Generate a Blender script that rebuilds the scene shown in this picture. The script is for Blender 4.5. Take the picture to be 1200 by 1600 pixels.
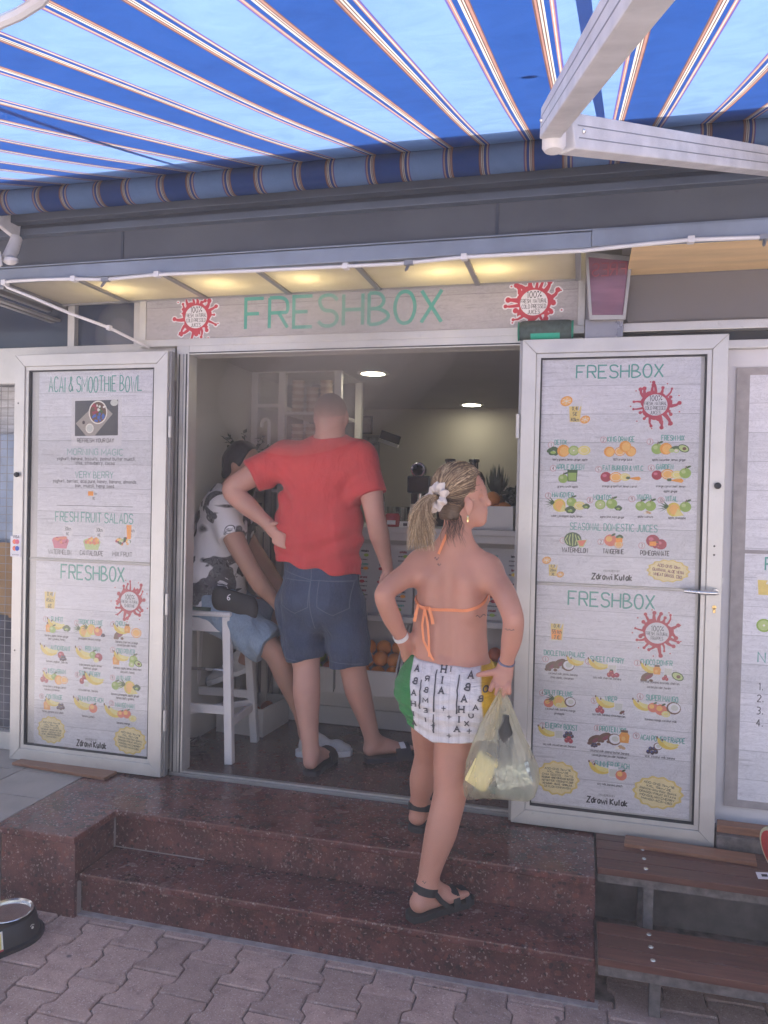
import bpy, bmesh, math, random
import numpy as np
from mathutils import Vector, Matrix
from mathutils.bvhtree import BVHTree
random.seed(7)
PI = math.pi
R = math.radians
for o in list(bpy.data.objects):
    bpy.data.objects.remove(o, do_unlink=True)
SC = bpy.context.scene
COL = SC.collection

# ---------------------------------------------------------------- camera
CAM_Z = 1.706
cam_d = bpy.data.cameras.new('camera'); cam = bpy.data.objects.new('camera', cam_d); COL.objects.link(cam)
YAW, PITCH, ROLL = R(14.5), R(0.94), R(1.29)
fw = Vector((-math.sin(YAW)*math.cos(PITCH), math.cos(YAW)*math.cos(PITCH), -math.sin(PITCH)))
rt = Vector((math.cos(YAW), math.sin(YAW), 0)); up = rt.cross(fw)
r2 = rt*math.cos(ROLL) + up*math.sin(ROLL); u2 = up*math.cos(ROLL) - rt*math.sin(ROLL)
M4 = Matrix((r2, u2, -fw)).transposed().to_4x4(); M4.translation = (0, 0, CAM_Z)
cam.matrix_world = M4
cam_d.sensor_fit = 'VERTICAL'; cam_d.sensor_height = 32.0; cam_d.lens = 32.0*1190/1600
cam_d.clip_start = 0.05; cam_d.clip_end = 3000
SC.camera = cam
SC.render.resolution_x, SC.render.resolution_y = 768, 1024

# ---------------------------------------------------------------- sky, sun, exposure
SUN_EL, SUN_AZ = R(66), R(-28)          # azimuth from +Y (behind the shop) towards +X
w = bpy.data.worlds.new('World'); SC.world = w; w.use_nodes = True
nt = w.node_tree
sky = nt.nodes.new('ShaderNodeTexSky'); sky.sky_type = 'NISHITA'; sky.sun_disc = False
sky.sun_elevation = SUN_EL; sky.sun_rotation = SUN_AZ; sky.dust_density = 6.0; sky.air_density = 1.0; sky.ozone_density = 1.0
bgn = nt.nodes['Background']; bgn.inputs['Strength'].default_value = 0.112
nt.links.new(sky.outputs[0], bgn.inputs[0])
sun_d = bpy.data.lights.new('sun', 'SUN'); sun_d.energy = 4.8; sun_d.angle = R(0.6); sun_d.color = (1.0, 0.94, 0.88)
sun = bpy.data.objects.new('sun', sun_d); COL.objects.link(sun)
sdir = Vector((math.sin(SUN_AZ)*math.cos(SUN_EL), math.cos(SUN_AZ)*math.cos(SUN_EL), math.sin(SUN_EL)))
sun.rotation_euler = sdir.to_track_quat('Z', 'Y').to_euler()
sun.location = sdir*20
SC.view_settings.view_transform = 'Standard'; SC.view_settings.look = 'None'
SC.view_settings.gamma = 1.0; SC.view_settings.use_curve_mapping = False
SC.view_settings.exposure = 1.66
SC.cycles.use_denoising = True
SC.cycles.max_bounces = 8; SC.cycles.diffuse_bounces = 4; SC.cycles.transmission_bounces = 8; SC.cycles.transparent_max_bounces = 12
SC.cycles.volume_bounces = 1
SC.cycles.sample_clamp_indirect = 6.0
SC.cycles.caustics_reflective = False; SC.cycles.caustics_refractive = False

# ---------------------------------------------------------------- materials
MATS = {}
class NT:
    """small helper round a node tree"""
    def __init__(s, m):
        m.use_nodes = True; s.t = m.node_tree; s.n = s.t.nodes; s.l = s.t.links
        s.b = s.n['Principled BSDF']; s.out = s.n['Material Output']
    def add(s, typ, **kw):
        n = s.n.new(typ)
        for k, v in kw.items(): setattr(n, k, v)
        return n
    def link(s, a, b): s.l.new(a, b)
    def coord(s, scale=(1,1,1), kind='Object', rot=(0,0,0)):
        tc = s.add('ShaderNodeTexCoord'); mp = s.add('ShaderNodeMapping')
        mp.inputs['Scale'].default_value = scale; mp.inputs['Rotation'].default_value = rot
        s.link(tc.outputs[kind], mp.inputs[0]); return mp.outputs[0]
    def noise(s, vec, scale, detail=4, rough=.55, dist=0):
        n = s.add('ShaderNodeTexNoise'); n.inputs['Scale'].default_value = scale; n.inputs['Detail'].default_value = detail
        n.inputs['Roughness'].default_value = rough; n.inputs['Distortion'].default_value = dist
        s.link(vec, n.inputs['Vector']); return n.outputs['Fac']
    def ramp(s, fac, stops, interp='LINEAR'):
        n = s.add('ShaderNodeValToRGB'); cr = n.color_ramp; cr.interpolation = interp
        while len(cr.elements) > 1: cr.elements.remove(cr.elements[-1])
        for i, (p, col) in enumerate(stops):
            e = cr.elements[0] if i == 0 else cr.elements.new(p)
            e.position = p; e.color = (*col, 1) if len(col) == 3 else col
        s.link(fac, n.inputs[0]); return n.outputs[0]
    def math(s, op, a, b=0.0, c=None):
        n = s.add('ShaderNodeMath', operation=op)
        for i, v in enumerate((a, b) if c is None else (a, b, c)):
            if hasattr(v, 'node'): s.link(v, n.inputs[i])
            else: n.inputs[i].default_value = v
        return n.outputs[0]
    def mix(s, fac, a, b, mode='MIX'):
        n = s.add('ShaderNodeMix', data_type='RGBA', blend_type=mode)
        for sock, v in ((n.inputs[0], fac), (n.inputs[6], a), (n.inputs[7], b)):
            if hasattr(v, 'node'): s.link(v, sock)
            elif isinstance(v, (int, float)): sock.default_value = v
            else: sock.default_value = (*v, 1)
        return n.outputs[2]
    def bump(s, h, strength=.3, dist=.01):
        n = s.add('ShaderNodeBump'); n.inputs['Strength'].default_value = strength; n.inputs['Distance'].default_value = dist
        s.link(h, n.inputs['Height']); s.link(n.outputs[0], s.b.inputs['Normal'])
def mat(name, col=(.5,.5,.5), rough=.5, metal=0.0, vary=.12, vscale=6.0, bump=0.0, bscale=60.0, spec=.5, coord='Object', stretch=(1,1,1), sheen=0, coat=0, emit=None, rnd=0.0):
    if name in MATS: return MATS[name]
    m = bpy.data.materials.new(name); t = NT(m); b = t.b
    v = t.coord(stretch, coord)
    f = t.noise(v, vscale, 5)
    lo = tuple(c*(1-vary) for c in col); hi = tuple(min(1, c*(1+vary)) for c in col)
    c = t.ramp(f, [(.3, lo), (.7, hi)])
    if rnd:
        oi = t.add('ShaderNodeObjectInfo')
        k = t.ramp(oi.outputs['Random'], [(0, (1-rnd,)*3), (1, (1+rnd*.4,)*3)])
        c = t.mix(1.0, c, k, 'MULTIPLY')
    t.link(c, b.inputs['Base Color'])
    r = t.ramp(t.noise(v, vscale*2.3, 4), [(.25, (max(.02, rough-.08),)*3), (.75, (min(1, rough+.08),)*3)])
    t.link(r, b.inputs['Roughness'])
    b.inputs['Metallic'].default_value = metal; b.inputs['Specular IOR Level'].default_value = spec
    if sheen: b.inputs['Sheen Weight'].default_value = sheen
    if coat: b.inputs['Coat Weight'].default_value = coat; b.inputs['Coat Roughness'].default_value = .12
    if bump: t.bump(t.noise(v, bscale, 4), bump, .004)
    if emit: b.inputs['Emission Color'].default_value = (*emit[0], 1); b.inputs['Emission Strength'].default_value = emit[1]
    MATS[name] = m; return m
def flat(name, col, rough=.6):
    """printed ink"""
    return mat('ink_'+name, col, rough, vary=.06, vscale=30)

# ---------------------------------------------------------------- mesh builder
class MB:
    def __init__(s): s.v = []; s.f = []; s.m = []; s.mi = 0
    def quad(s, *ids): s.f.append(ids); s.m.append(s.mi)
    def verts(s, pts):
        n = len(s.v); s.v += [tuple(p) for p in pts]; return n
    def box(s, x0, x1, y0, y1, z0, z1):
        n = s.verts([(x0,y0,z0),(x1,y0,z0),(x1,y1,z0),(x0,y1,z0),(x0,y0,z1),(x1,y0,z1),(x1,y1,z1),(x0,y1,z1)])
        for q in ((3,2,1,0),(4,5,6,7),(0,1,5,4),(1,2,6,5),(2,3,7,6),(3,0,4,7)): s.quad(*[n+i for i in q])
        return s
    def beam(s, a, b, w, h, upv=(0,0,1)):
        """box of width w (sideways) and height h along the line a-b"""
        a = Vector(a); b = Vector(b); d = (b-a).normalized(); sd = d.cross(Vector(upv))
        if sd.length < 1e-4: sd = Vector((1,0,0))
        sd.normalize(); u = sd.cross(d)
        pts = [p + sd*(sx*w/2) + u*(sz*h/2) for p in (a, b) for sx, sz in ((-1,-1),(1,-1),(1,1),(-1,1))]
        n = s.verts(pts)
        for q in ((0,1,2,3),(7,6,5,4),(0,4,5,1),(1,5,6,2),(2,6,7,3),(3,7,4,0)): s.quad(*[n+i for i in q])
        return s
    def tube(s, pts, rad, k=8, cap=True):
        pts = [Vector(p) for p in pts]; n = len(pts)
        rads = rad if isinstance(rad, (list, tuple)) else [rad]*n
        prev = None; base = len(s.v)
        for i, p in enumerate(pts):
            d = (pts[min(i+1, n-1)] - pts[max(i-1, 0)]).normalized()
            if prev is None:
                a = Vector((0,0,1)) if abs(d.z) < .9 else Vector((1,0,0))
                prev = d.cross(a).normalized()
            e = (prev - d*prev.dot(d)).normalized(); prev = e; g = d.cross(e)
            s.verts([p + (e*math.cos(2*PI*j/k) + g*math.sin(2*PI*j/k))*rads[i] for j in range(k)])
        for i in range(n-1):
            for j in range(k):
                j2 = (j+1) % k
                s.quad(base+i*k+j, base+i*k+j2, base+(i+1)*k+j2, base+(i+1)*k+j)
        if cap:
            s.quad(*[base+j for j in range(k)][::-1]); s.quad(*[base+(n-1)*k+j for j in range(k)])
        return s
    def lathe(s, prof, k=20, c=(0,0,0), axis='Z'):
        base = len(s.v); n = len(prof)
        for r, z in prof:
            for j in range(k):
                a = 2*PI*j/k; x, y = r*math.cos(a), r*math.sin(a)
                p = (x, y, z) if axis == 'Z' else ((z, x, y) if axis == 'X' else (x, z, -y))
                s.v.append((c[0]+p[0], c[1]+p[1], c[2]+p[2]))
        for i in range(n-1):
            for j in range(k):
                j2 = (j+1) % k
                s.quad(base+i*k+j, base+i*k+j2, base+(i+1)*k+j2, base+(i+1)*k+j)
        if prof[0][0] > 1e-5: s.quad(*[base+j for j in range(k)][::-1])
        if prof[-1][0] > 1e-5: s.quad(*[base+(n-1)*k+j for j in range(k)])
        return s
    def ball(s, c, r, k=14, sc=(1,1,1)):
        base = len(s.v); n = k//2+1
        for i in range(n):
            th = PI*i/(n-1)
            for j in range(k):
                a = 2*PI*j/k
                s.v.append((c[0]+r*sc[0]*math.sin(th)*math.cos(a), c[1]+r*sc[1]*math.sin(th)*math.sin(a), c[2]-r*sc[2]*math.cos(th)))
        for i in range(n-1):
            for j in range(k):
                j2 = (j+1) % k
                s.quad(base+i*k+j, base+i*k+j2, base+(i+1)*k+j2, base+(i+1)*k+j)
        return s
    def prism(s, poly, y0, y1, plane='XZ'):
        """poly counter-clockwise seen from -Y for XZ; XY: extrude in z"""
        n = len(poly)
        if plane == 'XZ': a = s.verts([(x, y0, z) for x, z in poly]); b = s.verts([(x, y1, z) for x, z in poly])
        elif plane == 'XY': b = s.verts([(x, y, y0) for x, y in poly]); a = s.verts([(x, y, y1) for x, y in poly])
        else: a = s.verts([(y1, x, z) for x, z in poly]); b = s.verts([(y0, x, z) for x, z in poly])
        s.quad(*[a+i for i in range(n)]); s.quad(*[b+i for i in range(n)][::-1])
        for i in range(n):
            j = (i+1) % n; s.quad(a+j, a+i, b+i, b+j)
        return s
    def build(s, name, mats, parent=None, smooth=False, bevel=0.0, loc=None, segs=2):
        me = bpy.data.meshes.new(name); me.from_pydata([tuple(p) for p in s.v], [], [list(f) for f in s.f])
        if not isinstance(mats, (list, tuple)): mats = [mats]
        for m in mats: me.materials.append(m)
        if len(mats) > 1: me.polygons.foreach_set('material_index', s.m)
        me.validate(); 
        if bevel or smooth:
            bm = bmesh.new(); bm.from_mesh(me)
            if smooth == 'weld' : bmesh.ops.remove_doubles(bm, verts=bm.verts, dist=1e-5)
            bmesh.ops.recalc_face_normals(bm, faces=bm.faces)
            if bevel:
                es = [e for e in bm.edges if len(e.link_faces) == 2 and e.calc_face_angle(0) > .5]
                bmesh.ops.bevel(bm, geom=es, offset=bevel, segments=segs, affect='EDGES', profile=.6, clamp_overlap=True)
            bm.to_mesh(me); bm.free()
        if smooth:
            me.polygons.foreach_set('use_smooth', [True]*len(me.polygons))
            me.set_sharp_from_angle(angle=R(40))
        o = bpy.data.objects.new(name, me); COL.objects.link(o)
        if parent is not None: o.parent = parent
        if loc: o.location = loc
        return o
def tag(o, label=None, cat=None, group=None, kind=None):
    if label: o['label'] = label
    if cat: o['category'] = cat
    if group: o['group'] = group
    if kind: o['kind'] = kind
    return o
def thing(name, label, cat, loc=(0,0,0), rz=0, group=None):
    o = bpy.data.objects.new(name, None); COL.objects.link(o); o.location = loc; o.rotation_euler = (0,0,rz)
    o.empty_display_size = .1
    return tag(o, label, cat, group)
def bx(name, m, parent, x0, x1, y0, y1, z0, z1, bevel=0.0):
    return MB().box(x0,x1,y0,y1,z0,z1).build(name, m, parent, bevel=bevel)
def copy_tree(o, parent=None):
    c = o.copy(); COL.objects.link(c); c.parent = parent
    for ch in o.children: copy_tree(ch, c)
    return c
# ================================================================ setting materials
def granite(name, rough=.22, base=((.046,.019,.019),(.12,.044,.041),(.19,.075,.063))):
    m = bpy.data.materials.new(name); t = NT(m); v = t.coord()
    n1 = t.noise(v, 9, 6, .65)
    c = t.ramp(n1, [(.32, base[0]), (.5, base[1]), (.72, base[2])])
    def cells(scale, lo, hi, col, fac):
        vo = t.add('ShaderNodeTexVoronoi'); vo.inputs['Scale'].default_value = scale; vo.inputs['Randomness'].default_value = 1
        wv = t.add('ShaderNodeTexNoise'); wv.inputs['Scale'].default_value = scale*.6; t.link(v, wv.inputs['Vector'])
        mx = t.mix(.025, v, wv.outputs['Color']); t.link(mx, vo.inputs['Vector'])
        sep = t.add('ShaderNodeSeparateColor'); t.link(vo.outputs['Color'], sep.inputs[0])
        pick = t.ramp(sep.outputs[0], [(lo, (0,0,0)), (lo+.01, (1,1,1)), (hi, (1,1,1)), (min(1, hi+.01), (0,0,0))])
        shape = t.ramp(vo.outputs['Distance'], [(.38, (1,1,1)), (.5, (0,0,0))])
        return t.math('MULTIPLY', t.math('MULTIPLY', pick, shape), fac), col
    for args in ((34, .0, .20, (.22,.07,.05), .55), (55, .3, .46, (.022,.016,.018), .7), (80, .55, .68, (.24,.16,.145), .7),
                 (120, .1, .2, (.42,.33,.30), .7), (170, .6, .8, (.03,.018,.018), .6), (210, .25, .36, (.30,.14,.11), .6)):
        f, col = cells(*args); c = t.mix(f, c, col)
    t.link(c, t.b.inputs['Base Color'])
    r = t.ramp(t.noise(v, 3.5, 5), [(.3, (rough,)*3), (.75, (min(.9, rough+.22),)*3)])
    t.link(r, t.b.inputs['Roughness']); t.b.inputs['Specular IOR Level'].default_value = .5
    t.bump(t.noise(v, 70, 3), .08, .002)
    MATS[name] = m; return m
GR_TOP = granite('granite_polished', .11)
GR_FACE = granite('granite_face', .26)
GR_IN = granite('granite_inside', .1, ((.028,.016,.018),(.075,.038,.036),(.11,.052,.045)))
def alu(name, col=(.62,.60,.58), rough=.42, metal=.75):
    m = bpy.data.materials.new(name); t = NT(m)
    v = t.coord((1,1,1)); f = t.noise(v, 5, 6, .6); g = t.noise(v, 45, 4)
    c = t.ramp(f, [(.28, tuple(x*.82 for x in col)), (.68, col)])
    dirt = t.ramp(g, [(.62, (0,0,0)), (.78, (.5,.5,.5))]); c = t.mix(dirt, c, tuple(x*.62 for x in col))
    t.link(c, t.b.inputs['Base Color']); t.b.inputs['Metallic'].default_value = metal
    t.link(t.ramp(f, [(.2, (rough-.08,)*3), (.8, (rough+.14,)*3)]), t.b.inputs['Roughness'])
    t.bump(g, .05, .002); MATS[name] = m; return m
ALU = alu('aluminium', (.66,.645,.62), .42, .55)
ALU_D = alu('aluminium_dark', (.36,.355,.36), .4, .6)
RUBBER = mat('rubber', (.02,.021,.024), .6)
WHITE_P = mat('white_paint', (.74,.72,.70), .45, vary=.06, vscale=4)
WHITE_D = mat('dull_white_paint', (.60,.58,.56), .55, vary=.08, vscale=3)
PLASTIC_W = mat('white_plastic', (.78,.77,.76), .35, vary=.05)
BLACK_P = mat('black_plastic', (.014,.014,.016), .35, vary=.2)

# ================================================================ ground
def paver_mat():
    m = bpy.data.materials.new('paver_concrete'); t = NT(m); v = t.coord(kind='Object')
    oi = t.add('ShaderNodeObjectInfo')
    va = t.add('ShaderNodeVectorMath', operation='ADD'); t.link(v, va.inputs[0]); t.link(oi.outputs['Location'], va.inputs[1]); v = va.outputs[0]
    c = t.ramp(t.noise(v, 14, 8, .7), [(.28, (.30,.20,.17)), (.45, (.47,.325,.28)), (.62, (.55,.39,.34)), (.8, (.66,.50,.45))])
    c = t.mix(t.ramp(t.noise(v, 150, 3, .7), [(.58, (0,0,0)), (.68, (1,1,1))]), c, (.78,.68,.63)); c = t.mix(t.ramp(t.noise(v, 110, 3, .7), [(.30, (.8,)*3), (.40, (0,0,0))]), c, (.17,.12,.105))
    c = t.mix(t.ramp(t.noise(v, 2.2, 3), [(.5, (0,0,0)), (.75, (.55,.55,.55))]), c, (.36,.26,.235))
    sv = t.add('ShaderNodeTexVoronoi'); sv.inputs['Scale'].default_value = 7; t.link(v, sv.inputs['Vector']); c = t.mix(t.ramp(sv.outputs['Distance'], [(.05, (.75,)*3), (.09, (0,0,0))]), c, (.13,.10,.095))
    k = t.ramp(oi.outputs['Random'], [(0, (.80,.78,.78)), (1, (1.10,1.06,1.04))]); c = t.mix(1., c, k, 'MULTIPLY')
    t.link(c, t.b.inputs['Base Color']); t.b.inputs['Roughness'].default_value = .85
    t.bump(t.noise(v, 90, 6, .75), .9, .006); MATS['paver'] = m; return m
PAVER = paver_mat()
SAND = mat('joint_sand', (.22,.17,.15), .95, vary=.6, vscale=18, bump=.5, bscale=200)
g = MB().box(-60, 60, -60, 60, -.4, -.012)
pavement = tag(g.build('pavement', SAND), kind='structure')
tag(bx('street', mat('street_bounce', (.45,.41,.40), .9, vary=.15, vscale=2), None, -60, 60, -60, 1.50, -.011, -.002), kind='structure')  # unseen street behind the camera, added pale to bounce warm sunlight
W_, L_, D_ = .166, .2, .0125
def paver_poly(g_=.0022):
    w, l, d = W_/2-g_, L_/2-g_, D_
    side = [(-l, d), (-l*.62, d), (-l*.40, -d), (l*.40, -d), (l*.62, d), (l, d)]
    rt_ = [(w+o, y) for y, o in side]; lf_ = [(-w-o, y) for y, o in side][::-1]
    return rt_ + lf_
pav_meshes = []
for k in range(5):
    rng = random.Random(k)
    poly = [(x+rng.uniform(-.0028,.0028), y+rng.uniform(-.0028,.0028)) for x, y in paver_poly()]
    o = MB().prism(poly, -.03, 0, 'XY').build('paver', PAVER, bevel=.0045, segs=1)
    pav_meshes.append(o.data); bpy.data.objects.remove(o)
rng = random.Random(3)
for i in range(-16, 9):
    for j in range(-1, 11):
        x = i*W_ + .06; y = 1.62 + j*L_ + (L_/2 if i % 2 else 0)
        if y > 2.75 and x < .16 or y > 3.2 or (y > 2.75 and x > 1.2): continue
        p = bpy.data.objects.new('paver', rng.choice(pav_meshes)); COL.objects.link(p); p.parent = pavement
        p.location = (x, y, rng.uniform(-.004, .001)); p.rotation_euler = (rng.uniform(-.012,.012), rng.uniform(-.012,.012), rng.choice((0, PI))+rng.uniform(-.008,.008))
# cut strip of mortar between the pavers and the steps
bx('mortar_strip', mat('mortar', (.36,.30,.285), .9, vary=.25, vscale=20, bump=.5), pavement, -2.7, .1, 2.655, 2.70, -.03, .0025)
# flat yellow strip on the pavers, only its end shows
bx('yellow_strip', mat('matt_yellow', (.62,.34,.09), .8, vary=.3, vscale=25), pavement, -1.95, -1.50, 1.90, 2.02, .0015, .003)

# ================================================================ granite steps
steps = thing('entrance_steps', 'red speckled granite steps with two risers up to the open shop doorway', 'steps')
XL, XR, ZT, ZL = -1.93, .088, .168, .336
bx('riser', GR_FACE, steps, XL+.002, XR, 2.684, 2.70, -.01, ZT-.035)
bx('tread', GR_TOP, steps, XL+.002, XR-.002, 2.655, 2.925, ZT-.03, ZT, .006)
bx('riser', GR_FACE, steps, XL+.002, XR, 2.914, 2.93, ZT, ZL-.035)
def slab(poly, z0, z1): return MB().prism(poly, z0, z1, 'XY')
slab([(-1.914,2.605),(-1.914,2.886),(XR-.002,2.886),(XR-.002,3.335),(-2.295,3.335),(-2.295,2.605)], ZL-.03, ZL).build('landing', GR_TOP, steps, bevel=.006)
bx('riser', GR_FACE, steps, -2.28, XL, 2.634, 2.66, -.01, ZL-.034)
bx('cheek', GR_FACE, steps, XL-.024, XL, 2.66, 2.905, ZT, ZL-.03)
bx('core', GR_FACE, steps, -2.27, XR-.02, 2.70, 3.33, -.01, ZT-.031)
bx('core', GR_FACE, steps, -2.27, XR-.02, 2.93, 3.33, ZT-.031, ZL-.0305)
bx('core', GR_FACE, steps, -2.27, XL-.025, 2.66, 2.93, -.01, ZL-.0305)
# grout lines
GROUT = mat('grout', (.34,.28,.26), .9)
bx('grout_joint', GROUT, steps, XL-.003, XL+.002, 2.650, 2.6765, 0, ZT-.032)
bx('grout_joint', GROUT, steps, XL-.001, XL+.004, 2.897, 2.906, ZT+.001, ZL-.031)
bx('grout_joint', GROUT, steps, XL+.005, -1.5, 2.9025, 2.906, ZT+.0005, ZT+.004)

# tiled terrace beside the steps
TILE = mat('grey_tile', (.36,.325,.30), .45, vary=.14, vscale=5, rnd=.12)
terr = tag(MB().box(-5.5, -2.297, 2.63, 3.44, -.01, .322).build('terrace', GROUT), kind='structure')
for i in range(9):
    for j in range(3):
        x1 = -2.300 - i*.34; y0 = 2.632 + j*.27
        bx('tile', TILE, terr, x1-.333, x1, y0, y0+.263, .322, .334, .0015)

# ================================================================ shop interior shell
YF = 3.35
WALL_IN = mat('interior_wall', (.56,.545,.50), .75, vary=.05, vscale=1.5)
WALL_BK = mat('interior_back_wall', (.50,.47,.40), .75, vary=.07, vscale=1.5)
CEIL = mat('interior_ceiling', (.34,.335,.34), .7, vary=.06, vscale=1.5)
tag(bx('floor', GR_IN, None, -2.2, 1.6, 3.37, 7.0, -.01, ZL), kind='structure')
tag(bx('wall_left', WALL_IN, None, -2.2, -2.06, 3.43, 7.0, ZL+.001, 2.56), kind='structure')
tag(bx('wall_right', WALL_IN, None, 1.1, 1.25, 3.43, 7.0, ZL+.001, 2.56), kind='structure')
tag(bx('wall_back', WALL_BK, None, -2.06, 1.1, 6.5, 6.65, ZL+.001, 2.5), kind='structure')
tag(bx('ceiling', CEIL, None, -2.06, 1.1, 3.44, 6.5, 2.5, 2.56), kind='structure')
tag(bx('roof', mat('roof_sheet', (.25,.25,.26), .6), None, -5.5, 5.5, 2.60, 7.2, 3.10, 3.16), kind='structure')

# ================================================================ aluminium shop front
front = thing('entrance_portal', 'pale aluminium door frame round the open shop entrance', 'door frame')
def jamb(x0, x1, s):
    j = bx('jamb', ALU, front, x0, x1, 3.345, 3.425, ZL+.012, 2.43, .002)
    for k, (a, b, m_) in enumerate(((.2, .28, RUBBER), (.55, .6, ALU_D), (.78, .86, RUBBER))):
        aa, bb = (a, b) if s > 0 else (1-b, 1-a)
        bx('groove', m_, j, x0+(x1-x0)*aa, x0+(x1-x0)*bb, 3.342, 3.346, ZL+.013, 2.39)
jamb(-1.925, -1.858, 1); jamb(-.262, -.20, -1)
hd = bx('head_rail', ALU, front, -1.858, -.262, 3.345, 3.425, 2.387, 2.43, .002)
bx('groove', RUBBER, hd, -1.857, -.263, 3.3425, 3.346, 2.392, 2.397)
bx('transom', ALU, front, -2.135, -.005, 3.348, 3.425, 2.4305, 2.465, .002)
bx('threshold', ALU_D, front, -1.925, -.2, 3.336, 3.40, ZL-.005, ZL+.0115, .003)
bx('threshold_track', ALU, front, -1.858, -.262, 3.352, 3.366, ZL+.0118, ZL+.017, .001)
bx('mullion', ALU, front, -2.135, -2.10, 3.348, 3.425, 2.4655, 2.75, .002)
bx('mullion', ALU, front, -.035, -.0055, 3.348, 3.425, 2.4655, 2.75, .002)
bx('head_wall', WALL_IN, front, -2.13, -.01, 3.43, 3.46, 2.388, 2.8)

# ================================================================ eave, fascia, soffit
STEEL = mat('grey_blue_steel', (.055,.065,.088), .5, metal=.25, vary=.22, vscale=2.2, bump=.15, bscale=30)
STEEL_L = mat('pale_blue_flashing', (.27,.31,.38), .42, metal=.2, vary=.18, vscale=5, bump=.15, bscale=40)
def peel_mat():
    m = bpy.data.materials.new('worn_fascia'); t = NT(m); v = t.coord((1,1,1.4))
    c = t.ramp(t.noise(v, 2.5, 6), [(.3, (.066,.073,.090)), (.7, (.10,.108,.125))])
    f = t.ramp(t.noise(v, 11, 8, .75), [(.66, (0,0,0)), (.70, (1,1,1))])
    c = t.mix(t.math('MULTIPLY', f, .7), c, (.045,.043,.048))
    t.link(c, t.b.inputs['Base Color']); t.b.inputs['Roughness'].default_value = .55
    t.bump(t.noise(v, 11, 8, .75), .2, .004); return m
FASC = peel_mat()
eave = thing('roof_eave', 'dark grey steel eave with stepped fascia along the shop roof edge', 'eave')
bx('fascia_board', FASC, eave, -5.4, 5.4, 2.985, 3.02, 2.70, 2.87)
bx('ledge', STEEL_L if False else mat('eave_ledge', (.10,.12,.16), .45, metal=.2, vary=.15, vscale=4, bump=.12), eave, -5.4, 5.4, 2.945, 3.03, 2.866, 2.897, .004)
bx('upper_beam', STEEL, eave, -5.4, 5.4, 2.965, 3.03, 2.8975, 3.10)
bx('flashing', STEEL_L, eave, -5.4, .012, 2.95, 2.984, 2.662, 2.722, .004)
bx('flashing', STEEL_L, eave, .0125, 5.4, 2.947, 2.982, 2.664, 2.727, .004)
bx('flashing_lip', STEEL_L, eave, -5.4, 5.4, 2.955, 2.992, 2.7275, 2.7335, .002)
for x in (-2.0, -.35, .9): bx('seam_cover', STEEL, eave, x, x+.012, 2.981, 2.986, 2.735, 2.865)

def soffit_mat():
    m = bpy.data.materials.new('milky_panel'); t = NT(m)
    t.n.remove(t.b)
    v = t.coord(); c = t.ramp(t.noise(v, 5, 5), [(.3, (.72,.68,.58)), (.7, (.83,.79,.69))])
    tr = t.add('ShaderNodeBsdfTranslucent'); di = t.add('ShaderNodeBsdfDiffuse'); gl = t.add('ShaderNodeBsdfGlossy'); gl.inputs['Roughness'].default_value = .25
    for n in (tr, di): t.link(c, n.inputs['Color'])
    m1 = t.add('ShaderNodeMixShader'); m1.inputs[0].default_value = .6; t.link(di.outputs[0], m1.inputs[1]); t.link(tr.outputs[0], m1.inputs[2])
    m2 = t.add('ShaderNodeMixShader'); m2.inputs[0].default_value = .06; t.link(m1.outputs[0], m2.inputs[1]); t.link(gl.outputs[0], m2.inputs[2])
    t.link(m2.outputs[0], t.out.inputs['Surface']); return m
MILK = soffit_mat()
sof = thing('light_canopy', 'row of milky translucent soffit panels lit from above over the doorway', 'canopy')
DIV = [-2.59, -2.205, -1.775, -1.345, -.912, -.463, -.036]
for a, b in zip(DIV[:-1], DIV[1:]):
    bx('soffit_panel', MILK, sof, a+.006, b-.006, 2.975, 3.345, 2.662, 2.667)
for x in DIV: bx('divider', ALU_D, sof, x-.011, x+.011, 2.975, 3.345, 2.652, 2.6618)
bx('side_rail', ALU_D, sof, -2.62, -2.595, 2.96, 3.6, 2.635, 2.70, .003)
bx('back_rail', ALU_D, sof, -2.59, -.036, 3.346, 3.365, 2.655, 2.71)
bx('top_cover', WHITE_D, sof, -2.62, -.02, 3.025, 3.42, 2.84, 2.85)
bx('end_cover', WHITE_D, sof, -2.63, -2.622, 3.025, 3.42, 2.70, 2.84)
LAMPG = mat('lamp_glow', (1,.9,.6), .5, emit=((1,.82,.42), 6))
for x, o_ in ((-2.12, 'leftmost'), (-1.60, 'second from the left'), (-1.19, 'middle one'), (-.60, 'fourth from the left'), (-.37, 'rightmost')):
    l = thing('canopy_lamp', f'small warm lamp glowing above the milky soffit panels, {o_} of five', 'lamp', (x, 3.15, 2.79), 0, 'lamps above the soffit panels')
    MB().lathe([(.012,.03),(.018,.02),(.02,0),(.014,-.018),(0,-.022)], 10).build('bulb', LAMPG, l, smooth=True)
    MB().lathe([(.02,.048),(.02,.03),(.012,.03)], 10).build('socket', BLACK_P, l)
    ld = bpy.data.lights.new('canopy_light', 'POINT'); ld.energy = .62; ld.color = (1,.83,.50); ld.shadow_soft_size = .03
    lo = bpy.data.objects.new('canopy_light', ld); COL.objects.link(lo); lo.parent = l; lo.location = (0,0,-.035)

# left return of the eave: rails running back along the side
side = thing('side_rails', 'grey rails running back above the barred window left of the shop', 'rail')
for x, z, h in ((-2.70, 2.60, .022), (-2.72, 2.66, .03), (-2.665, 2.60, .012)):
    bx('rail', ALU_D, side, x-.015, x+.015, 2.96, 3.62, z-h/2, z+h/2, .002)
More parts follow.
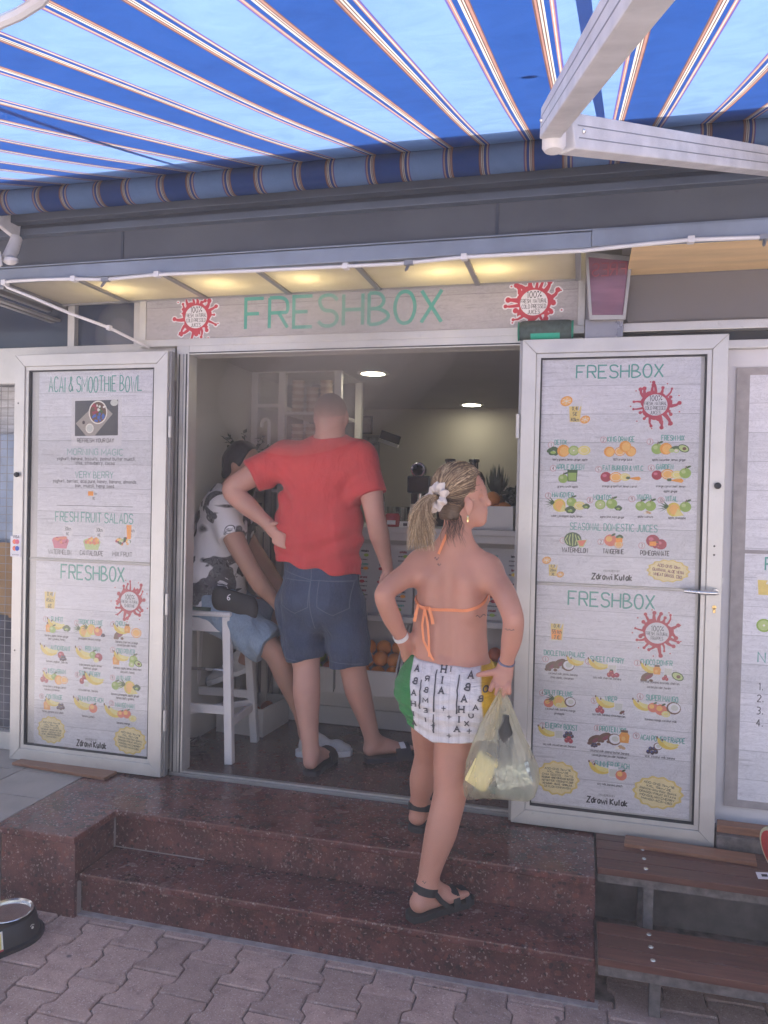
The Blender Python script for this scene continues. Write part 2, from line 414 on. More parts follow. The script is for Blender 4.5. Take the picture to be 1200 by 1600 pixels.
# plywood soffit and shutter box of the next bay
PLY = mat('plywood', (.80,.57,.30), .6, vary=.16, vscale=4, stretch=(.4,3,1))
rs = thing('plywood_soffit', 'orange plywood soffit panel under the eave of the next shop', 'soffit')
bx('panel', PLY, rs, .16, 3.2, 2.985, 3.345, 2.664, 2.676)
SHUT = mat('shutter_grey', (.15,.14,.145), .5, metal=.1, vary=.1, vscale=2)
sb = thing('shutter_box', 'grey roller shutter box above the white panel of the next shop', 'shutter box')
MB().prism([(3.35,2.475),(3.36,2.462),(3.36,2.66),(3.35,2.66)][::1], .165, 3.2, 'YZ').build('cover', SHUT, sb)
bx('box_front', SHUT, sb, .1645, 3.2, 3.352, 3.362, 2.476, 2.665)
bx('bottom_roll', SHUT, sb, .165, 3.2, 3.35, 3.40, 2.462, 2.4755, .005)
bx('guide_rail', ALU, sb, .150, 3.2, 3.325, 3.38, 2.425, 2.461, .003)
bx('shadow_gap', RUBBER, sb, .15, 3.2, 3.37, 3.40, 2.385, 2.4245)
bx('lower_rail', ALU, sb, .15, 3.2, 3.345, 3.38, 2.35, 2.384, .003)
# metal stub between the sign and the next bay
st = thing('wall_stub', 'worn metal corner block between shop sign and shutter box', 'block')
bx('block', alu('stub_metal', (.42,.40,.40), .3, .7), st, -.004, .149, 3.30, 3.42, 2.33, 2.478, .004)
bx('post', ALU_D, st, -.004, .14, 3.36, 3.44, 2.4785, 2.95)

# wall masses either side (behind doors)
BAYW = mat('bay_panel', (.70,.68,.70), .5, vary=.04)
rb = thing('wall_cladding', 'white fixed panel of the next shop behind the open door', 'panel')
bx('sheet', BAYW, rb, -.19, 3.2, 3.38, 3.43, .40, 2.35)
bx('bottom_rail', ALU_D, rb, -.19, 3.2, 3.365, 3.43, .35, .3995, .003)
lw = thing('barred_window', 'aluminium window with wire mesh left of the shop door', 'window')
for (n_, x0, x1, z0, z1) in (('top_rail', -5.4, -1.96, 2.271, 2.457), ('bottom_rail', -5.4, -1.96, .337, .43), ('stile', -2.86, -2.74, .43, 2.271), ('stile', -3.75, -3.65, .43, 2.271)):
    bx(n_, ALU, lw, x0, x1, 3.39, 3.45, z0, z1, .002)
bx('upper_post', ALU, lw, -2.585, -2.545, 3.40, 3.46, 2.4575, 2.72, .002)
bx('upper_post', ALU, lw, -2.20, -2.136, 3.40, 3.46, 2.4575, 2.80, .002)
DARKGLASS = mat('dark_glass', (.035,.05,.085), .12, vary=.2, vscale=2)
bx('upper_pane', DARKGLASS, lw, -5.4, -2.586, 3.43, 3.44, 2.4577, 2.75)
bx('upper_pane', DARKGLASS, lw, -2.544, -2.201, 3.43, 3.44, 2.4577, 2.75)
bx('lower_sheet', WHITE_D, lw, -2.73, -1.96, 3.40, 3.44, .43, 2.27)
# wire mesh: every wire its own bar
wires = []
hw = MB().tube([(0,0,0),(.88,0,0)], .0016, 5).build('wire', ALU_D); hm = hw.data; bpy.data.objects.remove(hw)
vw = MB().tube([(0,0,0),(0,0,1.84)], .0016, 5).build('wire', ALU_D); vm = vw.data; bpy.data.objects.remove(vw)
for i in range(42):
    o = bpy.data.objects.new('wire', hm); COL.objects.link(o); o.parent = lw; o.location = (-3.65, 3.41, .45+i*.0435)
for i in range(20):
    o = bpy.data.objects.new('wire', vm); COL.objects.link(o); o.parent = lw; o.location = (-3.65+i*.0435, 3.4135, .43)
# goods behind the mesh
tag(bx('store_wall', mat('store_back', (.17,.18,.20), .8), None, -5.4, -2.25, 4.4, 4.5, -.01, 2.9), kind='structure')
tag(bx('store_floor', SAND, None, -5.4, -2.21, 3.45, 4.4, -.01, .30), kind='structure')
def cloth_panel(name, label, cat, x0, x1, z0, z1, y, m, seed):
    rng = random.Random(seed); mb = MB(); nx, nz = 14, 10; ph = rng.uniform(0, 6)
    for th in (0, .012):
        for k in range(nz+1):
            for i in range(nx+1):
                u, v = i/nx, k/nz
                mb.v.append((x0+(x1-x0)*u, y+th+.03*math.sin(u*11+ph+v*1.5)+.012*math.sin(v*9+u*5), z0+(z1-z0)*v+.02*math.sin(u*5+ph)*(1-v)))
    n1 = (nx+1)*(nz+1)
    for k in range(nz):
        for i in range(nx):
            a = k*(nx+1)+i
            mb.quad(a, a+1, a+nx+2, a+nx+1); mb.quad(n1+a, n1+a+nx+1, n1+a+nx+2, n1+a+1)
    o = mb.build(name, m, smooth=True); return tag(o, label, cat)
cloth_panel('hanging_cloth', 'pale blue cloth hanging behind the wire mesh window', 'cloth', -3.7, -2.9, 1.42, 2.02, 3.60, mat('blue_cloth', (.33,.40,.52), .9, vary=.2), 1)
cloth_panel('hanging_cloth', 'white striped sheet above the blue cloth behind the wire mesh', 'cloth', -3.7, -2.9, 1.95, 2.3, 3.66, mat('white_cloth', (.62,.63,.66), .9, vary=.25, vscale=10, stretch=(1,1,6)), 2)
cloth_panel('hanging_cloth', 'brown sacking behind the wire mesh window at mid height', 'cloth', -3.7, -2.9, 1.02, 1.42, 3.58, mat('brown_cloth', (.36,.23,.12), .9, vary=.2), 3)
cloth_panel('hanging_cloth', 'dark grey cover low behind the wire mesh window', 'cloth', -3.7, -2.9, .42, 1.02, 3.56, mat('dark_cloth', (.12,.12,.14), .9, vary=.4), 4)
# door leaves -----------------------------------------------------------------
def thin_glass(name, fac=.05, rough=.03, tint=(1,1,1)):
    m = bpy.data.materials.new(name); t = NT(m); t.n.remove(t.b)
    tr = t.add('ShaderNodeBsdfTransparent'); tr.inputs[0].default_value = (*tint, 1)
    gl = t.add('ShaderNodeBsdfGlossy'); gl.inputs['Roughness'].default_value = rough
    fr = t.add('ShaderNodeFresnel'); fr.inputs['IOR'].default_value = 1.5
    f = t.math('ADD', t.math('MULTIPLY', fr.outputs[0], .55), fac-.04)
    mx = t.add('ShaderNodeMixShader'); t.link(f, mx.inputs[0]); t.link(tr.outputs[0], mx.inputs[1]); t.link(gl.outputs[0], mx.inputs[2])
    t.link(mx.outputs[0], t.out.inputs['Surface']); MATS[name] = m; return m
GLASS = thin_glass('door_glass', .045, .16)
def door(label, x0, x1, hinge_right, y0=0.0):
    """leaf in the XZ plane; y0 = front face"""
    d = thing('shop_door', label, 'door')
    z0, z1 = .345, 2.392; y1 = y0+.048; W = .058; B = .018
    pr = lambda n, p, m_=ALU, ya=y0, yb=y1: MB().prism(p, ya, yb, 'XZ').build(n, m_, d, bevel=.0015, segs=1)
    e = .0006
    pr('bottom_rail', [(x0+e,z0),(x1-e,z0),(x1-W-e,z0+W),(x0+W+e,z0+W)]); pr('top_rail', [(x0+e,z1),(x0+W+e,z1-W),(x1-W-e,z1-W),(x1-e,z1)])
    pr('stile', [(x0,z0+e),(x0+W,z0+W+e),(x0+W,z1-W-e),(x0,z1-e)]); pr('stile', [(x1,z0+e),(x1,z1-e),(x1-W,z1-W-e),(x1-W,z0+W+e)])
    a, b, c_, d_ = x0+W+.0005, x1-W-.0005, z0+W+.0005, z1-W-.0005
    for n_, q in (('glazing_bead', (a, b, c_, c_+B)), ('glazing_bead', (a, b, d_-B, d_)), ('glazing_bead', (a, a+B, c_+B, d_-B)), ('glazing_bead', (b-B, b, c_+B, d_-B))):
        bx(n_, ALU, d, q[0], q[1], y0+.008, y1-.006, q[2], q[3], .0015)
    a += B; b -= B; c_ += B; d_ -= B; G = .006
    for q in ((a, b, c_, c_+G), (a, b, d_-G, d_), (a, a+G, c_+G, d_-G), (b-G, b, c_+G, d_-G)):
        bx('gasket', RUBBER, d, q[0], q[1], y0+.012, y1-.01, q[2], q[3])
    bx('pane', GLASS, d, a+.002, b-.002, y0+.019, y0+.0215, c_+.002, d_-.002)
    bx('back_sheet', WHITE_D, d, a+.002, b-.002, y0+.030, y0+.034, c_+.002, d_-.002)
    bx('cross_bar', ALU_D, d, a+G, b-G, y0+.0216, y0+.0295, 1.362, 1.372)
    hx = x1 if hinge_right else x0; s = 1 if hinge_right else -1
    for z in (2.03, 1.18, .62):
        h = MB().lathe([(.009,-.05),(.009,-.002),(.0075,-.002),(.0075,.002),(.009,.002),(.009,.05)], 10, (hx+s*.013, y0+.01, z)).build('hinge', ALU, d, smooth=True)
    bx('hinge_strip', ALU_D, d, min(hx, hx+s*.012)+.0005*s, max(hx, hx+s*.012)-.0005, y0+.018, y1, z0, z1)
    lx = x0+.028 if hinge_right else x1-.028
    kb = MB().lathe([(.0,-.016),(.010,-.015),(.0135,-.008),(.012,0),(.007,.004)], 14, (lx, y0-.004, 1.79), 'Y').build('stop_knob', RUBBER, d, smooth=True)
    for z in (1.55, 1.515) if not hinge_right else (2.15, .9):
        MB().lathe([(.0,-.002),(.004,-.002),(.004,.001)], 8, (lx-.004, y0+.0004, z), 'Y').build('screw_hole', RUBBER, d)
    return d, lx
dl, _ = door('left open aluminium door leaf with acai bowl menu posters', -2.785, -1.925, True)
dl.location = (0, 3.262, 0)
dr, lx = door('right open aluminium door leaf with silver lever handle', -.256, .549, False)
dr.location = (0, 3.262, 0)
# lever handle and lock on the right leaf
SILV = mat('satin_silver', (.75,.74,.72), .25, metal=.9, vary=.05)
hd_ = MB()
hd_.lathe([(.0,-.012),(.012,-.012),(.014,-.004),(.014,.0)], 14, (lx+.004, 0, 1.368), 'Y')
hd_.tube([(lx+.004,-.008,1.368),(lx+.004,-.045,1.368),(lx-.006,-.052,1.368),(lx-.06,-.054,1.3685),(lx-.118,-.052,1.371)], [.0085,.0085,.0095,.0085,.0075], 10)
hd_.build('handle', SILV, dr, smooth=True)
lk = MB().lathe([(.0,-.004),(.0085,-.004),(.0085,.0)], 12, (lx+.002, 0, 1.306), 'Y'); lk.box(lx-.0025, lx+.0065, -.004, 0, 1.284, 1.304)
lk.build('lock_cylinder', mat('brass', (.62,.45,.2), .3, metal=.9), dr)
bx('strike_tab', PLASTIC_W, dr, .5495, .556, .01, .03, 1.40, 1.425)

# sign board --------------------------------------------------------------------
def planks_mat(name, tint=(1,1,1), lines=True, ph=.118, dirt=1.0):
    """white-washed board print: horizontal planks, grey grain"""
    m = bpy.data.materials.new(name); t = NT(m)
    v = t.coord((2.2, 1, 26)); v1 = t.coord()
    g1 = t.noise(v, 3.2, 8, .65, .6)
    c = t.ramp(g1, [(.28, (.50,.49,.52)), (.40, (.72,.71,.745)), (.60, (.80,.79,.825)), (.8, (.85,.84,.865))])
    blot = t.ramp(t.noise(t.coord((1,1,2.2)), 5, 6, .7, 1.2), [(.56, (0,0,0)), (.75, (.35*dirt,)*3)]); c = t.mix(blot, c, (.55,.54,.56))
    crk = t.ramp(t.noise(t.coord((5,1,9)), 2.4, 9, .75, 2.0), [(.485, (0,0,0)), (.5, (.55,)*3), (.515, (0,0,0))]); c = t.mix(crk, c, (.28,.27,.28))
    sp = t.add('ShaderNodeSeparateXYZ'); t.link(v1, sp.inputs[0])
    if lines:
        fr = t.math('FRACT', t.math('DIVIDE', t.math('ADD', sp.outputs[2], t.math('MULTIPLY', t.noise(v1, 6, 2), .004)), ph))
        ln = t.ramp(fr, [(0, (.6,)*3), (.010, (.6,)*3), (.018, (0,0,0)), (.985, (0,0,0)), (1, (.3,)*3)]); c = t.mix(ln, c, (.24,.235,.25))
        fl = t.math('FLOOR', t.math('DIVIDE', sp.outputs[2], ph)); wn = t.add('ShaderNodeTexWhiteNoise', noise_dimensions='1D'); t.link(fl, wn.inputs['W'])
        c = t.mix(1., c, t.ramp(wn.outputs['Value'], [(0, (.90,.90,.91)), (1, (1.04,1.03,1.04))]), 'MULTIPLY')
    c = t.mix(1., c, tint, 'MULTIPLY')
    t.link(c, t.b.inputs['Base Color']); t.b.inputs['Roughness'].default_value = .42
    MATS[name] = m; return m
PRINT = planks_mat('poster_print')
PRINT_S = planks_mat('sign_print_shaded', (.55,.53,.52), True, .155)  # darker copy for the sign, its shade is put into the tint
TEAL = flat('teal', (.10,.36,.30)); TEAL_L = flat('pale_teal', (.15,.40,.36)); INK = flat('black', (.03,.028,.035)); INKG = flat('grey_ink', (.07,.065,.075)); RED = flat('red', (.50,.05,.075)); PAPER = flat('white', (.74,.72,.74)); GOLD = flat('gold', (.80,.62,.20)); GOLD_L = flat('pale_gold', (.87,.74,.40)); ORNG = flat('neon_orange', (1.0,.36,.04)); MAROON = flat('maroon', (.25,.05,.07))
# ================================================================ stroke lettering and flat print
GLY = dict(l.split(None, 1) for l in '''A 022842 1434
B 0802 ~082837362505 ~052544432202
C ~4738180604123243
D 0802 ~083846443202
E 48080242 0535
F 480802 0535
G ~4738180604123243 434525
H 0802 4842 0545
I 0802
J ~3834221203
K 0802 4805 0542
L 080242
M 0208244842
N 02084248
O ~183846443212040618
P 0208 ~083847453404
Q ~183846443212040618 2341
R 0208 ~083847453505 2542
S ~4738180715354443321203
T 0848 2822
U ~080412324448
V 082248
W 0812263248
X 0842 4802
Y 0825 4825 2522
Z 08480242
0 ~182836342212040618
1 071812
2 ~071828373602 0232
3 ~0828372515 ~1525342202
4 2822 280434
5 380805 ~0525342202
6 ~3817041222332504
7 083812
8 ~150718283725150312223325
9 ~362505071828373522
a ~361604122234 3632
b 0802 ~05163634221203
c ~361604122233
d ~361604122234 3832
e ~0434361604122233
f ~38281712 0626
g ~361604122234 ~36312001
h 0802 ~05163532
i 0602 0708
j ~161100 1718
k 0802 3604 0432
l 0802
m 0602 ~05162522 ~25364542
n 0602 ~05163532
o ~16263422120416
p 0600 ~05163634221203
q 3630 ~361604122234
r 0602 ~051626
s ~361605332202
t 1812 0626
u ~060412223436 3632
v 061236
w 0612253246
x 0632 3602
y 0624 3610
z 06360232
, 1201
. 0203
% 0248 ~0818170708 ~3444433334
& ~4217283726040312223344
/ 0248
€ ~4738180604123243 0636 0434
- 0525
+ 0535 2723
! 0804 0302
: 0203 0506
( ~18070312
) ~08171302'''.split('\n'))
def smooth_poly(p, it=2):
    closed = p[0] == p[-1]
    for _ in range(it):
        q = [] if closed else [p[0]]
        n = len(p)-1
        for i in range(n):
            a, b = p[i], p[i+1]
            q += [(a[0]*.75+b[0]*.25, a[1]*.75+b[1]*.25), (a[0]*.25+b[0]*.75, a[1]*.25+b[1]*.75)]
        if closed: q.append(q[0])
        else: q.append(p[-1])
        p = q
    return p
def glyph(ch, it=2):
    out = []; wdt = 0
    for st in GLY.get(ch, '').split():
        sm = st[0] == '~'; st = st.lstrip('~')
        p = [(float(st[i]), float(st[i+1])-2) for i in range(0, len(st)-1, 2)]
        if ch in 'MWmw': p = [(a*1.3, b) for a, b in p]
        if ch in 'Iil.,:!1': p = [(a+.35, b) for a, b in p]
        wdt = max(wdt, max(a for a, _ in p)+(.35 if ch in 'Iil.,:!1' else 0)); out.append(smooth_poly(p, it) if sm and it else p)
    return out, wdt
INKS = {}
INK_LIST = []
for n_, m_ in dict(teal=TEAL, teal2=TEAL_L, ink=INK, grey=INKG, red=RED, paper=PAPER, gold=GOLD, gold2=GOLD_L, neon=ORNG, maroon=MAROON,
        orange=flat('orange', (.85,.36,.05)), orange2=flat('orange_pulp', (.92,.52,.14)), yellow=flat('banana', (.80,.60,.09)), yellow2=flat('lemon', (.82,.72,.25)), green=flat('apple', (.32,.48,.10)),
        green2=flat('pale_lime', (.52,.62,.25)), dgreen=flat('leaf', (.055,.12,.035)), berry=flat('berry', (.40,.03,.06)), dark=flat('dark_berry', (.045,.02,.035)), brown=flat('cocoa', (.16,.07,.035)), milk=flat('milk', (.82,.80,.82)),
        coral=flat('coral', (.78,.22,.13)), tan=flat('tan', (.55,.36,.20)), blue=flat('blue', (.05,.12,.48)), glass=flat('glass_print', (.66,.66,.60)), slate=flat('slate', (.075,.07,.08)), wood=flat('board', (.40,.35,.31)), cream=flat('cream', (.85,.80,.72)), pink=flat('pink', (.66,.16,.24))).items():
    INKS[n_] = len(INK_LIST); INK_LIST.append(m_)
def dense(p, step=.010):
    out = [p[0]]
    for a, b in zip(p[:-1], p[1:]):
        n = max(1, int(math.hypot(b[0]-a[0], b[1]-a[1])/step)); out += [(a[0]+(b[0]-a[0])*i/n, a[1]+(b[1]-a[1])*i/n) for i in range(1, n+1)]
    return out
class Print(MB):
    """flat print in the XZ plane facing -Y; later shapes lie a hair nearer"""
    def __init__(s): super().__init__(); s.lay = 0
    def nxt(s, ink): s.mi = INKS[ink]; s.lay += 1; return -s.lay*3e-5
    def poly(s, pts, ink):
        y = s.nxt(ink); n = s.verts([(a, y, b) for a, b in pts]); s.quad(*range(n, n+len(pts)))
    def ell(s, x, z, rx, rz, ink, k=14, rot=0):
        c, sn = math.cos(rot), math.sin(rot)
        s.poly([(x+rx*math.cos(t)*c-rz*math.sin(t)*sn, z+rx*math.cos(t)*sn+rz*math.sin(t)*c) for t in [2*PI*i/k for i in range(k)]], ink)
    def stroke(s, p, wd, ink, newlayer=True, taper=0):
        y = s.nxt(ink) if newlayer else -s.lay*3e-5
        n = len(p)
        if n < 2: return
        closed = n > 3 and math.hypot(p[0][0]-p[-1][0], p[0][1]-p[-1][1]) < 1e-9
        base = len(s.v)
        for i in range(n):
            a = p[i-1] if i > 0 else (p[-2] if closed else p[0]); b = p[i+1] if i < n-1 else (p[1] if closed else p[-1])
            dx1, dz1 = p[i][0]-a[0], p[i][1]-a[1]; dx2, dz2 = b[0]-p[i][0], b[1]-p[i][1]
            l1, l2 = math.hypot(dx1, dz1), math.hypot(dx2, dz2)
            if l1 < 1e-9: dx1, dz1, l1 = dx2, dz2, l2
            if l2 < 1e-9: dx2, dz2, l2 = dx1, dz1, l1
            nx, nz = -(dz1/l1+dz2/l2), dx1/l1+dx2/l2; l = math.hypot(nx, nz) or 1
            k = min(1.9, 2/l)*wd/2*(1-taper*i/(n-1)); nx, nz = nx/l*k, nz/l*k
            s.v += [(p[i][0]-nx, y, p[i][1]-nz), (p[i][0]+nx, y, p[i][1]+nz)]
        for i in range(n-1): s.quad(base+2*i, base+2*i+2, base+2*i+3, base+2*i+1)
    def text(s, txt, cx, cz, h, ink='ink', wt=.12, sx=1.0, width=None, rot=0.0, it=1, jit=0.0, align=.5, gap=1.3, flip=False):
        """h cap height in metres; centred on cx, middle at cz"""
        s.nxt(ink); s.lay -= 1; s.lay += 1
        u = h/6; items = []; x = 0; rng = random.Random(txt)
        for ch in txt:
            if ch == ' ': x += 2.4; continue
            st, wd = glyph(ch, it); items.append((st, x, rng.uniform(-jit, jit), rng.uniform(-jit, jit)*.06)); x += wd+gap
        tot = max(x-gap, .1)
        ux = u*sx if width is None else width/tot
        c, sn = math.cos(rot), math.sin(rot)
        for st, x0, dz, tilt in items:
            for p in st:
                q = []
                for a, b in p:
                    X = (x0+a+tilt*(b-3)-tot*align)*ux; Z = (b-3+dz)*u
                    if flip: X = -X
                    q.append((cx+X*c-Z*sn, cz+X*sn+Z*c))
                s.lay += .15; s.stroke(q, h*wt, ink, False)
    def put(s, name, parent, y=0): 
        o = s.build(name, INK_LIST, parent); o.location = (0, y, 0); return o
# ---- little pictures
def fruit(P, c, x, z, s):
    e = P.ell
    if c == 'b':
        for k in (0, 1):
            pts = []; r0 = s*(.52-.12*k); a0 = R(175+k*14); a1 = R(318+k*6)
            ctr = (x+s*.12*k, z+s*.34)
            for i in range(8):
                t = a0+(a1-a0)*i/7; pts.append((ctr[0]+r0*math.cos(t)*1.15, ctr[1]+r0*math.sin(t)))
            for i in range(7, -1, -1):
                t = a0+(a1-a0)*i/7; rr = r0-s*.24*math.sin(PI*(.12+.76*i/7)); pts.append((ctr[0]+rr*math.cos(t)*1.15, ctr[1]+rr*math.sin(t)))
            P.poly(pts, 'yellow' if k == 0 else 'yellow2')
            e(pts[0][0], pts[0][1]+s*.02, s*.045, s*.07, 'brown', 6)
    elif c == 'o': e(x, z, s*.42, s*.42, 'orange'); e(x+s*.06, z-s*.03, s*.3, s*.33, 'orange2')
    elif c == 'h': e(x, z, s*.42, s*.36, 'orange'); e(x, z, s*.35, s*.29, 'cream'); e(x, z, s*.31, s*.25, 'orange2')
    elif c == 'a': e(x, z, s*.4, s*.38, 'green'); e(x-s*.12, z+s*.1, s*.16, s*.14, 'green2', 10); P.stroke([(x, z+s*.3), (x+s*.06, z+s*.52)], s*.06, 'brown'); e(x+s*.22, z+s*.46, s*.18, s*.08, 'dgreen', 8, .4)
    elif c == 'l': e(x, z, s*.42, s*.32, 'yellow2'); e(x, z, s*.3, s*.22, 'cream'); e(x, z, s*.26, s*.19, 'yellow2')
    elif c == 'i': e(x, z, s*.36, s*.34, 'green'); e(x, z, s*.28, s*.26, 'green2'); e(x, z, s*.06, s*.06, 'cream', 6)
    elif c == 's':
        for dx, dz in ((-.2,-.1),(.15,-.14),(0,.14)): e(x+s*dx, z+s*dz, s*.2, s*.22, 'berry', 9); e(x+s*dx-s*.05, z+s*dz+s*.06, s*.06, s*.06, 'coral', 6)
        e(x, z+s*.34, s*.16, s*.06, 'dgreen', 7)
    elif c == 'd':
        for dx, dz in ((-.24,-.14),(.02,-.18),(.25,-.1),(-.1,.08),(.14,.1)): e(x+s*dx, z+s*dz, s*.15, s*.15, 'dark', 8); e(x+s*dx-s*.04, z+s*dz+s*.05, s*.05, s*.04, 'blue', 5)
    elif c == 'p':
        e(x, z-s*.05, s*.34, s*.36, 'yellow'); e(x+s*.02, z-s*.05, s*.24, s*.27, 'orange2')
        for k in range(6):
            a = R(120+k*22); P.poly([(x-s*.3, z+s*.02), (x-s*.3+s*.5*math.cos(a), z+s*.5*math.sin(a)), (x-s*.24, z+s*.12)], 'dgreen')
        P.poly([(x+s*.02,z-s*.42),(x+s*.5,z-s*.34),(x+s*.2,z+s*.02)], 'yellow2')
    elif c == 'c': e(x, z, s*.4, s*.36, 'brown'); e(x+s*.03, z+s*.02, s*.33, s*.29, 'milk'); e(x+s*.05, z+s*.03, s*.2, s*.17, 'glass')
    elif c == 'm': P.poly([(x-s*.28,z-s*.36),(x+s*.26,z-s*.36),(x+s*.32,z+s*.4),(x-s*.32,z+s*.4)], 'milk'); P.poly([(x-s*.24,z-s*.3),(x+s*.22,z-s*.3),(x+s*.26,z+s*.2),(x-s*.26,z+s*.2)], 'glass')
    elif c == 'k':
        e(x, z, s*.42, s*.22, 'brown', 12, .5); e(x+s*.1, z-s*.05, s*.26, s*.12, 'maroon', 10, .5)
        for dx in (-.3, -.12, .25): e(x+s*dx, z-s*.28, s*.13, s*.1, 'brown', 7)
    elif c == 'g':
        for dx, dz, r_ in ((-.2,.05,.5),(.1,.15,-.3),(.25,-.1,.9),(-.05,-.15,.1)): e(x+s*dx, z+s*dz, s*.27, s*.15, 'dgreen', 8, r_)
        e(x, z-s*.1, s*.2, s*.1, 'green', 8)
    elif c == 'r': e(x, z, s*.4, s*.38, 'coral'); e(x-s*.1, z+s*.08, s*.2, s*.18, 'orange2', 9); e(x+s*.16, z+s*.36, s*.16, s*.07, 'dgreen', 7, .5)
    elif c == 'R': e(x, z, s*.4, s*.38, 'berry'); e(x-s*.1, z+s*.1, s*.16, s*.12, 'pink', 8)
    elif c == 'j': P.poly([(x-s*.25,z-s*.35),(x+s*.25,z-s*.35),(x+s*.3,z+s*.1),(x+s*.18,z+s*.28),(x-s*.18,z+s*.28),(x-s*.3,z+s*.1)], 'orange'); P.poly([(x-s*.2,z+s*.28),(x+s*.2,z+s*.28),(x+s*.2,z+s*.42),(x-s*.2,z+s*.42)], 'brown'); e(x-s*.05, z-s*.1, s*.12, s*.14, 'orange2', 8)
    elif c == 'v': e(x, z, s*.4, s*.27, 'dgreen', 12, -.4); e(x, z, s*.33, s*.21, 'green2', 12, -.4); e(x+s*.05, z-s*.02, s*.13, s*.12, 'brown', 9)
    elif c == 'w':
        e(x-s*.15, z+s*.05, s*.46, s*.4, 'dgreen', 16)
        for k in range(-2, 3): P.stroke([(x-s*.15+k*s*.13, z+s*.38-abs(k)*s*.06), (x-s*.15+k*s*.19, z+s*.05), (x-s*.15+k*s*.13, z-s*.3+abs(k)*s*.05)], s*.05, 'green2')
        P.poly([(x+s*.05,z+s*.02),(x+s*.6,z+s*.06),(x+s*.42,z-s*.34),(x+s*.2,z-s*.36)], 'green2'); P.poly([(x+s*.09,z+s*.0),(x+s*.56,z+s*.04),(x+s*.39,z-s*.28),(x+s*.22,z-s*.29)], 'coral')
    elif c == 't': P.poly([(x-s*.5,z),(x+s*.3,z-s*.16),(x+s*.42,z-s*.02),(x+s*.3,z+s*.12)], 'orange'); e(x-s*.42, z+s*.02, s*.16, s*.1, 'dgreen', 6)
    elif c == 'y': e(x, z, s*.34, s*.18, 'dgreen', 10, .3); e(x+s*.1, z-s*.16, s*.2, s*.16, 'green2', 10); e(x-s*.2, z-s*.14, s*.18, s*.15, 'green2', 10); e(x+s*.1,z-s*.16,s*.13,s*.1,'cream',8)
    elif c == 'G': P.poly([(x-s*.3,z-s*.4),(x+s*.3,z-s*.4),(x+s*.34,z+s*.4),(x-s*.34,z+s*.4)], 'dgreen'); P.poly([(x-s*.25,z-s*.34),(x+s*.25,z-s*.34),(x+s*.28,z+s*.2),(x-s*.28,z+s*.2)], 'green')
    elif c == 'n': e(x, z, s*.2, s*.14, 'tan', 8, .4); e(x+s*.22, z-s*.06, s*.18, s*.12, 'tan', 8, -.3); e(x-s*.2, z-s*.1, s*.16, s*.12, 'cream', 8)
def splash(P, x, z, r, lines):
    rng = random.Random(int(x*1000)+5); arms = []
    for k in range(17):
        a = 2*PI*k/17+rng.uniform(-.11,.11); L = r*rng.choice((.74,.84,.92,1.0))*rng.uniform(.94,1.04); arms.append((a, L, r*rng.uniform(.050,.105), rng.uniform(-1,1)))
    for grow, ink in ((r*.05, 'paper'), (0, 'red')):
        P.poly([(x+(r*(.63+.05*math.sin(3*t+1)+.035*math.sin(7*t))+grow)*math.cos(t), z+(r*(.60+.05*math.sin(3*t+1)+.035*math.sin(7*t))+grow)*math.sin(t)) for t in [2*PI*i/48 for i in range(48)]], ink)
        for a, L, w_, cv in arms:
            b_ = a+cv*.22; tip = (x+L*math.cos(b_), z+L*math.sin(b_))
            P.stroke([(x+r*.52*math.cos(a), z+r*.52*math.sin(a)), (x+(r*.55+L*.12)*math.cos(a), z+(r*.55+L*.12)*math.sin(a)), (x+L*.86*math.cos(a+cv*.08), z+L*.86*math.sin(a+cv*.08)), tip], w_*1.9+grow*2, ink, True, .5)
            P.ell(tip[0], tip[1], w_+grow, w_+grow, ink, 9)
        for k in range(9):
            a = 2*PI*k/9+.4; P.ell(x+r*1.04*math.cos(a), z+r*1.04*math.sin(a), r*.035+grow, r*.03+grow, ink, 7)
    P.ell(x, z, r*.5, r*.47, 'paper', 26)
    n = len(lines); hs = [.2]+[.125]*(n-1); tot = sum(hs)+.06*(n-1); zz = z+r*tot*.5*1.1
    for s_, h_ in zip(lines, hs):
        P.text(s_, x, zz-r*h_*.6, r*h_*1.15, 'ink', .11, width=r*(.52 if h_ > .15 else min(.94, .072*len(s_)))); zz -= r*(h_+.075)
def badge(P, x, z, r, lines, ink='maroon', rot=0, sq=.8):
    for rr, ik in ((r*1.04, 'gold'), (r*.93, 'gold2')):
        pts = []
        for k in range(56):
            a = 2*PI*k/56; q = rr*(1+.055*math.cos(a*14)); pts.append((x+q*math.cos(a), z+q*sq*math.sin(a)))
        P.poly(pts, ik)
    n = len(lines); h = r*sq*1.28/n
    for i, s_ in enumerate(lines):
        zz = z+(n/2-.5-i)*h; wd = min(r*1.55*math.sqrt(max(.1, 1-((n/2-.5-i)*h/(r*sq))**2)), r*.085*len(s_)+r*.1)
        P.text(s_, x-(zz-z)*math.sin(rot), zz, h*.62, ink, .17, width=wd, rot=rot, it=0)
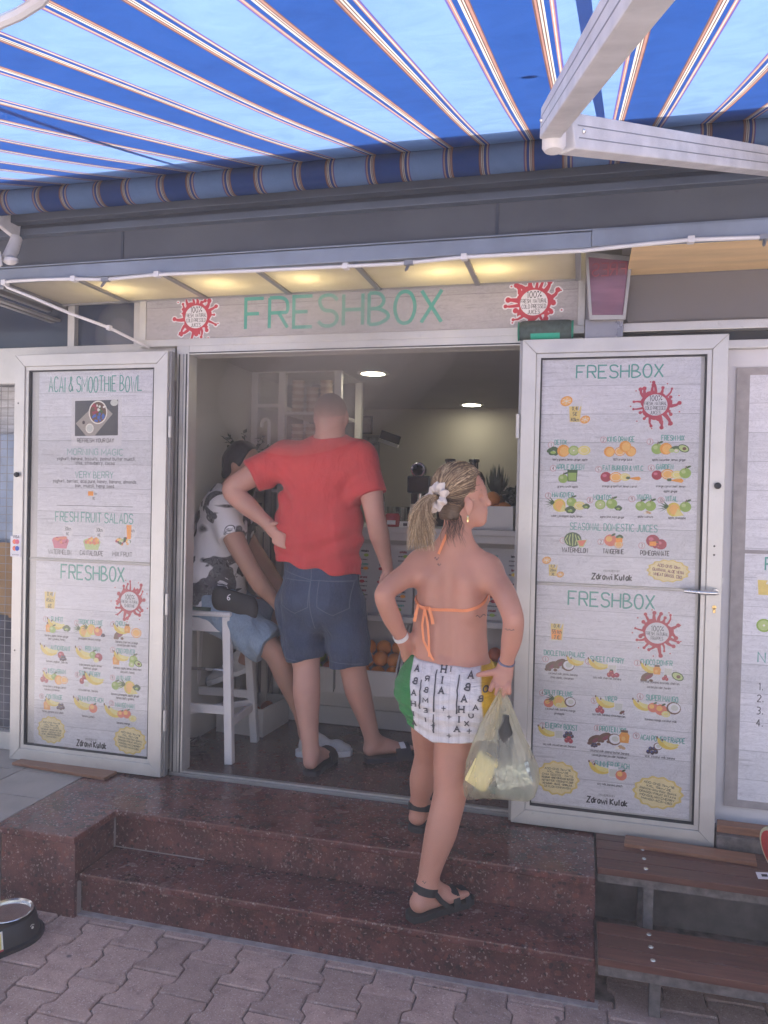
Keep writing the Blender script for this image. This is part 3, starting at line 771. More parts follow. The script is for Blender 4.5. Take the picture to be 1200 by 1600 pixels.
def drink_glass(P, x, z, s, lines, orange=True, hot=False):
    P.poly([(x-s*.27,z-s*.5),(x+s*.27,z-s*.5),(x+s*.34,z+s*.5),(x-s*.34,z+s*.5)], 'paper')
    P.poly([(x-s*.24,z-s*.45),(x+s*.24,z-s*.45),(x+s*.29,z+s*.3),(x-s*.29,z+s*.3)], 'gold')
    if hot: P.poly([(x-s*.24,z-s*.42),(x+s*.2,z-s*.42),(x+s*.22,z+s*.02),(x-s*.25,z+s*.02)], 'neon')
    P.stroke([(x+s*.14,z+s*.1),(x+s*.36,z+s*.78),(x+s*.62,z+s*.82)], s*.07, 'paper')
    if orange:
        for (ox, oz, q) in ((-.42,.56,.3),(.48,-.34,.24)):
            P.ell(x+s*ox, z+s*oz, s*q, s*q*.8, 'orange', 12, .4); P.ell(x+s*ox, z+s*oz, s*q*.8, s*q*.62, 'orange2', 12, .4)
            for k in range(3): a = k*1.05+.4; P.stroke([(x+s*ox-s*q*.75*math.cos(a), z+s*oz-s*q*.55*math.sin(a)), (x+s*ox+s*q*.75*math.cos(a), z+s*oz+s*q*.55*math.sin(a))], s*.025, 'cream')
    for i, t_ in enumerate(lines): P.text(t_, x, z+s*(.2-.27*i), s*.17, 'ink', .13, sx=.8)
# ---- posters
class Poster:
    def __init__(s, label, x0, x1, z0, z1, quad, m=None, y=3.2885):
        s.q = [np.array(p, float) for p in quad]; s.x0, s.z0, s.w, s.h = x0, z0, x1-x0, z1-z0
        s.o = thing('menu_poster', label, 'poster', (x0, y, z0))
        s.sheet = bx('sheet', m or PRINT, s.o, 0, s.w, 0, .0015, 0, s.h); s.k = 0
        s.k = s.w/np.linalg.norm(s.q[1]-s.q[0])
    def P(s, x, y):
        """place on the sheet of a point measured on an enlarged view of the poster"""
        a, b, c, d = s.q; u = v = .5
        for _ in range(6):
            p = a*(1-u)*(1-v)+b*u*(1-v)+c*(1-u)*v+d*u*v - np.array((x, y))
            J = np.array([(b-a)*(1-v)+(d-c)*v, (c-a)*(1-u)+(d-b)*u]).T; du = np.linalg.solve(J, p); u -= du[0]; v -= du[1]
        return u*s.w, (1-v)*s.h
    def title(s, t_, x, y, h, width, ink='teal', wt=.13, name='heading', jit=0, dy=-.0002):
        P = Print(); P.text(t_, *s.P(x, y), h*s.k, ink, wt, width=width*s.k, it=2, jit=jit); P.put(name, s.o, dy)
    def entry(s, num, bxy, name, nxy, nh, fruits, ing, ih=11, ink='teal2', ndx=.062):
        P = Print(); k = s.k
        if num:
            x, z = s.P(*bxy); P.ell(x, z, 15*k, 15*k, 'red', 16); P.ell(x, z, 13.4*k, 13.4*k, 'paper', 16); P.text(num, x, z, 17*k, 'maroon', .13, sx=.8)
        x, z = s.P(*nxy); P.text(name, x, z, nh*k, ink, .17, sx=.62, it=1, jit=.25)
        for c_, fx, fy, fs in fruits: fruit(P, c_, *s.P(fx, fy), fs*k*1.18)
        for t_, ix, iy in ing: x, z = s.P(ix, iy); P.text(t_, x, z, ih*k, 'grey', .16, sx=.78, it=0, jit=.2)
        P.put('menu_entry', s.o, -.0003)
    def add(s, f, name, x, y, *a, **kw):
        P = Print(); f(P, *s.P(x, y), *a, **kw); P.put(name, s.o, -.0003)
def fr(codes, x, y, w, s, dy=0):
    n = len(codes); return [(c_, x+(i-(n-1)/2)*w/max(n-1, 1)*(1 if n > 1 else 0), y+(dy if i % 2 else 0), s) for i, c_ in enumerate(codes)]

# right door, upper sheet: juices
p = Poster('grey wood-print juice menu on the upper pane of the right door', -.176, .452, 1.374, 2.318, ((145,60),(890,65),(105,1105),(855,1140)))
p.title('FRESHBOX', 515, 132, 62, 405, wt=.12)
p.add(splash, 'splash_logo', 681, 292, 110*p.k, ['100%', 'FRESH, NATURAL', 'COLD PRESSED', 'JUICES'])
p.add(drink_glass, 'glass_picture', 303, 318, 102*p.k, ['0,4l', '5€', '40kn'])
p.entry('1', (185,466), 'DETOX', (232,455), 22, fr('goil', 270, 495, 150, 62), [('leafy greens,lemon,ginger,apple', 276, 536)])
p.entry('2', (438,447), 'KING ORANGE', (520,446), 24, fr('oho', 515, 503, 100, 52)+[('o', 540, 480, 56)], [('100% orange juice', 526, 540)])
p.entry('3', (655,460), 'FRESH MIX', (760,445), 24, fr('aoyv', 748, 494, 120, 58), [('apple,cucumber,lemon,ginger', 741, 545)])
p.entry('4', (194,576), 'APPLE QUEEN', (276,571), 24, [('a', 242, 625, 50), ('G', 287, 612, 62)], [('granny smith apple', 263, 662)])
p.entry('5', (413,584), 'FAT BURNER & VIT.C', (528,580), 23, [('R', 448, 620, 56), ('h', 495, 622, 60), ('l', 538, 622, 50), ('t', 582, 628, 60)], [('orange,grapefruit,lemon,carrot', 512, 664)])
p.entry('6', (660,581), 'GARDEN', (722,578), 24, [('R', 686, 615, 52), ('h', 735, 612, 60), ('l', 777, 615, 52), ('a', 815, 608, 56), ('t', 775, 640, 66)], [('orange,carrot,beet,lemon', 748, 667), ('apple,ginger', 748, 690)])
p.entry('7', (168,703), 'HANGOVER', (240,701), 24, [('p', 222, 745, 78), ('a', 282, 735, 52), ('g', 275, 770, 52), ('l', 320, 752, 56), ('g', 352, 755, 36)], [('celery,pineapple,apple,lemon', 258, 800)])
p.entry('8', (371,727), 'MOHITOS', (430,715), 24, [('i', 420, 748, 60), ('a', 474, 745, 56), ('g', 505, 765, 36)], [('apple,lime,mint,ginger', 476, 806)])
p.entry('9', (569,724), 'VIAGRA', (627,716), 24, [('a', 610, 757, 52), ('a', 655, 757, 56), ('n', 640, 786, 40)], [('apple,walnuts', 631, 806)])
p.entry('10', (704,731), 'VITAL', (753,725), 24, [('p', 762, 770, 80), ('a', 815, 763, 56)], [('apple,pineapple', 776, 813)])
p.title('SEASONAL DOMESTIC JUICES', 480, 855, 34, 410, 'teal2', .12)
p.entry('1', (238,914), 'WATERMELON', (296,960), 22, [('w', 300, 915, 78)], [], ink='grey')
p.entry('2', (421,922), 'TANGERINE', (480,967), 22, [('r', 468, 915, 66), ('h', 505, 935, 42), ('g', 510, 900, 34)], [], ink='grey')
p.entry('3', (614,940), 'POMEGRANATE', (674,976), 22, [('R', 665, 918, 66), ('R', 703, 935, 56), ('s', 685, 940, 40)], [], ink='grey')
P = Print(); 
for (a, b) in ((508,915),(665,932)):
    x, z = p.P(a, b); P.poly([(x-15*p.k,z-11*p.k),(x+16*p.k,z-9*p.k),(x+15*p.k,z+12*p.k),(x-16*p.k,z+10*p.k)], 'neon')
P.put('price_sticker', p.o, -.0012)
p.add(drink_glass, 'glass_picture', 188, 1048, 76*p.k, ['0,2l', '20kn', '3€'])
p.title('POWERED BY', 472, 1058, 9, 75, 'grey', .14); p.title('Zdrawi Kutak', 472, 1086, 28, 188, 'ink', .22, 'maker_name')
p.add(badge, 'price_badge', 735, 1058, 92*p.k, ['ADD-ONS 10kn', 'GUARANA, ALOE VERA', 'WHEAT GRASS, CBD'], sq=.56, rot=-.1)
# right door, lower sheet: frappes
p = Poster('grey wood-print frappe menu on the lower pane of the right door', -.180, .456, .436, 1.360, ((118,30),(862,60),(85,1065),(835,1140)))
p.title('FRESHBOX', 478, 102, 68, 400, wt=.12)
p.add(splash, 'splash_logo', 690, 255, 108*p.k, ['100%', 'FRESH, NATURAL', 'FRAPPES'])
p.add(drink_glass, 'glass_picture', 222, 247, 106*p.k, ['0,4l', '55 kn', '7 €'], False, True)
p.entry('1', (166,386), 'DIOCLETIAN PALACE', (258,360), 24, fr('kkcb', 255, 415, 120, 66, -12), [('coconut milk,dates,banana', 250, 456), ('chia seeds, cinnamon', 246, 474)])
p.entry('2', (372,395), 'SWEET CHERRY', (460,385), 25, [('b', 425, 418, 76), ('m', 484, 425, 60), ('s', 480, 452, 46), ('R', 505, 458, 26)], [('soy milk,cherries,banana', 460, 473)])
p.entry('3', (600,399), 'CHOCO POWER', (687,396), 25, [('k', 645, 460, 62), ('b', 665, 432, 70), ('j', 690, 432, 50), ('m', 740, 436, 56), ('v', 783, 460, 62), ('s', 728, 468, 34)], [('soy milk,banana,avocado,cherries', 703, 490), ('cocoa powder,honey', 698, 514)])
p.entry('4', (150,547), 'SPLIT DELUXE', (228,548), 24, [('r', 180, 595, 50), ('p', 230, 583, 72), ('c', 284, 590, 58), ('l', 230, 605, 34)], [('coconut milk,banana,mango', 237, 626), ('pineapple', 232, 645)])
p.entry('5', (398,581), 'VIBER', (478,572), 24, [('s', 427, 622, 50), ('b', 460, 600, 78), ('m', 514, 607, 58), ('k', 530, 634, 26)], [('soy milk,banana,strawberries', 467, 650)])
p.entry('6', (613,558), 'SUPER MANGO', (713,566), 25, [('b', 634, 610, 78), ('r', 672, 610, 52), ('r', 708, 620, 60), ('c', 765, 612, 70), ('l', 730, 640, 40)], [('banana,mango,coconut milk', 707, 670)])
p.entry('7', (150,704), 'ENERGY BOOST', (242,708), 25, [('b', 180, 742, 74), ('m', 230, 742, 60), ('d', 275, 745, 58), ('s', 278, 768, 48)], [('soy milk,mixed berries,banana', 231, 797)])
p.entry('8', (413,712), 'PROTEIN XXL', (490,718), 25, fr('kkcj', 470, 765, 140, 68, -12)+[('n', 520, 800, 56), ('d', 398, 792, 36)], [('coconut milk,peanut butter,banana', 470, 825), ('cocoa,protein powder,hazelnut', 468, 845)])
p.entry('9', (595,746), 'ACAI POWER FRAPPE', (716,760), 24, [('d', 668, 812, 60), ('c', 694, 795, 42), ('b', 745, 793, 78)], [('acai, coconut milk,banana', 703, 845)])
p.entry('10', (392,879), 'SUMMER PEACH', (482,887), 25, [('b', 432, 915, 84), ('m', 488, 922, 62), ('r', 525, 936, 56)], [('soy milk,banana,peach', 472, 982)])
p.add(badge, 'price_badge', 222, 955, 98*p.k, ['ADD-ONS 7kn/1€', 'XXL 15kn/2€', 'CHIA SEEDS - OATS', 'NO SUGAR - HONEY OR PEANUT BUTTER', 'NUT BUTTER - COCONUT FLOUR', 'NO SUGAR - AGAVE - SPIRULINA', 'CEYLON CINNAMON'], ink='ink', sq=.82)
p.add(badge, 'price_badge', 694, 1015, 108*p.k, ['ADD-ONS 7kn/1€', 'XXL 15kn/2€', 'PAPAYA- PAW PAW- GUAVA', 'DRAGON FRUIT PITAYA', 'MONGOLIAN CHERRY', 'MANGO-ACAI-CBD'], ink='ink', sq=.68, rot=-.12)
p.title('POWERED BY', 458, 1034, 9, 75, 'grey', .14); p.title('Zdrawi Kutak', 458, 1062, 28, 188, 'ink', .22, 'maker_name')
# left door, upper sheet: acai bowls
p = Poster('grey wood-print acai bowl and fruit salad menu on the left door', -2.660, -2.018, 1.376, 2.318, ((270,150),(978,158),(262,1345),(966,1372)))
p.title('ACAI & SMOOTHIE BOWL', 622, 250, 82, 580, wt=.075, jit=.3)
P = Print(); k = p.k
def rect(ink, *pts): P.poly([p.P(*q) for q in pts], ink)
rect('paper', (478,640),(790,640),(790,332),(478,332)); rect('slate', (500,575),(768,575),(768,352),(500,352))
rect('wood', (505,495),(570,574),(625,574),(735,440),(650,353))
x, z = p.P(644,428); P.ell(x, z, 58*k, 64*k, 'cream', 24); P.ell(x, z, 51*k, 57*k, 'brown', 24)
rng = random.Random(4)
for q in range(46):
    a, r_ = rng.uniform(0, 2*PI), math.sqrt(rng.random())*46*k
    col = 'blue' if math.sin(a) < -.3 else ('berry' if math.cos(a) < -.2 else ('cream' if rng.random() < .5 else 'dgreen'))
    P.ell(x+r_*math.cos(a), z+r_*math.sin(a)*1.1, 7*k, 7*k, col, 7)
x, z = p.P(594,528); P.ell(x, z, 26*k, 27*k, 'cream', 16); P.ell(x, z, 20*k, 21*k, 'glass', 16); x, z = p.P(745,370); P.ell(x, z, 24*k, 18*k, 'glass', 14); x, z = p.P(556,490); P.ell(x, z, 9*k, 10*k, 'dark', 9)
P.put('bowl_photo', p.o, -.0003)
p.title('REFRESH YOUR DAY', 632, 605, 21, 228, 'ink', .12, dy=-.0034)
for head, hx, hy, hw, ls in (('MORNING MAGIC', 626, 678, 346, (('yoghurt, banana, biscuits, peanut butter muesli,', 632, 720, 494), ('chia, strawberry, cocoa', 628, 747, 240))), ('VERY BERRY', 623, 822, 236, (('yoghurt, berries, acai pure, honey, banana, almonds,', 626, 863, 530), ('ban, muesli, hemp seed', 626, 892, 240)))):
    P = Print(); P.text(head, *p.P(hx, hy), 34*k, 'teal', .085, width=hw*k, it=2, jit=.25)
    for t_, ix, iy, iw in ls: P.text(t_, *p.P(ix, iy), 18*k, 'ink', .13, width=iw*k, it=1, jit=.2)
    P.put('menu_entry', p.o, -.0003)
P = Print(); x, z = p.P(612,950); P.ell(x, z, 30*k, 26*k, 'paper', 16); x2, z2 = p.P(602,940); P.poly([(x2-16*k,z2-12*k),(x2+17*k,z2-12*k),(x2+17*k,z2+12*k),(x2-16*k,z2+12*k)], 'neon'); P.text('kn', x+22*k, z+9*k, 13*k, 'ink', .14, sx=.8); P.text('7€', x+8*k, z-18*k, 14*k, 'ink', .14, sx=.8); P.put('price_sticker', p.o, -.0003)
P = Print(); P.stroke([p.P(388,1013), p.P(862,1026)], 2.5*k, 'ink'); P.put('rule', p.o, -.0003)
p.title('FRESH FRUIT SALADS', 622, 1092, 52, 484, wt=.1, jit=.2)
for nm, cx, cy, nx, bowl, fill, pr in (('WATERMELON', 414, 1240, 411, 'pink', ('coral','pink','berry'), ('30kn','4€')), ('CANTALOUPE', 612, 1248, 611, 'green2', ('orange2','orange','coral'), ('30kn','4€')), ('MIX FRUIT', 805, 1250, 801, 'paper', ('berry','cream','dgreen','orange2','dark','green2'), ('40kn','5€'))):
    P = Print(); x, z = p.P(cx, cy); s = 54*k; rng = random.Random(cx)
    P.text(pr[0], x+42*k, z+70*k, 20*k, 'ink', .12, sx=.8)
    P.ell(x+46*k, z+56*k, 36*k, 34*k, 'paper', 16); P.text(pr[0], x+46*k, z+68*k, 20*k, 'ink', .12, sx=.75); P.text(pr[1], x+44*k, z+40*k, 17*k, 'ink', .12, sx=.75)
    if nm == 'MIX FRUIT': P.poly([(x+18*k,z+96*k),(x+50*k,z+96*k),(x+46*k,z+20*k),(x+24*k,z+20*k)], 'neon')
    P.poly([(x-s*.98, z), (x-s*.72, z-s*.78), (x+s*.72, z-s*.78), (x+s*.98, z)], bowl)
    P.ell(x, z, s, s*.42, bowl, 20)
    for q in range(26):
        a, r_ = rng.uniform(0, 2*PI), math.sqrt(rng.random())*.8; P.ell(x+r_*s*math.cos(a), z+s*.12+r_*s*.42*math.sin(a), s*.17, s*.16, rng.choice(fill), 8, rng.random())
    P.poly([(x-s*.9, z-s*.18), (x-s*.72, z-s*.74), (x+s*.72, z-s*.74), (x+s*.9, z-s*.18), (x, z-s*.34)], bowl)
    P.text(nm, *p.P(nx, 1312 if cx < 500 else (1318 if cx < 700 else 1323)), 24*k, 'ink', .11, width=(118 if nm == 'MIX FRUIT' else 145)*k)
    P.put('menu_entry', p.o, -.0003)
# left door, lower sheet: smoothies
p = Poster('grey wood-print smoothie menu on the lower pane of the left door', -2.662, -2.012, .416, 1.358, ((258,80),(968,100),(238,1215),(942,1275)))
p.title('FRESHBOX', 612, 150, 76, 390, wt=.12)
p.add(splash, 'splash_logo', 842, 315, 108*p.k, ['100%', 'FRESH, NATURAL', 'SMOOTHIE'])
p.add(drink_glass, 'glass_picture', 345, 310, 122*p.k, ['0,4l', '45kn', '6€'], False)
for a in (('1', (316,437), 'SLIMFIT', (390,436), [('j', 338, 488, 60), ('b', 390, 480, 86), ('a', 362, 500, 44), ('g', 450, 490, 50)], [('banana,apple,lemon,ginger', 388, 538), ('leafy greens,honey', 388, 558)]),
          ('2', (515,455), 'TROPIC DELUXE', (600,450), [('p', 560, 500, 78), ('p', 605, 490, 70), ('r', 648, 505, 56), ('d', 678, 526, 30)], [('pineapple,banana,mango', 595, 552)]),
          ('3', (738,458), 'CHOCO', (787,452), [('k', 775, 518, 66), ('b', 795, 500, 76), ('j', 826, 485, 52), ('h', 880, 508, 62)], [('banana,cherries,orange', 822, 566), ('cocoa powder,honey', 822, 585)]),
          ('4', (304,615), 'ANTIOXIDANT', (412,613), [('b', 345, 640, 90), ('R', 415, 655, 44), ('d', 428, 672, 50)], [('banana,yoghurt, berries', 390, 696)]),
          ('5', (531,612), 'IRON MAN', (613,612), [('b', 570, 655, 92), ('a', 615, 650, 46), ('R', 650, 662, 50), ('l', 635, 680, 34)], [('kale,banana,apple,lemon', 600, 712), ('beetroot,ginger', 600, 731)]),
          ('6', (736,615), 'CBD POWER', (815,622), [('j', 757, 675, 62), ('b', 795, 665, 74), ('a', 862, 672, 54), ('v', 890, 695, 52), ('i', 850, 700, 40)], [('banana,apple,lemon,lime,mint', 826, 726), ('cbd,oats,honey', 826, 748)]),
          ('7', (311,752), 'INSTAGRAM', (388,755), [('s', 310, 800, 60), ('b', 350, 795, 70), ('a', 372, 788, 40), ('o', 400, 808, 54), ('h', 435, 808, 50)], [('strawberry,orange,carrot', 374, 850), ('banana,cinnamon', 358, 868)]),
          ('8', (517,772), 'STRAWBERRY', (595,765), [('s', 562, 802, 66), ('m', 575, 825, 46), ('b', 630, 810, 94)], [('strawberries, banana', 585, 866)]),
          ('9', (734,784), 'ANTI-AGE', (802,787), [('a', 752, 832, 50), ('i', 785, 825, 44), ('p', 838, 836, 86), ('g', 880, 840, 46)], [('banana,pineapple,apple,ginger', 812, 887), ('lemon,leafy greens', 812, 908)]),
          ('10', (291,910), 'CONTRAGE', (372,913), [('j', 325, 962, 64), ('b', 365, 955, 70), ('d', 412, 968, 58)], [('honey,banana,acai,plum', 362, 1004)]),
          ('11', (511,925), 'SUMMER PEACH', (600,920), [('b', 560, 965, 96), ('r', 615, 975, 56)], [('banana,peach', 585, 1025)]),
          ('12', (728,940), 'MANGO MAN', (808,952), [('b', 750, 1005, 96), ('r', 785, 1005, 46), ('r', 820, 1003, 54), ('l', 855, 1030, 46)], [('banana,mango', 800, 1060)])):
    p.entry(a[0], a[1], a[2], a[3], 24, a[4], a[5], 12)
p.add(badge, 'price_badge', 352, 1115, 84*p.k, ['ADD-ONS 7kn/1€', 'XXL 15kn/2€', 'HONEY - OATS', 'NO SUGAR - PEANUT BUTTER', 'AGAVE - COCONUT MILK', 'ALOE - PROTEIN POWDER', 'CINNAMON'], ink='ink', sq=.84)
p.add(badge, 'price_badge', 838, 1165, 92*p.k, ['ADD-ONS 7kn/1€', 'XXL 15kn/2€', 'PAPAYA- PAW PAW- GUAVA', 'DRAGON FRUIT PITAYA', 'MONGOLIAN CHERRY', 'MANGO-ACAI-CBD'], ink='ink', sq=.76, rot=-.1)
p.title('POWERED BY', 603, 1168, 10, 75, 'grey', .14); p.title('Zdrawi Kutak', 603, 1196, 32, 182, 'ink', .22, 'maker_name')
# next bay: only the edge of its poster is in the picture
p = Poster('framed wood-print poster cut by the right edge of the picture', .60, 1.20, .48, 2.275, ((0,0),(1000,0),(0,3000),(1000,3000)), y=3.372)
EDGE = mat('poster_edge', (.36,.33,.33), .6, vary=.15, vscale=20)
for q in ((0,.05,0,p.h), (p.w-.05,p.w,0,p.h)): bx('border', EDGE, p.o, q[0], q[1], -.003, 0, q[2], q[3])
for q in (0, p.h-.03): bx('border', EDGE, p.o, .0502, p.w-.0502, -.003, 0, q, q+.03)
bx('border', EDGE, p.o, .0502, p.w-.0502, -.003, 0, 1.04, 1.055)
for t_, x, z, h_, ink_ in (('1.', .125, .50, .028, 'ink'), ('2.', .125, .452, .028, 'ink'), ('3.', .125, .402, .028, 'ink'), ('4.', .125, .352, .028, 'ink'), ('FRESHBOX', .30, 1.0, .05, 'teal'), ('N', .125, .62, .04, 'teal2')):
    P = Print(); P.text(t_, x, z, h_, ink_, .12); P.put('lettering', p.o, -.0003)
P = Print(); fruit(P, 'i', .13, .75, .08); fruit(P, 's', .2, .74, .06); P.put('fruit_picture', p.o, -.0003)
P = Print(); drink_glass(P, .125, .91, .08, [], False); P.put('glass_picture', p.o, -.0003)

# sign over the doorway
sg = thing('shop_sign', 'long wood-print sign board with green lettering and red splash logos over the doorway', 'sign', (-2.10, 3.349, 2.466))
bx('board', PRINT_S, sg, .0005, 2.064, .004, .012, 0, .27)
P = Print(); P.text('FRESHBOX', 1.004, .107, .142, 'teal', .115, width=.945, it=3); P.put('lettering', sg, .0035)
for x in (.272, 1.88):
    P = Print(); splash(P, x, .103, .118, ['100%', 'FRESH, NATURAL', 'COLD PRESSED', 'JUICES']); P.put('splash_logo', sg, .0035)
# payment sticker
stk = thing('payment_sticker', 'small white card payment sticker peeling off the left door stile', 'sticker', (-2.795, 3.2605, 1.375))
MB().prism([(0,0),(.062,0),(.064,.118),(.03,.112),(.012,.102),(0,.104)], 0, .001, 'XZ').build('sheet', PAPER, stk)
P = Print(); P.text('VISA', .034, .101, .013, 'slate', .2); P.ell(.025, .076, .0125, .0125, 'coral'); P.ell(.041, .076, .0125, .0125, 'pink'); P.ell(.025, .042, .0125, .0125, 'coral'); P.ell(.041, .042, .0125, .0125, 'blue'); P.text('erste bank', .032, .010, .006, 'ink', .14, width=.04); P.put('card_logos', stk, -.0003)
# ================================================================ awning
def stripe_ramp(t, xs, dark=(.015,.052,.20), light=(.125,.215,.40), wht=(.40,.375,.335), org=(.27,.145,.12), brn=(.10,.055,.05), mar=(.085,.065,.22)):
    per, a0 = .2925, -2.418
    f = t.math('FRACT', t.math('DIVIDE', t.math('SUBTRACT', xs, a0-.024-per*20), per))
    seq = [(dark, .004), (brn, .003), (org, .004), (brn, .002), (wht, .0032), (brn, .0024), (wht, .0036), (dark, .0095), (org, .0024), (wht, .0014), (org, .0032), (mar, .003)]
    st = []; x = 0
    for c_, w_ in seq: st.append((x/per, c_)); x += w_
    st.append((x/per, light)); xb = .024+.158+.024
    x = xb-sum(w_ for _, w_ in seq)
    for c_, w_ in seq[::-1]: st.append((x/per, c_)); x += w_
    st.append((x/per, dark))
    return t.ramp(f, st, 'CONSTANT')
def fabric_mat(name, trans=.62, dim=1.0):
    m = bpy.data.materials.new(name); t = NT(m); t.n.remove(t.b)
    tc = t.add('ShaderNodeTexCoord'); sp = t.add('ShaderNodeSeparateXYZ'); t.link(tc.outputs['Object'], sp.inputs[0])
    c = stripe_ramp(t, sp.outputs[0])
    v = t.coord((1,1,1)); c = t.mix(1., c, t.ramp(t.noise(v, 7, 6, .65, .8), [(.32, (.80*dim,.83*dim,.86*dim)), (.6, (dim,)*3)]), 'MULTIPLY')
    st = t.ramp(t.noise(t.coord((.5,3,1)), 6, 8, .8), [(.67, (0,0,0)), (.74, (.35,)*3)]); c = t.mix(st, c, t.mix(1., c, (.75,.77,.8), 'MULTIPLY'))
    tr = t.add('ShaderNodeBsdfTranslucent'); di = t.add('ShaderNodeBsdfDiffuse')
    t.link(c, tr.inputs[0]); t.link(c, di.inputs[0])
    mx = t.add('ShaderNodeMixShader'); mx.inputs[0].default_value = trans; t.link(di.outputs[0], mx.inputs[1]); t.link(tr.outputs[0], mx.inputs[2])
    bp = t.add('ShaderNodeBump'); bp.inputs['Strength'].default_value = .25; bp.inputs['Distance'].default_value = .02; t.link(t.noise(v, 5, 4), bp.inputs['Height'])
    t.link(bp.outputs[0], tr.inputs['Normal']); t.link(bp.outputs[0], di.inputs['Normal'])
    t.link(mx.outputs[0], t.out.inputs['Surface']); return m
FAB = fabric_mat('awning_canvas')
YR, ZR, RR = 2.80, 2.955, .052
SL = .31
def fab_z(x, y):
    u = (2.8-y)/2.35
    return ZR+RR - SL*(2.8-y) - .022*math.sin(PI*min(1, max(0, u)))*(1+.25*math.sin(x*2.1))
aw = thing('awning', 'blue and white striped folding-arm awning stretched overhead', 'awning')
mb = MB(); nx, ny = 60, 26; X0, X1 = -3.45, 2.35
for j in range(ny+1):
    y = 2.8-2.35*j/ny
    for i in range(nx+1):
        x = X0+(X1-X0)*i/nx
        mb.v.append((x, y, fab_z(x, y)+(.004*math.sin(x*9+y*3)*math.sin(PI*j/ny))))
for j in range(ny):
    for i in range(nx):
        a = j*(nx+1)+i; mb.quad(a, a+1, a+nx+2, a+nx+1)
fab = mb.build('canvas', FAB, aw, smooth=True)
# overlapped seams of the cloth
SEAM = mat('canvas_seam', (.05,.11,.34), .8)
def seam_mat():
    m = bpy.data.materials.new('canvas_seam_cloth'); t = NT(m); t.n.remove(t.b)
    tr = t.add('ShaderNodeBsdfTranslucent'); tr.inputs[0].default_value = (.09,.17,.42,1); di = t.add('ShaderNodeBsdfDiffuse'); di.inputs[0].default_value = (.12,.2,.42,1)
    mx = t.add('ShaderNodeMixShader'); mx.inputs[0].default_value = .5; t.link(di.outputs[0], mx.inputs[1]); t.link(tr.outputs[0], mx.inputs[2]); t.link(mx.outputs[0], t.out.inputs['Surface']); return m
SEAM = seam_mat()
for xs, w_, sk_ in ((-1.494, .020, .168), (.025, .024, -.039)):
    mb = MB()
    for j in range(ny+1):
        y = 2.79-2.33*j/ny; xx = xs+sk_*(2.64-y)
        for s in (0, 1): mb.v.append((xx+s*w_, y, fab_z(xx, y)+.004*math.sin(xx*9+y*3)*math.sin(PI*j/ny)-.004))
    for j in range(ny): mb.quad(2*j, 2*j+1, 2*j+3, 2*j+2)
    mb.build('seam', SEAM, aw, smooth=True)
# a dead leaf lying on the cloth shows as a dark patch
tag(MB().ball((-.14, 1.738, 0), .012, 8, (1.6, 1, .15)).build('fallen_leaf', mat('dry_leaf', (.10,.07,.04), .8), loc=(0, 0, fab_z(-.14, 1.738)+.012)), 'small dark leaf lying on top of the awning canvas', 'leaf')
# cloth wound on the roller
MB().lathe([(RR*.97, X0-.02), (RR*.97, X1+.02)], 28, (0, YR, ZR), 'X').build('roller_cloth', fabric_mat('roller_canvas_shaded', .05, .7), aw, smooth=True)  # same stripes dimmed, the shade on the roller is put into the colour
ALU_W = mat('white_powder_coat', (.66,.64,.64), .4, vary=.14, vscale=14, bump=.05)
bx('back_bar', STEEL, aw, X0, X1, 2.875, 2.925, 2.90, 2.955, .004)
for x in (X0-.02, X1+.02, -2.50): 
    MB().prism([(2.76,2.88),(2.93,2.84),(2.96,3.05),(2.84,3.06),(2.75,3.01)], x-.012, x+.012, 'YZ').build('end_bracket', ALU_W, aw, bevel=.003)
bx('front_bar', ALU_W, aw, X0, X1, .42, .48, fab_z(0,.45)-.035, fab_z(0,.45)+.03, .006)
def arm(E, S, Fr, mirror=False):
    E, S, Fr = Vector(E), Vector(S), Vector(Fr)
    def prof(a, b, w_, h_, nm):
        d = (b-a).normalized()
        p = MB().beam(a+d*.02, b, w_, h_).build(nm, ALU_W, aw, bevel=.004)
        sd = d.cross(Vector((0,0,1))).normalized(); u_ = sd.cross(d)
        for k in (-.18, .16): MB().beam(a+d*.04+u_*h_*k+sd*(w_/2), b+u_*h_*k+sd*(w_/2), .001, .0025).build('groove', ALU_D, p)
        sc = a+d*.06+sd*(w_/2)
        MB().ball((sc.x, sc.y, sc.z), .006, 8).build('bolt', SILV, p, smooth=True)
        return p
    prof(E+Vector((.012,.01,-.004)), S, .046, .078, 'shoulder_arm'); prof(E+Vector((-.01,0,.012)), Fr, .046, .064, 'fore_arm')
    kn = MB(); kn.lathe([(0,-.05),(.020,-.048),(.026,-.040),(.026,-.010),(.020,-.008),(.020,.0),(.026,.004),(.026,.030),(.02,.036),(0,.037)], 16, (E.x, E.y, E.z)); kn.build('elbow_joint', ALU_W, aw, smooth=True)
    MB().tube([S, S+Vector((0,.06,.03)), S+Vector((0,.12,.10))], [.028,.026,.022], 10).build('shoulder_bracket', ALU_W, aw, smooth=True)
arm((-.080,1.75,2.54), (.62,2.84,2.872), (.116,.50,2.155))
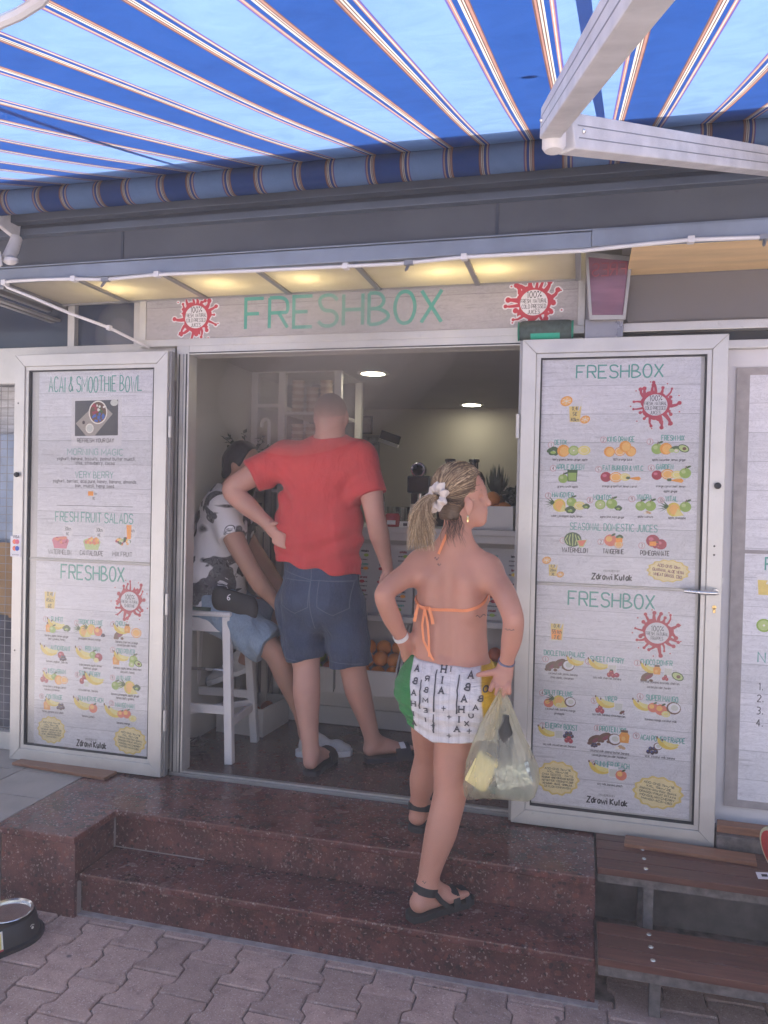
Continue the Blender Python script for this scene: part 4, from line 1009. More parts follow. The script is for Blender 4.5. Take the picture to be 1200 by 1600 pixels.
# left shoulder casting just in the frame
lb = MB(); lb.tube([(-2.475,2.84,2.72),(-2.475,2.87,2.77),(-2.475,2.90,2.84)], [.026,.028,.024], 10); lb.ball((-2.455,2.84,2.72), .030, 10, (1.2,.9,.7)); lb.build('shoulder_bracket', ALU_W, aw, smooth=True)
MB().beam((-2.49,2.82,2.72), (-3.2,1.75,2.54), .042, .062).build('shoulder_arm', ALU_W, aw, bevel=.004)
MB().beam((-3.2,1.75,2.54), (-3.0,.5,2.155), .038, .052).build('fore_arm', ALU_W, aw, bevel=.004)
cord = MB().tube([(-.96,.97,2.375),(-.90,.96,2.383),(-.845,.95,2.395),(-.813,.95,2.402),(-.777,.95,2.416),(-.74,.94,2.435)], .0085, 8).build('pull_cord', mat('grey_cord', (.62,.60,.60), .6), aw, smooth=True)

# ================================================================ misting line
PIPE = mat('white_pipe', (.74,.72,.73), .35, vary=.06)
ml = thing('misting_line', 'thin white misting pipe clipped under the eave edge with nozzles', 'pipe')
pts = [(-2.078,3.345,2.425),(-2.10,3.31,2.44),(-2.205,3.20,2.497),(-2.343,3.10,2.545),(-2.47,3.0,2.60),(-2.56,2.945,2.635),(-2.571,2.93,2.652),(-2.53,2.93,2.657),(-2.383,2.93,2.657),(-2.201,2.93,2.651),(-2.039,2.93,2.640),(-1.788,2.93,2.649),(-1.328,2.93,2.641),(-.94,2.93,2.638),(-.715,2.93,2.636),(-.462,2.93,2.647),(-.02,2.93,2.645),(.2,2.93,2.656),(.357,2.93,2.662),(.588,2.93,2.656),(1.0,2.93,2.66),(2.4,2.93,2.65)]
MB().tube(pts, .0075, 8).build('pipe', PIPE, ml, smooth=True)
for x in (-2.565, -2.201, -1.788, -.94, -.462, .357):
    z = min(pts, key=lambda p_: abs(p_[0]-x) + (5 if p_[1] > 2.94 else 0))[2]
    c_ = MB().box(x-.012, x+.012, 2.92, 2.951, z-.011, z+.013).build('pipe_clip', PIPE, ml, bevel=.003)
bx('pipe_clip', PIPE, ml, -2.215, -2.195, 3.19, 3.215, 2.485, 2.508, .003)
for x, z in ((-2.039, 2.640), (-.68, 2.637), (.60, 2.656)):
    n_ = MB().box(x-.018, x+.018, 2.921, 2.939, z-.009, z+.009); n_.tube([(x,2.93,z-.005),(x-.006,2.915,z-.03),(x-.008,2.91,z-.036)], [.007,.006,.004], 8); n_.build('nozzle', ALU_D, ml, smooth=True)

# framed panel hanging between the bays
fp = thing('acrylic_panel', 'dark pink framed acrylic panel hanging between the two shop bays', 'panel')
A, B, C_, D = Vector((-.012,3.23,2.735)), Vector((.175,3.26,2.715)), Vector((.155,3.29,2.468)), Vector((.012,3.27,2.468))
PNK = mat('pink_acrylic', (.22,.10,.14), .12, vary=.25, vscale=9, stretch=(.3,1,2), coat=.5)
def quadslab(nm, p, m_, th, par, off=0):
    n = (p[1]-p[0]).cross(p[3]-p[0]).normalized(); 
    if n.y > 0: n = -n
    mb = MB(); mb.verts([q+n*off for q in p]); mb.verts([q+n*(off-th) for q in p]); mb.quad(0,1,2,3); mb.quad(7,6,5,4)
    for i in range(4): j = (i+1) % 4; mb.quad(i, i+4, j+4, j)
    return mb.build(nm, m_, par)
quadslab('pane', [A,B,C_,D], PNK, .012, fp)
cen = (A+B+C_+D)/4
for a, b in ((A,B),(B,C_),(C_,D),(D,A)):
    i1, i2 = a.lerp(cen, .14), b.lerp(cen, .14)
    quadslab('frame_bar', [a,b,i2,i1], ALU_D, .02, fp, .008)
P = Print(); P.text('FRES', .085, 2.66, .05, 'maroon', .1, width=.13, it=2, flip=True)  # mirrored letters print the pane's reflection of the shop sign as colour
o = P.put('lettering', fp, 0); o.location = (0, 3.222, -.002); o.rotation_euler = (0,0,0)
for z0, z1, cl in ((2.592,2.612,(.38,.20,.24)), (2.545,2.56,(.05,.02,.035))):
    pass

# portable speaker on top of the door
sp_ = thing('portable_speaker', 'green and grey cylindrical speaker lying on top of the right door', 'speaker', (-.165, 3.30, 2.392+.0435))
MB().lathe([(.030,-.108),(.038,-.106),(.0425,-.096),(.0435,-.08),(.0435,.08),(.0425,.096),(.038,.106),(.030,.108)], 24, (0,0,0), 'X').build('body', mat('speaker_mesh', (.05,.075,.07), .7, vary=.3, vscale=60, bump=.4, bscale=400), sp_, smooth=True)
for s in (-1, 1): MB().lathe([(.0,0),(.036,0),(.040,s*.004),(.040,s*.008)], 24, (s*.1065,0,0), 'X').build('end_cap', mat('speaker_green', (.02,.22,.15), .45), sp_, smooth=True)
lab = MB(); seg = 8
for i in range(seg+1):
    a = R(205+i*60/seg*1.0)
    for x in (-.06, .06): lab.v.append((x, .0442*math.cos(a), .0442*math.sin(a)*1.0))
for i in range(seg): lab.quad(2*i, 2*i+1, 2*i+3, 2*i+2)
lab.build('label_plate', mat('speaker_plate', (.03,.36,.25), .35), sp_, smooth=True)
# ================================================================ inside the shop
LAMP = mat('ceiling_lamp_glow', (1,.95,.75), .5, emit=((1.0,.93,.70), 12))
for i, (x, y, lb_) in enumerate(((-1.283, 4.61, 'round ceiling light nearer the door'), (-.886, 6.2, 'round ceiling light farther back in the shop'))):
    l = thing('ceiling_light', lb_, 'ceiling light', (x, y, 2.5), 0, 'round ceiling lights')
    MB().lathe([(.098,0),(.102,-.006),(.086,-.010)], 28).build('trim_ring', PLASTIC_W, l, smooth=True)
    MB().lathe([(.0,-.012),(.07,-.011),(.085,-.008)], 28).build('diffuser', LAMP, l, smooth=True)
# shelf unit in the back left corner
su = thing('shelf_unit', 'tall white shelf unit holding cup stacks behind the counter', 'shelf')
SHW = mat('shelf_white', (.60,.58,.56), .5, vary=.06)
for x in (-2.055, -1.87, -1.50): bx('upright', SHW, su, x, x+.045, 4.50, 4.54, ZL, 2.49, .003)
for x in (-2.055, -1.87, -1.50): bx('upright', SHW, su, x, x+.045, 4.95, 4.99, ZL, 2.49, .003)
for z in (2.29, 1.75, 1.2): 
    bx('shelf', SHW, su, -2.01, -1.871, 4.505, 4.985, z-.014, z+.006, .002)
for z in (2.24, 1.72, 1.2): bx('shelf', SHW, su, -1.824, -1.501, 4.505, 4.985, z-.014, z+.006, .002)
bx('back_board', mat('shelf_back', (.16,.16,.17), .7), su, -2.05, -1.455, 4.991, 5.0, ZL, 2.49)
bx('top_board', SHW, su, -2.055, -1.455, 4.50, 4.99, 2.4905, 2.4985)
CUP = mat('paper_cup', (.55,.46,.38), .7, vary=.1); CUP_B = mat('cup_band', (.40,.28,.20), .7)
k = 0
for zs, n_, nm in ((2.248, 9, 'upper shelf'), (1.73, 20, 'lower shelf')):
    for x, ps in ((-1.775, 'beside the upright'), (-1.68, 'in the middle'), (-1.585, 'at the inner end')):
        if zs > 2 and ps == 'in the middle': n2 = 7
        else: n2 = n_
        c = thing('cup_stack', f'stack of brown paper cups {ps} of the {nm}', 'cup stack', (x, 4.60, zs), 0, 'paper cup stacks on the shelf unit')
        for i in range(n2): MB().lathe([(.030,i*.022),(.040,i*.022+.026),(.042,i*.022+.027),(.042,i*.022+.021)], 12).build('cup', CUP if i % 2 else CUP_B, c, smooth=True)
# white cane handle on the shelf
cn = [(-1.915,4.47,1.9),(-1.915,4.47,2.16)]+[(-1.94+.025*math.cos(a), 4.47, 2.165+.03*math.sin(a)) for a in [R(q) for q in range(10, 200, 20)]]+[(-1.967,4.47,2.145)]
cane = thing('umbrella', 'white hooked umbrella handle standing against the shelf unit', 'umbrella')
MB().tube(cn, .011, 10).build('handle', PLASTIC_W, cane, smooth=True); MB().tube([(-1.915,4.47,ZL),(-1.915,4.47,.6),(-1.915,4.47,1.2),(-1.915,4.47,1.9)], [.008,.05,.03,.02], 10).build('folded_canopy', mat('umbrella_grey', (.2,.2,.22), .8), cane, smooth=True)
# potted plant behind the sitting man
LEAF = mat('dark_leaf', (.045,.075,.04), .5, vary=.4, vscale=30)
def leafy(name, label, base, pot, stems, hgt, spread, n, seed, leaf=.035):
    rng = random.Random(seed); t_ = thing(name, label, 'plant', base)
    if pot: MB().lathe([(.06,0),(.075,.01),(.085,.13),(.09,.14),(.08,.14),(.075,.12)], 16).build('pot', pot, t_, smooth=True)
    st = MB(); lf = MB(); z0 = .12 if pot else 0
    for s in range(stems):
        a = rng.uniform(0, 2*PI); tip = Vector((math.cos(a)*spread*rng.uniform(.4,1), math.sin(a)*spread*rng.uniform(.4,1), z0+hgt*rng.uniform(.6,1)))
        mid = Vector((tip.x*.35, tip.y*.35, z0+(tip.z-z0)*.65)); P0 = Vector((0,0,z0-.03)); path = [P0, P0.lerp(mid,.6), mid, mid.lerp(tip,.55)+Vector((0,0,.03)), tip]
        st.tube(path, [.005,.0045,.004,.003,.002], 5)
        for q in range(n):
            u = rng.uniform(.25, 1)*4; i = min(3, int(u)); p_ = path[i].lerp(path[i+1], u-i)
            d = Vector((rng.uniform(-1,1), rng.uniform(-1,1), rng.uniform(-.3,.9))).normalized(); L = leaf*rng.uniform(.6,1.3)
            sd = d.cross(Vector((rng.uniform(-1,1), rng.uniform(-1,1), 1))).normalized()*L*.28; up_ = sd.cross(d).normalized()*L*.12
            b_ = lf.verts([p_, p_+d*L*.5+sd+up_, p_+d*L, p_+d*L*.5-sd+up_, p_+d*L*.5]); lf.quad(b_, b_+1, b_+4); lf.quad(b_+1, b_+2, b_+4); lf.quad(b_+2, b_+3, b_+4); lf.quad(b_+3, b_, b_+4)
    st.build('stem', LEAF, t_, smooth=True); lf.build('foliage', LEAF, t_); return t_
leafy('potted_plant', 'leafy plant in a pot behind the sitting man', (-1.93, 4.20, 1.53), mat('clay_pot', (.2,.19,.19), .8), 16, .46, .26, 16, 3)
ps = thing('plant_stand', 'white narrow stand under the potted plant by the left wall', 'stand')
for x in (-2.02, -1.85): 
    for y in (4.12, 4.27): bx('leg', SHW, ps, x, x+.03, y, y+.03, ZL, 1.50)
bx('top', SHW, ps, -2.05, -1.80, 4.08, 4.33, 1.5, 1.53, .003); bx('shelf', SHW, ps, -2.04, -1.81, 4.09, 4.32, .9, .92)
# counter
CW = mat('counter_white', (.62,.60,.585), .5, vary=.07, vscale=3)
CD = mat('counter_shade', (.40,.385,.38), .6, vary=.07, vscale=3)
ct = thing('counter', 'tall white serving counter with fruit bins across the shop', 'counter')
cx0, cx1 = -1.72, 1.05
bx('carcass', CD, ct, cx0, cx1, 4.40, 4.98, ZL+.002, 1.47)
bx('worktop', CW, ct, cx0-.02, cx1, 4.27, 5.0, 1.515, 1.547, .004); bx('top_rail', CW, ct, cx0-.01, cx1, 4.29, 4.40, 1.4705, 1.514, .003)
for i, z in enumerate((ZL+.004, ZL+.115, ZL+.226)): bx('plank', CW, ct, cx0, cx1, 4.372, 4.399, z, z+.106, .003)
bx('display_shelf', CW, ct, cx0, cx1, 4.26, 4.40, 1.0, 1.032, .003)
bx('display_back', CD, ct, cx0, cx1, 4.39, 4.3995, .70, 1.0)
# menu strip
ms = thing('menu_strip', 'row of printed menu sheets standing on the counter shelf', 'menu')
rng = random.Random(9)
for i in range(7):
    x = cx0+.02+i*.385; s_ = MB().prism([(4.34,1.033),(4.3432,1.033),(4.3852,1.44),(4.382,1.44)][::-1], x, x+.375, 'YZ').build('menu_sheet', mat('menu_sheet', (.50,.50,.50), .4, vary=.05), ms)
    P = Print()
    for r_ in range(14):
        for c_ in range(3):
            z = 1.40-r_*.026; xx = x+.07+c_*.118
            if r_ % 3 == 0: P.text(''.join(rng.choice('aeimnorstlu') for _ in range(8)), xx, z, .014, rng.choice(('teal','maroon','ink')), .2, sx=.6, it=0)
            elif rng.random() < .8: P.text(''.join(rng.choice('aeimnorstlu ') for _ in range(14)), xx, z, .009, 'ink', .18, sx=.7, it=0)
            if r_ % 3 == 1: P.ell(xx+rng.uniform(-.02,.02), z, .016, .010, rng.choice(('orange','green','berry','yellow')), 8)
    o = P.put('print', s_, 0); o['kind'] = 'stuff'; o.rotation_euler = (-math.atan2(.042,.407), 0, 0); o.location = (0, 4.3385-1.033*0, 0)
    o.location = Vector((0, 4.3388, 1.033)) - Matrix.Rotation(-math.atan2(.042,.407), 3, 'X') @ Vector((0,0,1.033))
# fruit bins
bins = []
ORG = mat('orange_peel', (.74,.25,.035), .45, vary=.15, vscale=14, bump=.25, bscale=260, rnd=.2)
LEM = mat('lemon_peel', (.72,.56,.12), .45, vary=.15, bump=.2, bscale=220, rnd=.15); GRN = mat('green_apple', (.30,.40,.08), .35, rnd=.2); PCH = mat('red_apple', (.50,.12,.05), .4, vary=.4, vscale=10, rnd=.3)
def ball_mesh(r, sc=(1,1,1)):
    o = MB().ball((0,0,0), r, 16, sc).build('fruit', ORG, smooth='weld'); m_ = o.data; bpy.data.objects.remove(o); return m_
FRM = {'orange': (ball_mesh(.045), ORG), 'lemon': (ball_mesh(.034, (1.25,1,1)), LEM), 'green apple': (ball_mesh(.038, (1,1,.92)), GRN), 'red apple': (ball_mesh(.042, (1,1,.92)), PCH)}
FDATA = {}
for nm, (me_, m_) in FRM.items():
    me_.materials.clear(); me_.materials.append(m_); FDATA[nm] = me_
def put_fruit(kind, loc, label, group):
    o = bpy.data.objects.new(kind.replace(' ', '_'), FDATA[kind]); COL.objects.link(o); o.location = loc; o.rotation_euler = (random.random()*3, random.random()*3, random.random()*3)
    return tag(o, label, kind, group)
BW = .37; kinds = ['red apple', 'orange', 'orange', 'lemon', 'orange', 'green apple', 'orange']
ORD = ['first', 'second', 'third', 'fourth', 'fifth', 'sixth', 'seventh']
for i in range(7):
    x0 = -1.70+i*BW; x1 = x0+BW-.012
    b_ = thing('fruit_bin', f'white sloping fruit bin, {ORD[i]} from the left along the counter front', 'bin', (0,0,0), 0, 'fruit bins along the counter')
    sl = lambda y: .66+(y-4.12)*.75
    MB().prism([(4.12,.60),(4.135,.60),(4.135,.74),(4.12,.74)], x0, x1, 'YZ').build('front_board', CW, b_, bevel=.002)
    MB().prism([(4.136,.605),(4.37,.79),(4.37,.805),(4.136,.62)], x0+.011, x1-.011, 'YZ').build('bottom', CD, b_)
    for xx in (x0, x1-.010): MB().prism([(4.136,.60),(4.37,.78),(4.37,.97),(4.136,.76)], xx, xx+.010, 'YZ').build('side_board', CW, b_, bevel=.002)
    if i > 5: continue
    kd = kinds[i]; cnt = 0; rng = random.Random(i)
    for r_ in range(3):
        for c_ in range(4):
            k2 = kd if rng.random() < .75 else rng.choice(list(FDATA))
            if i == 3 and r_ == 2 and c_ == 0: k2 = 'lemon'
            y = 4.182+r_*.075; x = x0+.052+c_*.0885+rng.uniform(-.008,.008)
            put_fruit(k2, (x, y, .62+(y-4.136)*.79+.056+rng.uniform(0,.012)), f'{k2} in the {("front","middle","back")[r_]} row of the {ORD[i]} fruit bin, {ORD[c_]} from its left end', f'fruit in the {ORD[i]} bin')
# things on the worktop
ZC = 1.5475
GLS = thin_glass('clear_glass', .10, .05, (.86,.88,.86))
t_ = thing('bottle', 'clear bottle with white cap and white label on the counter', 'bottle', (-1.20, 4.50, ZC))
MB().lathe([(.0,0),(.036,0),(.038,.01),(.038,.17),(.030,.21),(.014,.245),(.013,.275)], 18).build('body', GLS, t_, smooth=True); MB().lathe([(.0165,.262),(.0165,.325),(.0,.325)], 16).build('cap', PLASTIC_W, t_, smooth=True); MB().lathe([(.0388,.055),(.0388,.145)], 18).build('label_wrap', PAPER, t_, smooth=True)
for i, (x, y) in enumerate(((-1.135,4.60),(-1.06,4.58),(-1.10,4.68),(-1.015,4.66))):
    g_ = tag(MB().lathe([(.0,0),(.030,0),(.036,.115),(.0345,.115),(.029,.006),(0,.006)], 16).build('drinking_glass', GLS, smooth=True, loc=(x,y,ZC)), ('drinking glass nearest the white capped bottle', 'front drinking glass beside the black coffee machine', 'drinking glass behind the white capped bottle row', 'drinking glass tucked behind the coffee machine corner')[i], 'glass', 'drinking glasses on the counter')
t_ = thing('candle_jar', 'red jar with a glass lid and white label on the counter edge', 'jar', (-1.075, 4.36, ZC))
MB().lathe([(.0,0),(.042,0),(.046,.006),(.046,.062),(.040,.074),(.036,.078)], 20).build('body', mat('red_jar', (.42,.03,.04), .2, coat=.5), t_, smooth=True); MB().lathe([(.040,.079),(.040,.086),(.012,.09),(.014,.104),(.0,.107)], 20).build('lid', GLS, t_, smooth=True)
MB().box(-.02, .03, -.0485, -.0465, .014, .038).build('label_plate', PAPER, t_)
t_ = thing('price_card', 'small white folded price card standing by the red jar', 'card', (-.985, 4.32, ZC)); MB().prism([(-.02,0),(.02,0),(.0,.034)], -.036, .036, 'YZ').build('card', PAPER, t_)
MB().box(-.012, .012, -.0152, -.0135, .008, .024).build('print', INKG, t_).rotation_euler = (0,0,0)
# coffee machine
t_ = thing('coffee_machine', 'black coffee machine with a round chrome dial on the counter', 'coffee machine', (-.96, 4.66, ZC))
BLK = mat('gloss_black', (.012,.012,.014), .22, coat=.4)
MB().box(-.085,.085,-.06,.18,0,.05).build('base', BLK, t_, bevel=.01); MB().box(-.085,.05,.04,.18,.0505,.30).build('column', BLK, t_, bevel=.015); MB().box(-.085,.06,-.07,.0395,.20,.31).build('head', BLK, t_, bevel=.012)
MB().lathe([(.0,-.028),(.040,-.028),(.048,-.02),(.048,.02),(.04,.028)], 22, (-.02,-.03,.345), 'Y').build('dial', BLK, t_, smooth=True); MB().lathe([(.043,-.031),(.043,-.026),(.036,-.026),(.036,-.031)], 22, (-.02,-.03,.345), 'Y').build('dial_ring', SILV, t_, smooth=True)
for q in range(3): MB().beam((-.02+.03*math.cos(q*2.1),-.0595,.345+.03*math.sin(q*2.1)), (-.02-.03*math.cos(q*2.1),-.0595,.345-.03*math.sin(q*2.1)), .003, .004).build('dial_spoke', SILV, t_)
MB().lathe([(.012,.12),(.018,.16),(.018,.20)], 12, (-.01,-.02,0)).build('spout', SILV, t_, smooth=True)
# juicers
for i, (x, lb_) in enumerate(((-.80, 'black juicer with a domed lid behind the blonde woman'), (-.65, 'black juicer with a round lid beside the pineapple'))):
    t_ = thing('juicer', lb_, 'juicer', (x, 4.72, ZC), 0, 'juicers on the counter')
    MB().lathe([(.0,0),(.075,0),(.078,.02),(.07,.20),(.06,.23)], 20).build('body', BLK, t_, smooth=True); MB().lathe([(.07,.231),(.072,.30),(.05,.34),(.028,.35)], 20).build('lid', BLK, t_, smooth=True); MB().lathe([(.027,.351),(.027,.40),(.034,.405),(.034,.42),(0,.425)], 16).build('feed_tube', BLK, t_, smooth=True)
    MB().tube([(0,-.07,.15),(0,-.11,.14),(0,-.12,.11)], .014, 10).build('spout', BLK, t_, smooth=True)
def open_box(name, label, loc, wx, wy, h, m_):
    b_ = thing(name, label, 'box', loc)
    MB().box(-wx/2,wx/2,-wy/2,wy/2,0,.006).build('bottom', m_, b_)
    for a in ((-wx/2,wx/2,-wy/2,-wy/2+.008), (-wx/2,wx/2,wy/2-.008,wy/2), (-wx/2,-wx/2+.008,-wy/2+.0082,wy/2-.0082), (wx/2-.008,wx/2,-wy/2+.0082,wy/2-.0082)): MB().box(*a,.0062,h).build('side', m_, b_, bevel=.0015)
    return b_
open_box('fruit_box', 'white open box of oranges on the counter by the door jamb', (-.50,4.46,ZC), .26, .24, .135, WHITE_P)
open_box('small_box', 'cream cardboard box beside the coffee machine', (-.93,4.45,ZC), .10, .10, .135, mat('cream_card', (.62,.55,.45), .7))
for i, (x, y, z) in enumerate(((-.56,4.42,.10),(-.47,4.42,.10),(-.54,4.50,.11),(-.45,4.50,.11),(-.50,4.45,.175),(-.43,4.43,.115))):
    put_fruit('orange', (x, y, ZC+z), 'orange in the white counter box, '+('front left one','front middle one','back left one','back right one','topmost of the heap','front right one')[i], 'oranges in the white counter box')
# pineapple
t_ = thing('pineapple', 'pineapple with a spiky crown behind the white orange box', 'pineapple', (-.50, 4.66, ZC))
MB().lathe([(.0,0),(.04,.01),(.058,.06),(.06,.12),(.05,.17),(.03,.20),(0,.205)], 18).build('body', mat('pineapple_skin', (.28,.16,.05), .7, vary=.5, vscale=30, bump=.8, bscale=60), t_, smooth=True)
lf = MB(); rng = random.Random(2)
for i in range(34):
    a = i*2.4; tl = .02+.010*i/3; hgt = .10+.10*(i/34); r_ = .10*(1-i/44)
    b0 = Vector((.015*math.cos(a), .015*math.sin(a), .195)); tip = Vector((r_*math.cos(a), r_*math.sin(a), .20+hgt)); mid = b0.lerp(tip, .55)+Vector((.012*math.cos(a), .012*math.sin(a), -.0)); sd = Vector((-math.sin(a), math.cos(a), 0))*.012
    q = lf.verts([b0-sd, b0+sd, mid+sd*.8, tip, mid-sd*.8]); lf.quad(q, q+1, q+2, q+4); lf.quad(q+4, q+2, q+3)
lf.build('crown', mat('pineapple_leaf', (.06,.085,.06), .55, vary=.3), t_)
leafy('bunch_of_greens', 'bushy green leaves behind the oranges at the counter end', (-.36, 4.66, ZC), None, 18, .30, .16, 16, 8, .06)
# tablet and notices on the back wall
t_ = thing('wall_screen', 'dark slanted screen on the back wall of the shop', 'screen')
MB().beam((-1.71,6.44,2.275),(-1.53,6.40,2.215), .02, .075).build('screen', BLK, t_, bevel=.004); MB().tube([(-1.62,6.42,2.24),(-1.62,6.498,2.24)], .012, 8).build('wall_mount', BLK, t_); MB().beam((-1.72,6.43,2.225),(-1.54,6.39,2.165), .03, .03).build('tray', PLASTIC_W, t_)
for i, (x, z, w_, h_, lb_) in enumerate(((-1.98,2.28,.18,.16,'dark framed picture high on the back wall'), (-1.93,2.07,.2,.2,'pale framed notice lower on the back wall'))):
    t_ = thing('wall_picture', lb_, 'picture', (x,6.48,z)); MB().box(0,w_,0,.018,0,h_).build('frame', BLK if i == 0 else ALU_D, t_, bevel=.003); MB().box(.015,w_-.015,-.003,-.0005,.015,h_-.015).build('print', mat('picture_%d' % i, (.10,.10,.11) if i == 0 else (.32,.32,.33), .4, vary=.6, vscale=18), t_)
# bar stool
ST = mat('stool_white', (.70,.67,.66), .42, vary=.08, vscale=8, bump=.06)
def stool(loc, rz, label):
    t_ = thing('bar_stool', label, 'stool', loc, rz)
    MB().box(-.165,.165,-.165,.165,.745,.772).build('seat', ST, t_, bevel=.012)
    for sx in (-1, 1):
        for sy in (-1, 1): 
            a = Vector((sx*.185, sy*.185, 0)); b = Vector((sx*.138, sy*.138, .744)); MB().beam(a, b, .042, .042, (0,1,0)).build('leg', ST, t_, bevel=.004)
    f = lambda z: .185-(.047)*z/.744
    for z, ax in ((.70,0),(.70,1),(.27,0),(.20,1),(.47,0)):
        r_ = f(z); h_ = .07 if z > .6 else .045
        for s in (-1, 1):
            a, b = ((-r_+.023, s*r_, z), (r_-.023, s*r_, z)) if ax == 0 else ((s*r_, -r_+.023, z), (s*r_, r_-.023, z))
            if z == .47:
                if s > 0: continue
                MB().tube([a, b], .008, 8).build('foot_rail', SILV, t_); continue
            MB().beam(a, b, .02, h_).build('apron' if z > .6 else 'stretcher', ST, t_, bevel=.003)
    MB().beam((-.16,-.16,.225),(.16,.16,.225), .018, .03).build('stretcher', ST, t_); return t_
stool((-1.905, 3.735, ZL), R(4), 'white wooden bar stool the man in the printed tee sits on')
# book and red cushion on the stool beside him
tag(bx('book', mat('book_cover', (.06,.09,.07), .4, vary=.6, vscale=30), None, -2.02, -1.84, 3.575, 3.635, 1.110, 1.128, .002), 'dark green patterned book at the near edge of the stool seat', 'book')
# crate and cable on the floor
c_ = open_box('floor_crate', 'low white crate with brown fruit on the floor behind the stool', (-1.86,4.19,ZL), .30, .34, .16, CW); c_.rotation_euler = (0,0,R(-4))
for i, (x, y) in enumerate(((-1.93,4.12),(-1.83,4.14),(-1.90,4.24),(-1.80,4.26))): put_fruit('red apple', (x, y, ZL+.10), 'brown red apple in the low floor crate, '+('front left','front right','back left','back right')[i], 'apples in the floor crate')
cb = [(-2.05,3.60,ZL+.01)]
rng = random.Random(5)
for i in range(26): a = i*.9; cb.append((-1.96+.06*math.cos(a)+rng.uniform(-.02,.02), 3.66+.08*math.sin(a)+rng.uniform(-.02,.02), ZL+.008+.05*abs(math.sin(i*.55))))
tag(MB().tube(cb, .004, 6).build('cable', BLACK_P, smooth=True), 'tangled black cable on the floor by the door jamb', 'cable')
# ================================================================ benches, planks, pet bowl, watermelon
def wood(name, c0, c1, rough=.45):
    m = bpy.data.materials.new(name); t = NT(m); v = t.coord((1.2, 14, 14)); oi = t.add('ShaderNodeObjectInfo')
    c = t.ramp(t.noise(v, 5, 7, .6, .5), [(.3, c0), (.7, c1)]); c = t.mix(1., c, t.ramp(oi.outputs['Random'], [(0, (.8,)*3), (1, (1.1,)*3)]), 'MULTIPLY')
    c = t.mix(t.ramp(t.noise(t.coord((1,1,1)), 9, 7, .75), [(.6, (0,0,0)), (.75, (.5,)*3)]), c, (.20,.16,.15))
    t.link(c, t.b.inputs['Base Color']); t.b.inputs['Roughness'].default_value = rough; t.bump(t.noise(v, 8, 6), .2, .002); MATS[name] = m; return m
BROWN = wood('brown_stained_wood', (.095,.035,.026), (.17,.066,.046)); RAW = wood('orange_wood', (.20,.09,.05), (.33,.15,.085))
be = thing('stepped_bench', 'two-tier brown wooden bench beside the granite steps', 'bench')
def tier(z, y0, n, w_, x1=2.3):
    for i in range(n): 
        y = y0+i*(w_+.005); p_ = bx('plank', BROWN, be, .094, x1, y, y+w_, z-.026, z, .003)
        if i < 3:
            for x in (.27, .95): MB().lathe([(.0,.0025),(.008,.002),(.009,0)], 10, (x, y+w_*.5, z)).build('screw_head', SILV, p_, smooth=True)
tier(.195, 2.622, 3, .074); tier(.345, 2.955, 4, .078)
IRON = mat('rusty_steel', (.17,.15,.145), .6, metal=.3, vary=.4, vscale=30, bump=.2)
for y, z in ((2.63,.168), (2.83,.168), (2.97,.318), (3.22,.318)): bx('rail', IRON, be, .095, 2.3, y, y+.03, z-.035, z, .002)
for x in (.262, 1.3): 
    for y, z in ((2.665,.133), (2.975,.283), (3.225,.283)): bx('leg', IRON, be, x, x+.036, y, y+.034, 0, z, .002)
tag(bx('bench_back_wall', mat('rough_wall', (.16,.14,.135), .9, vary=.35, vscale=9, bump=.5, bscale=30), None, .0885, 3.2, 3.28, 3.334, -.01, .318), kind='structure')
def plank(label, pts, z, th, m_): return tag(MB().prism(pts, z, z+th, 'XY').build('loose_plank', m_, bevel=.002), label, 'plank')
plank('short orange plank lying under the left door', [(-2.72,3.205),(-2.165,3.165),(-2.16,3.26),(-2.71,3.30)], .337, .014, RAW)
plank('long orange plank lying on the bench under the right door', [(.20,3.16),(.68,3.135),(.69,3.215),(.21,3.245)], .346, .014, RAW)
plank('brown plank end leaning under the white side panel', [(.56,3.28),(1.4,3.26),(1.4,3.33),(.57,3.34)], .402, .03, RAW)
tag(bx('sill_block', IRON, None, .555, 1.6, 3.25, 3.335, .3465, .401, .003), 'dark metal sill under the white side panel', 'sill')
# watermelon prop, mostly outside the frame
wm = thing('watermelon', 'halved watermelon with white tag at the right edge on the bench', 'watermelon', (.745, 3.03, .345))
mb = MB(); 
for i in range(11):
    th = PI/2*i/10
    for j in range(24): a = 2*PI*j/24; mb.v.append((-.11*math.cos(th)*0+ .0, 0, 0)); mb.v[-1] = (.10*math.sin(th)*.9, .10*math.cos(th)*math.cos(a), .10+.10*math.cos(th)*math.sin(a))
for i in range(10):
    for j in range(24): j2 = (j+1) % 24; mb.quad(i*24+j, i*24+j2, (i+1)*24+j2, (i+1)*24+j)
mb.build('rind', mat('melon_rind', (.30,.42,.16), .35, vary=.6, vscale=10, stretch=(.3,6,6)), wm, smooth=True)
for r_, x, m_, nm in ((.0985,-.001,mat('melon_white', (.72,.74,.52), .5),'white_ring'), (.088,-.003,mat('melon_flesh', (.62,.07,.07), .35, vary=.2, vscale=20),'flesh')):
    mb = MB(); mb.verts([(x, r_*math.cos(2*PI*j/28), .10+r_*math.sin(2*PI*j/28)) for j in range(28)]); mb.verts([(x+.002, r_*math.cos(2*PI*j/28), .10+r_*math.sin(2*PI*j/28)) for j in range(28)])
    mb.quad(*range(28)); [mb.quad(j, j+28, (j+1) % 28+28, (j+1) % 28) for j in range(28)]; mb.build(nm, m_, wm)
wm.rotation_euler = (0, R(-14), R(22)); wm.location.z = .349
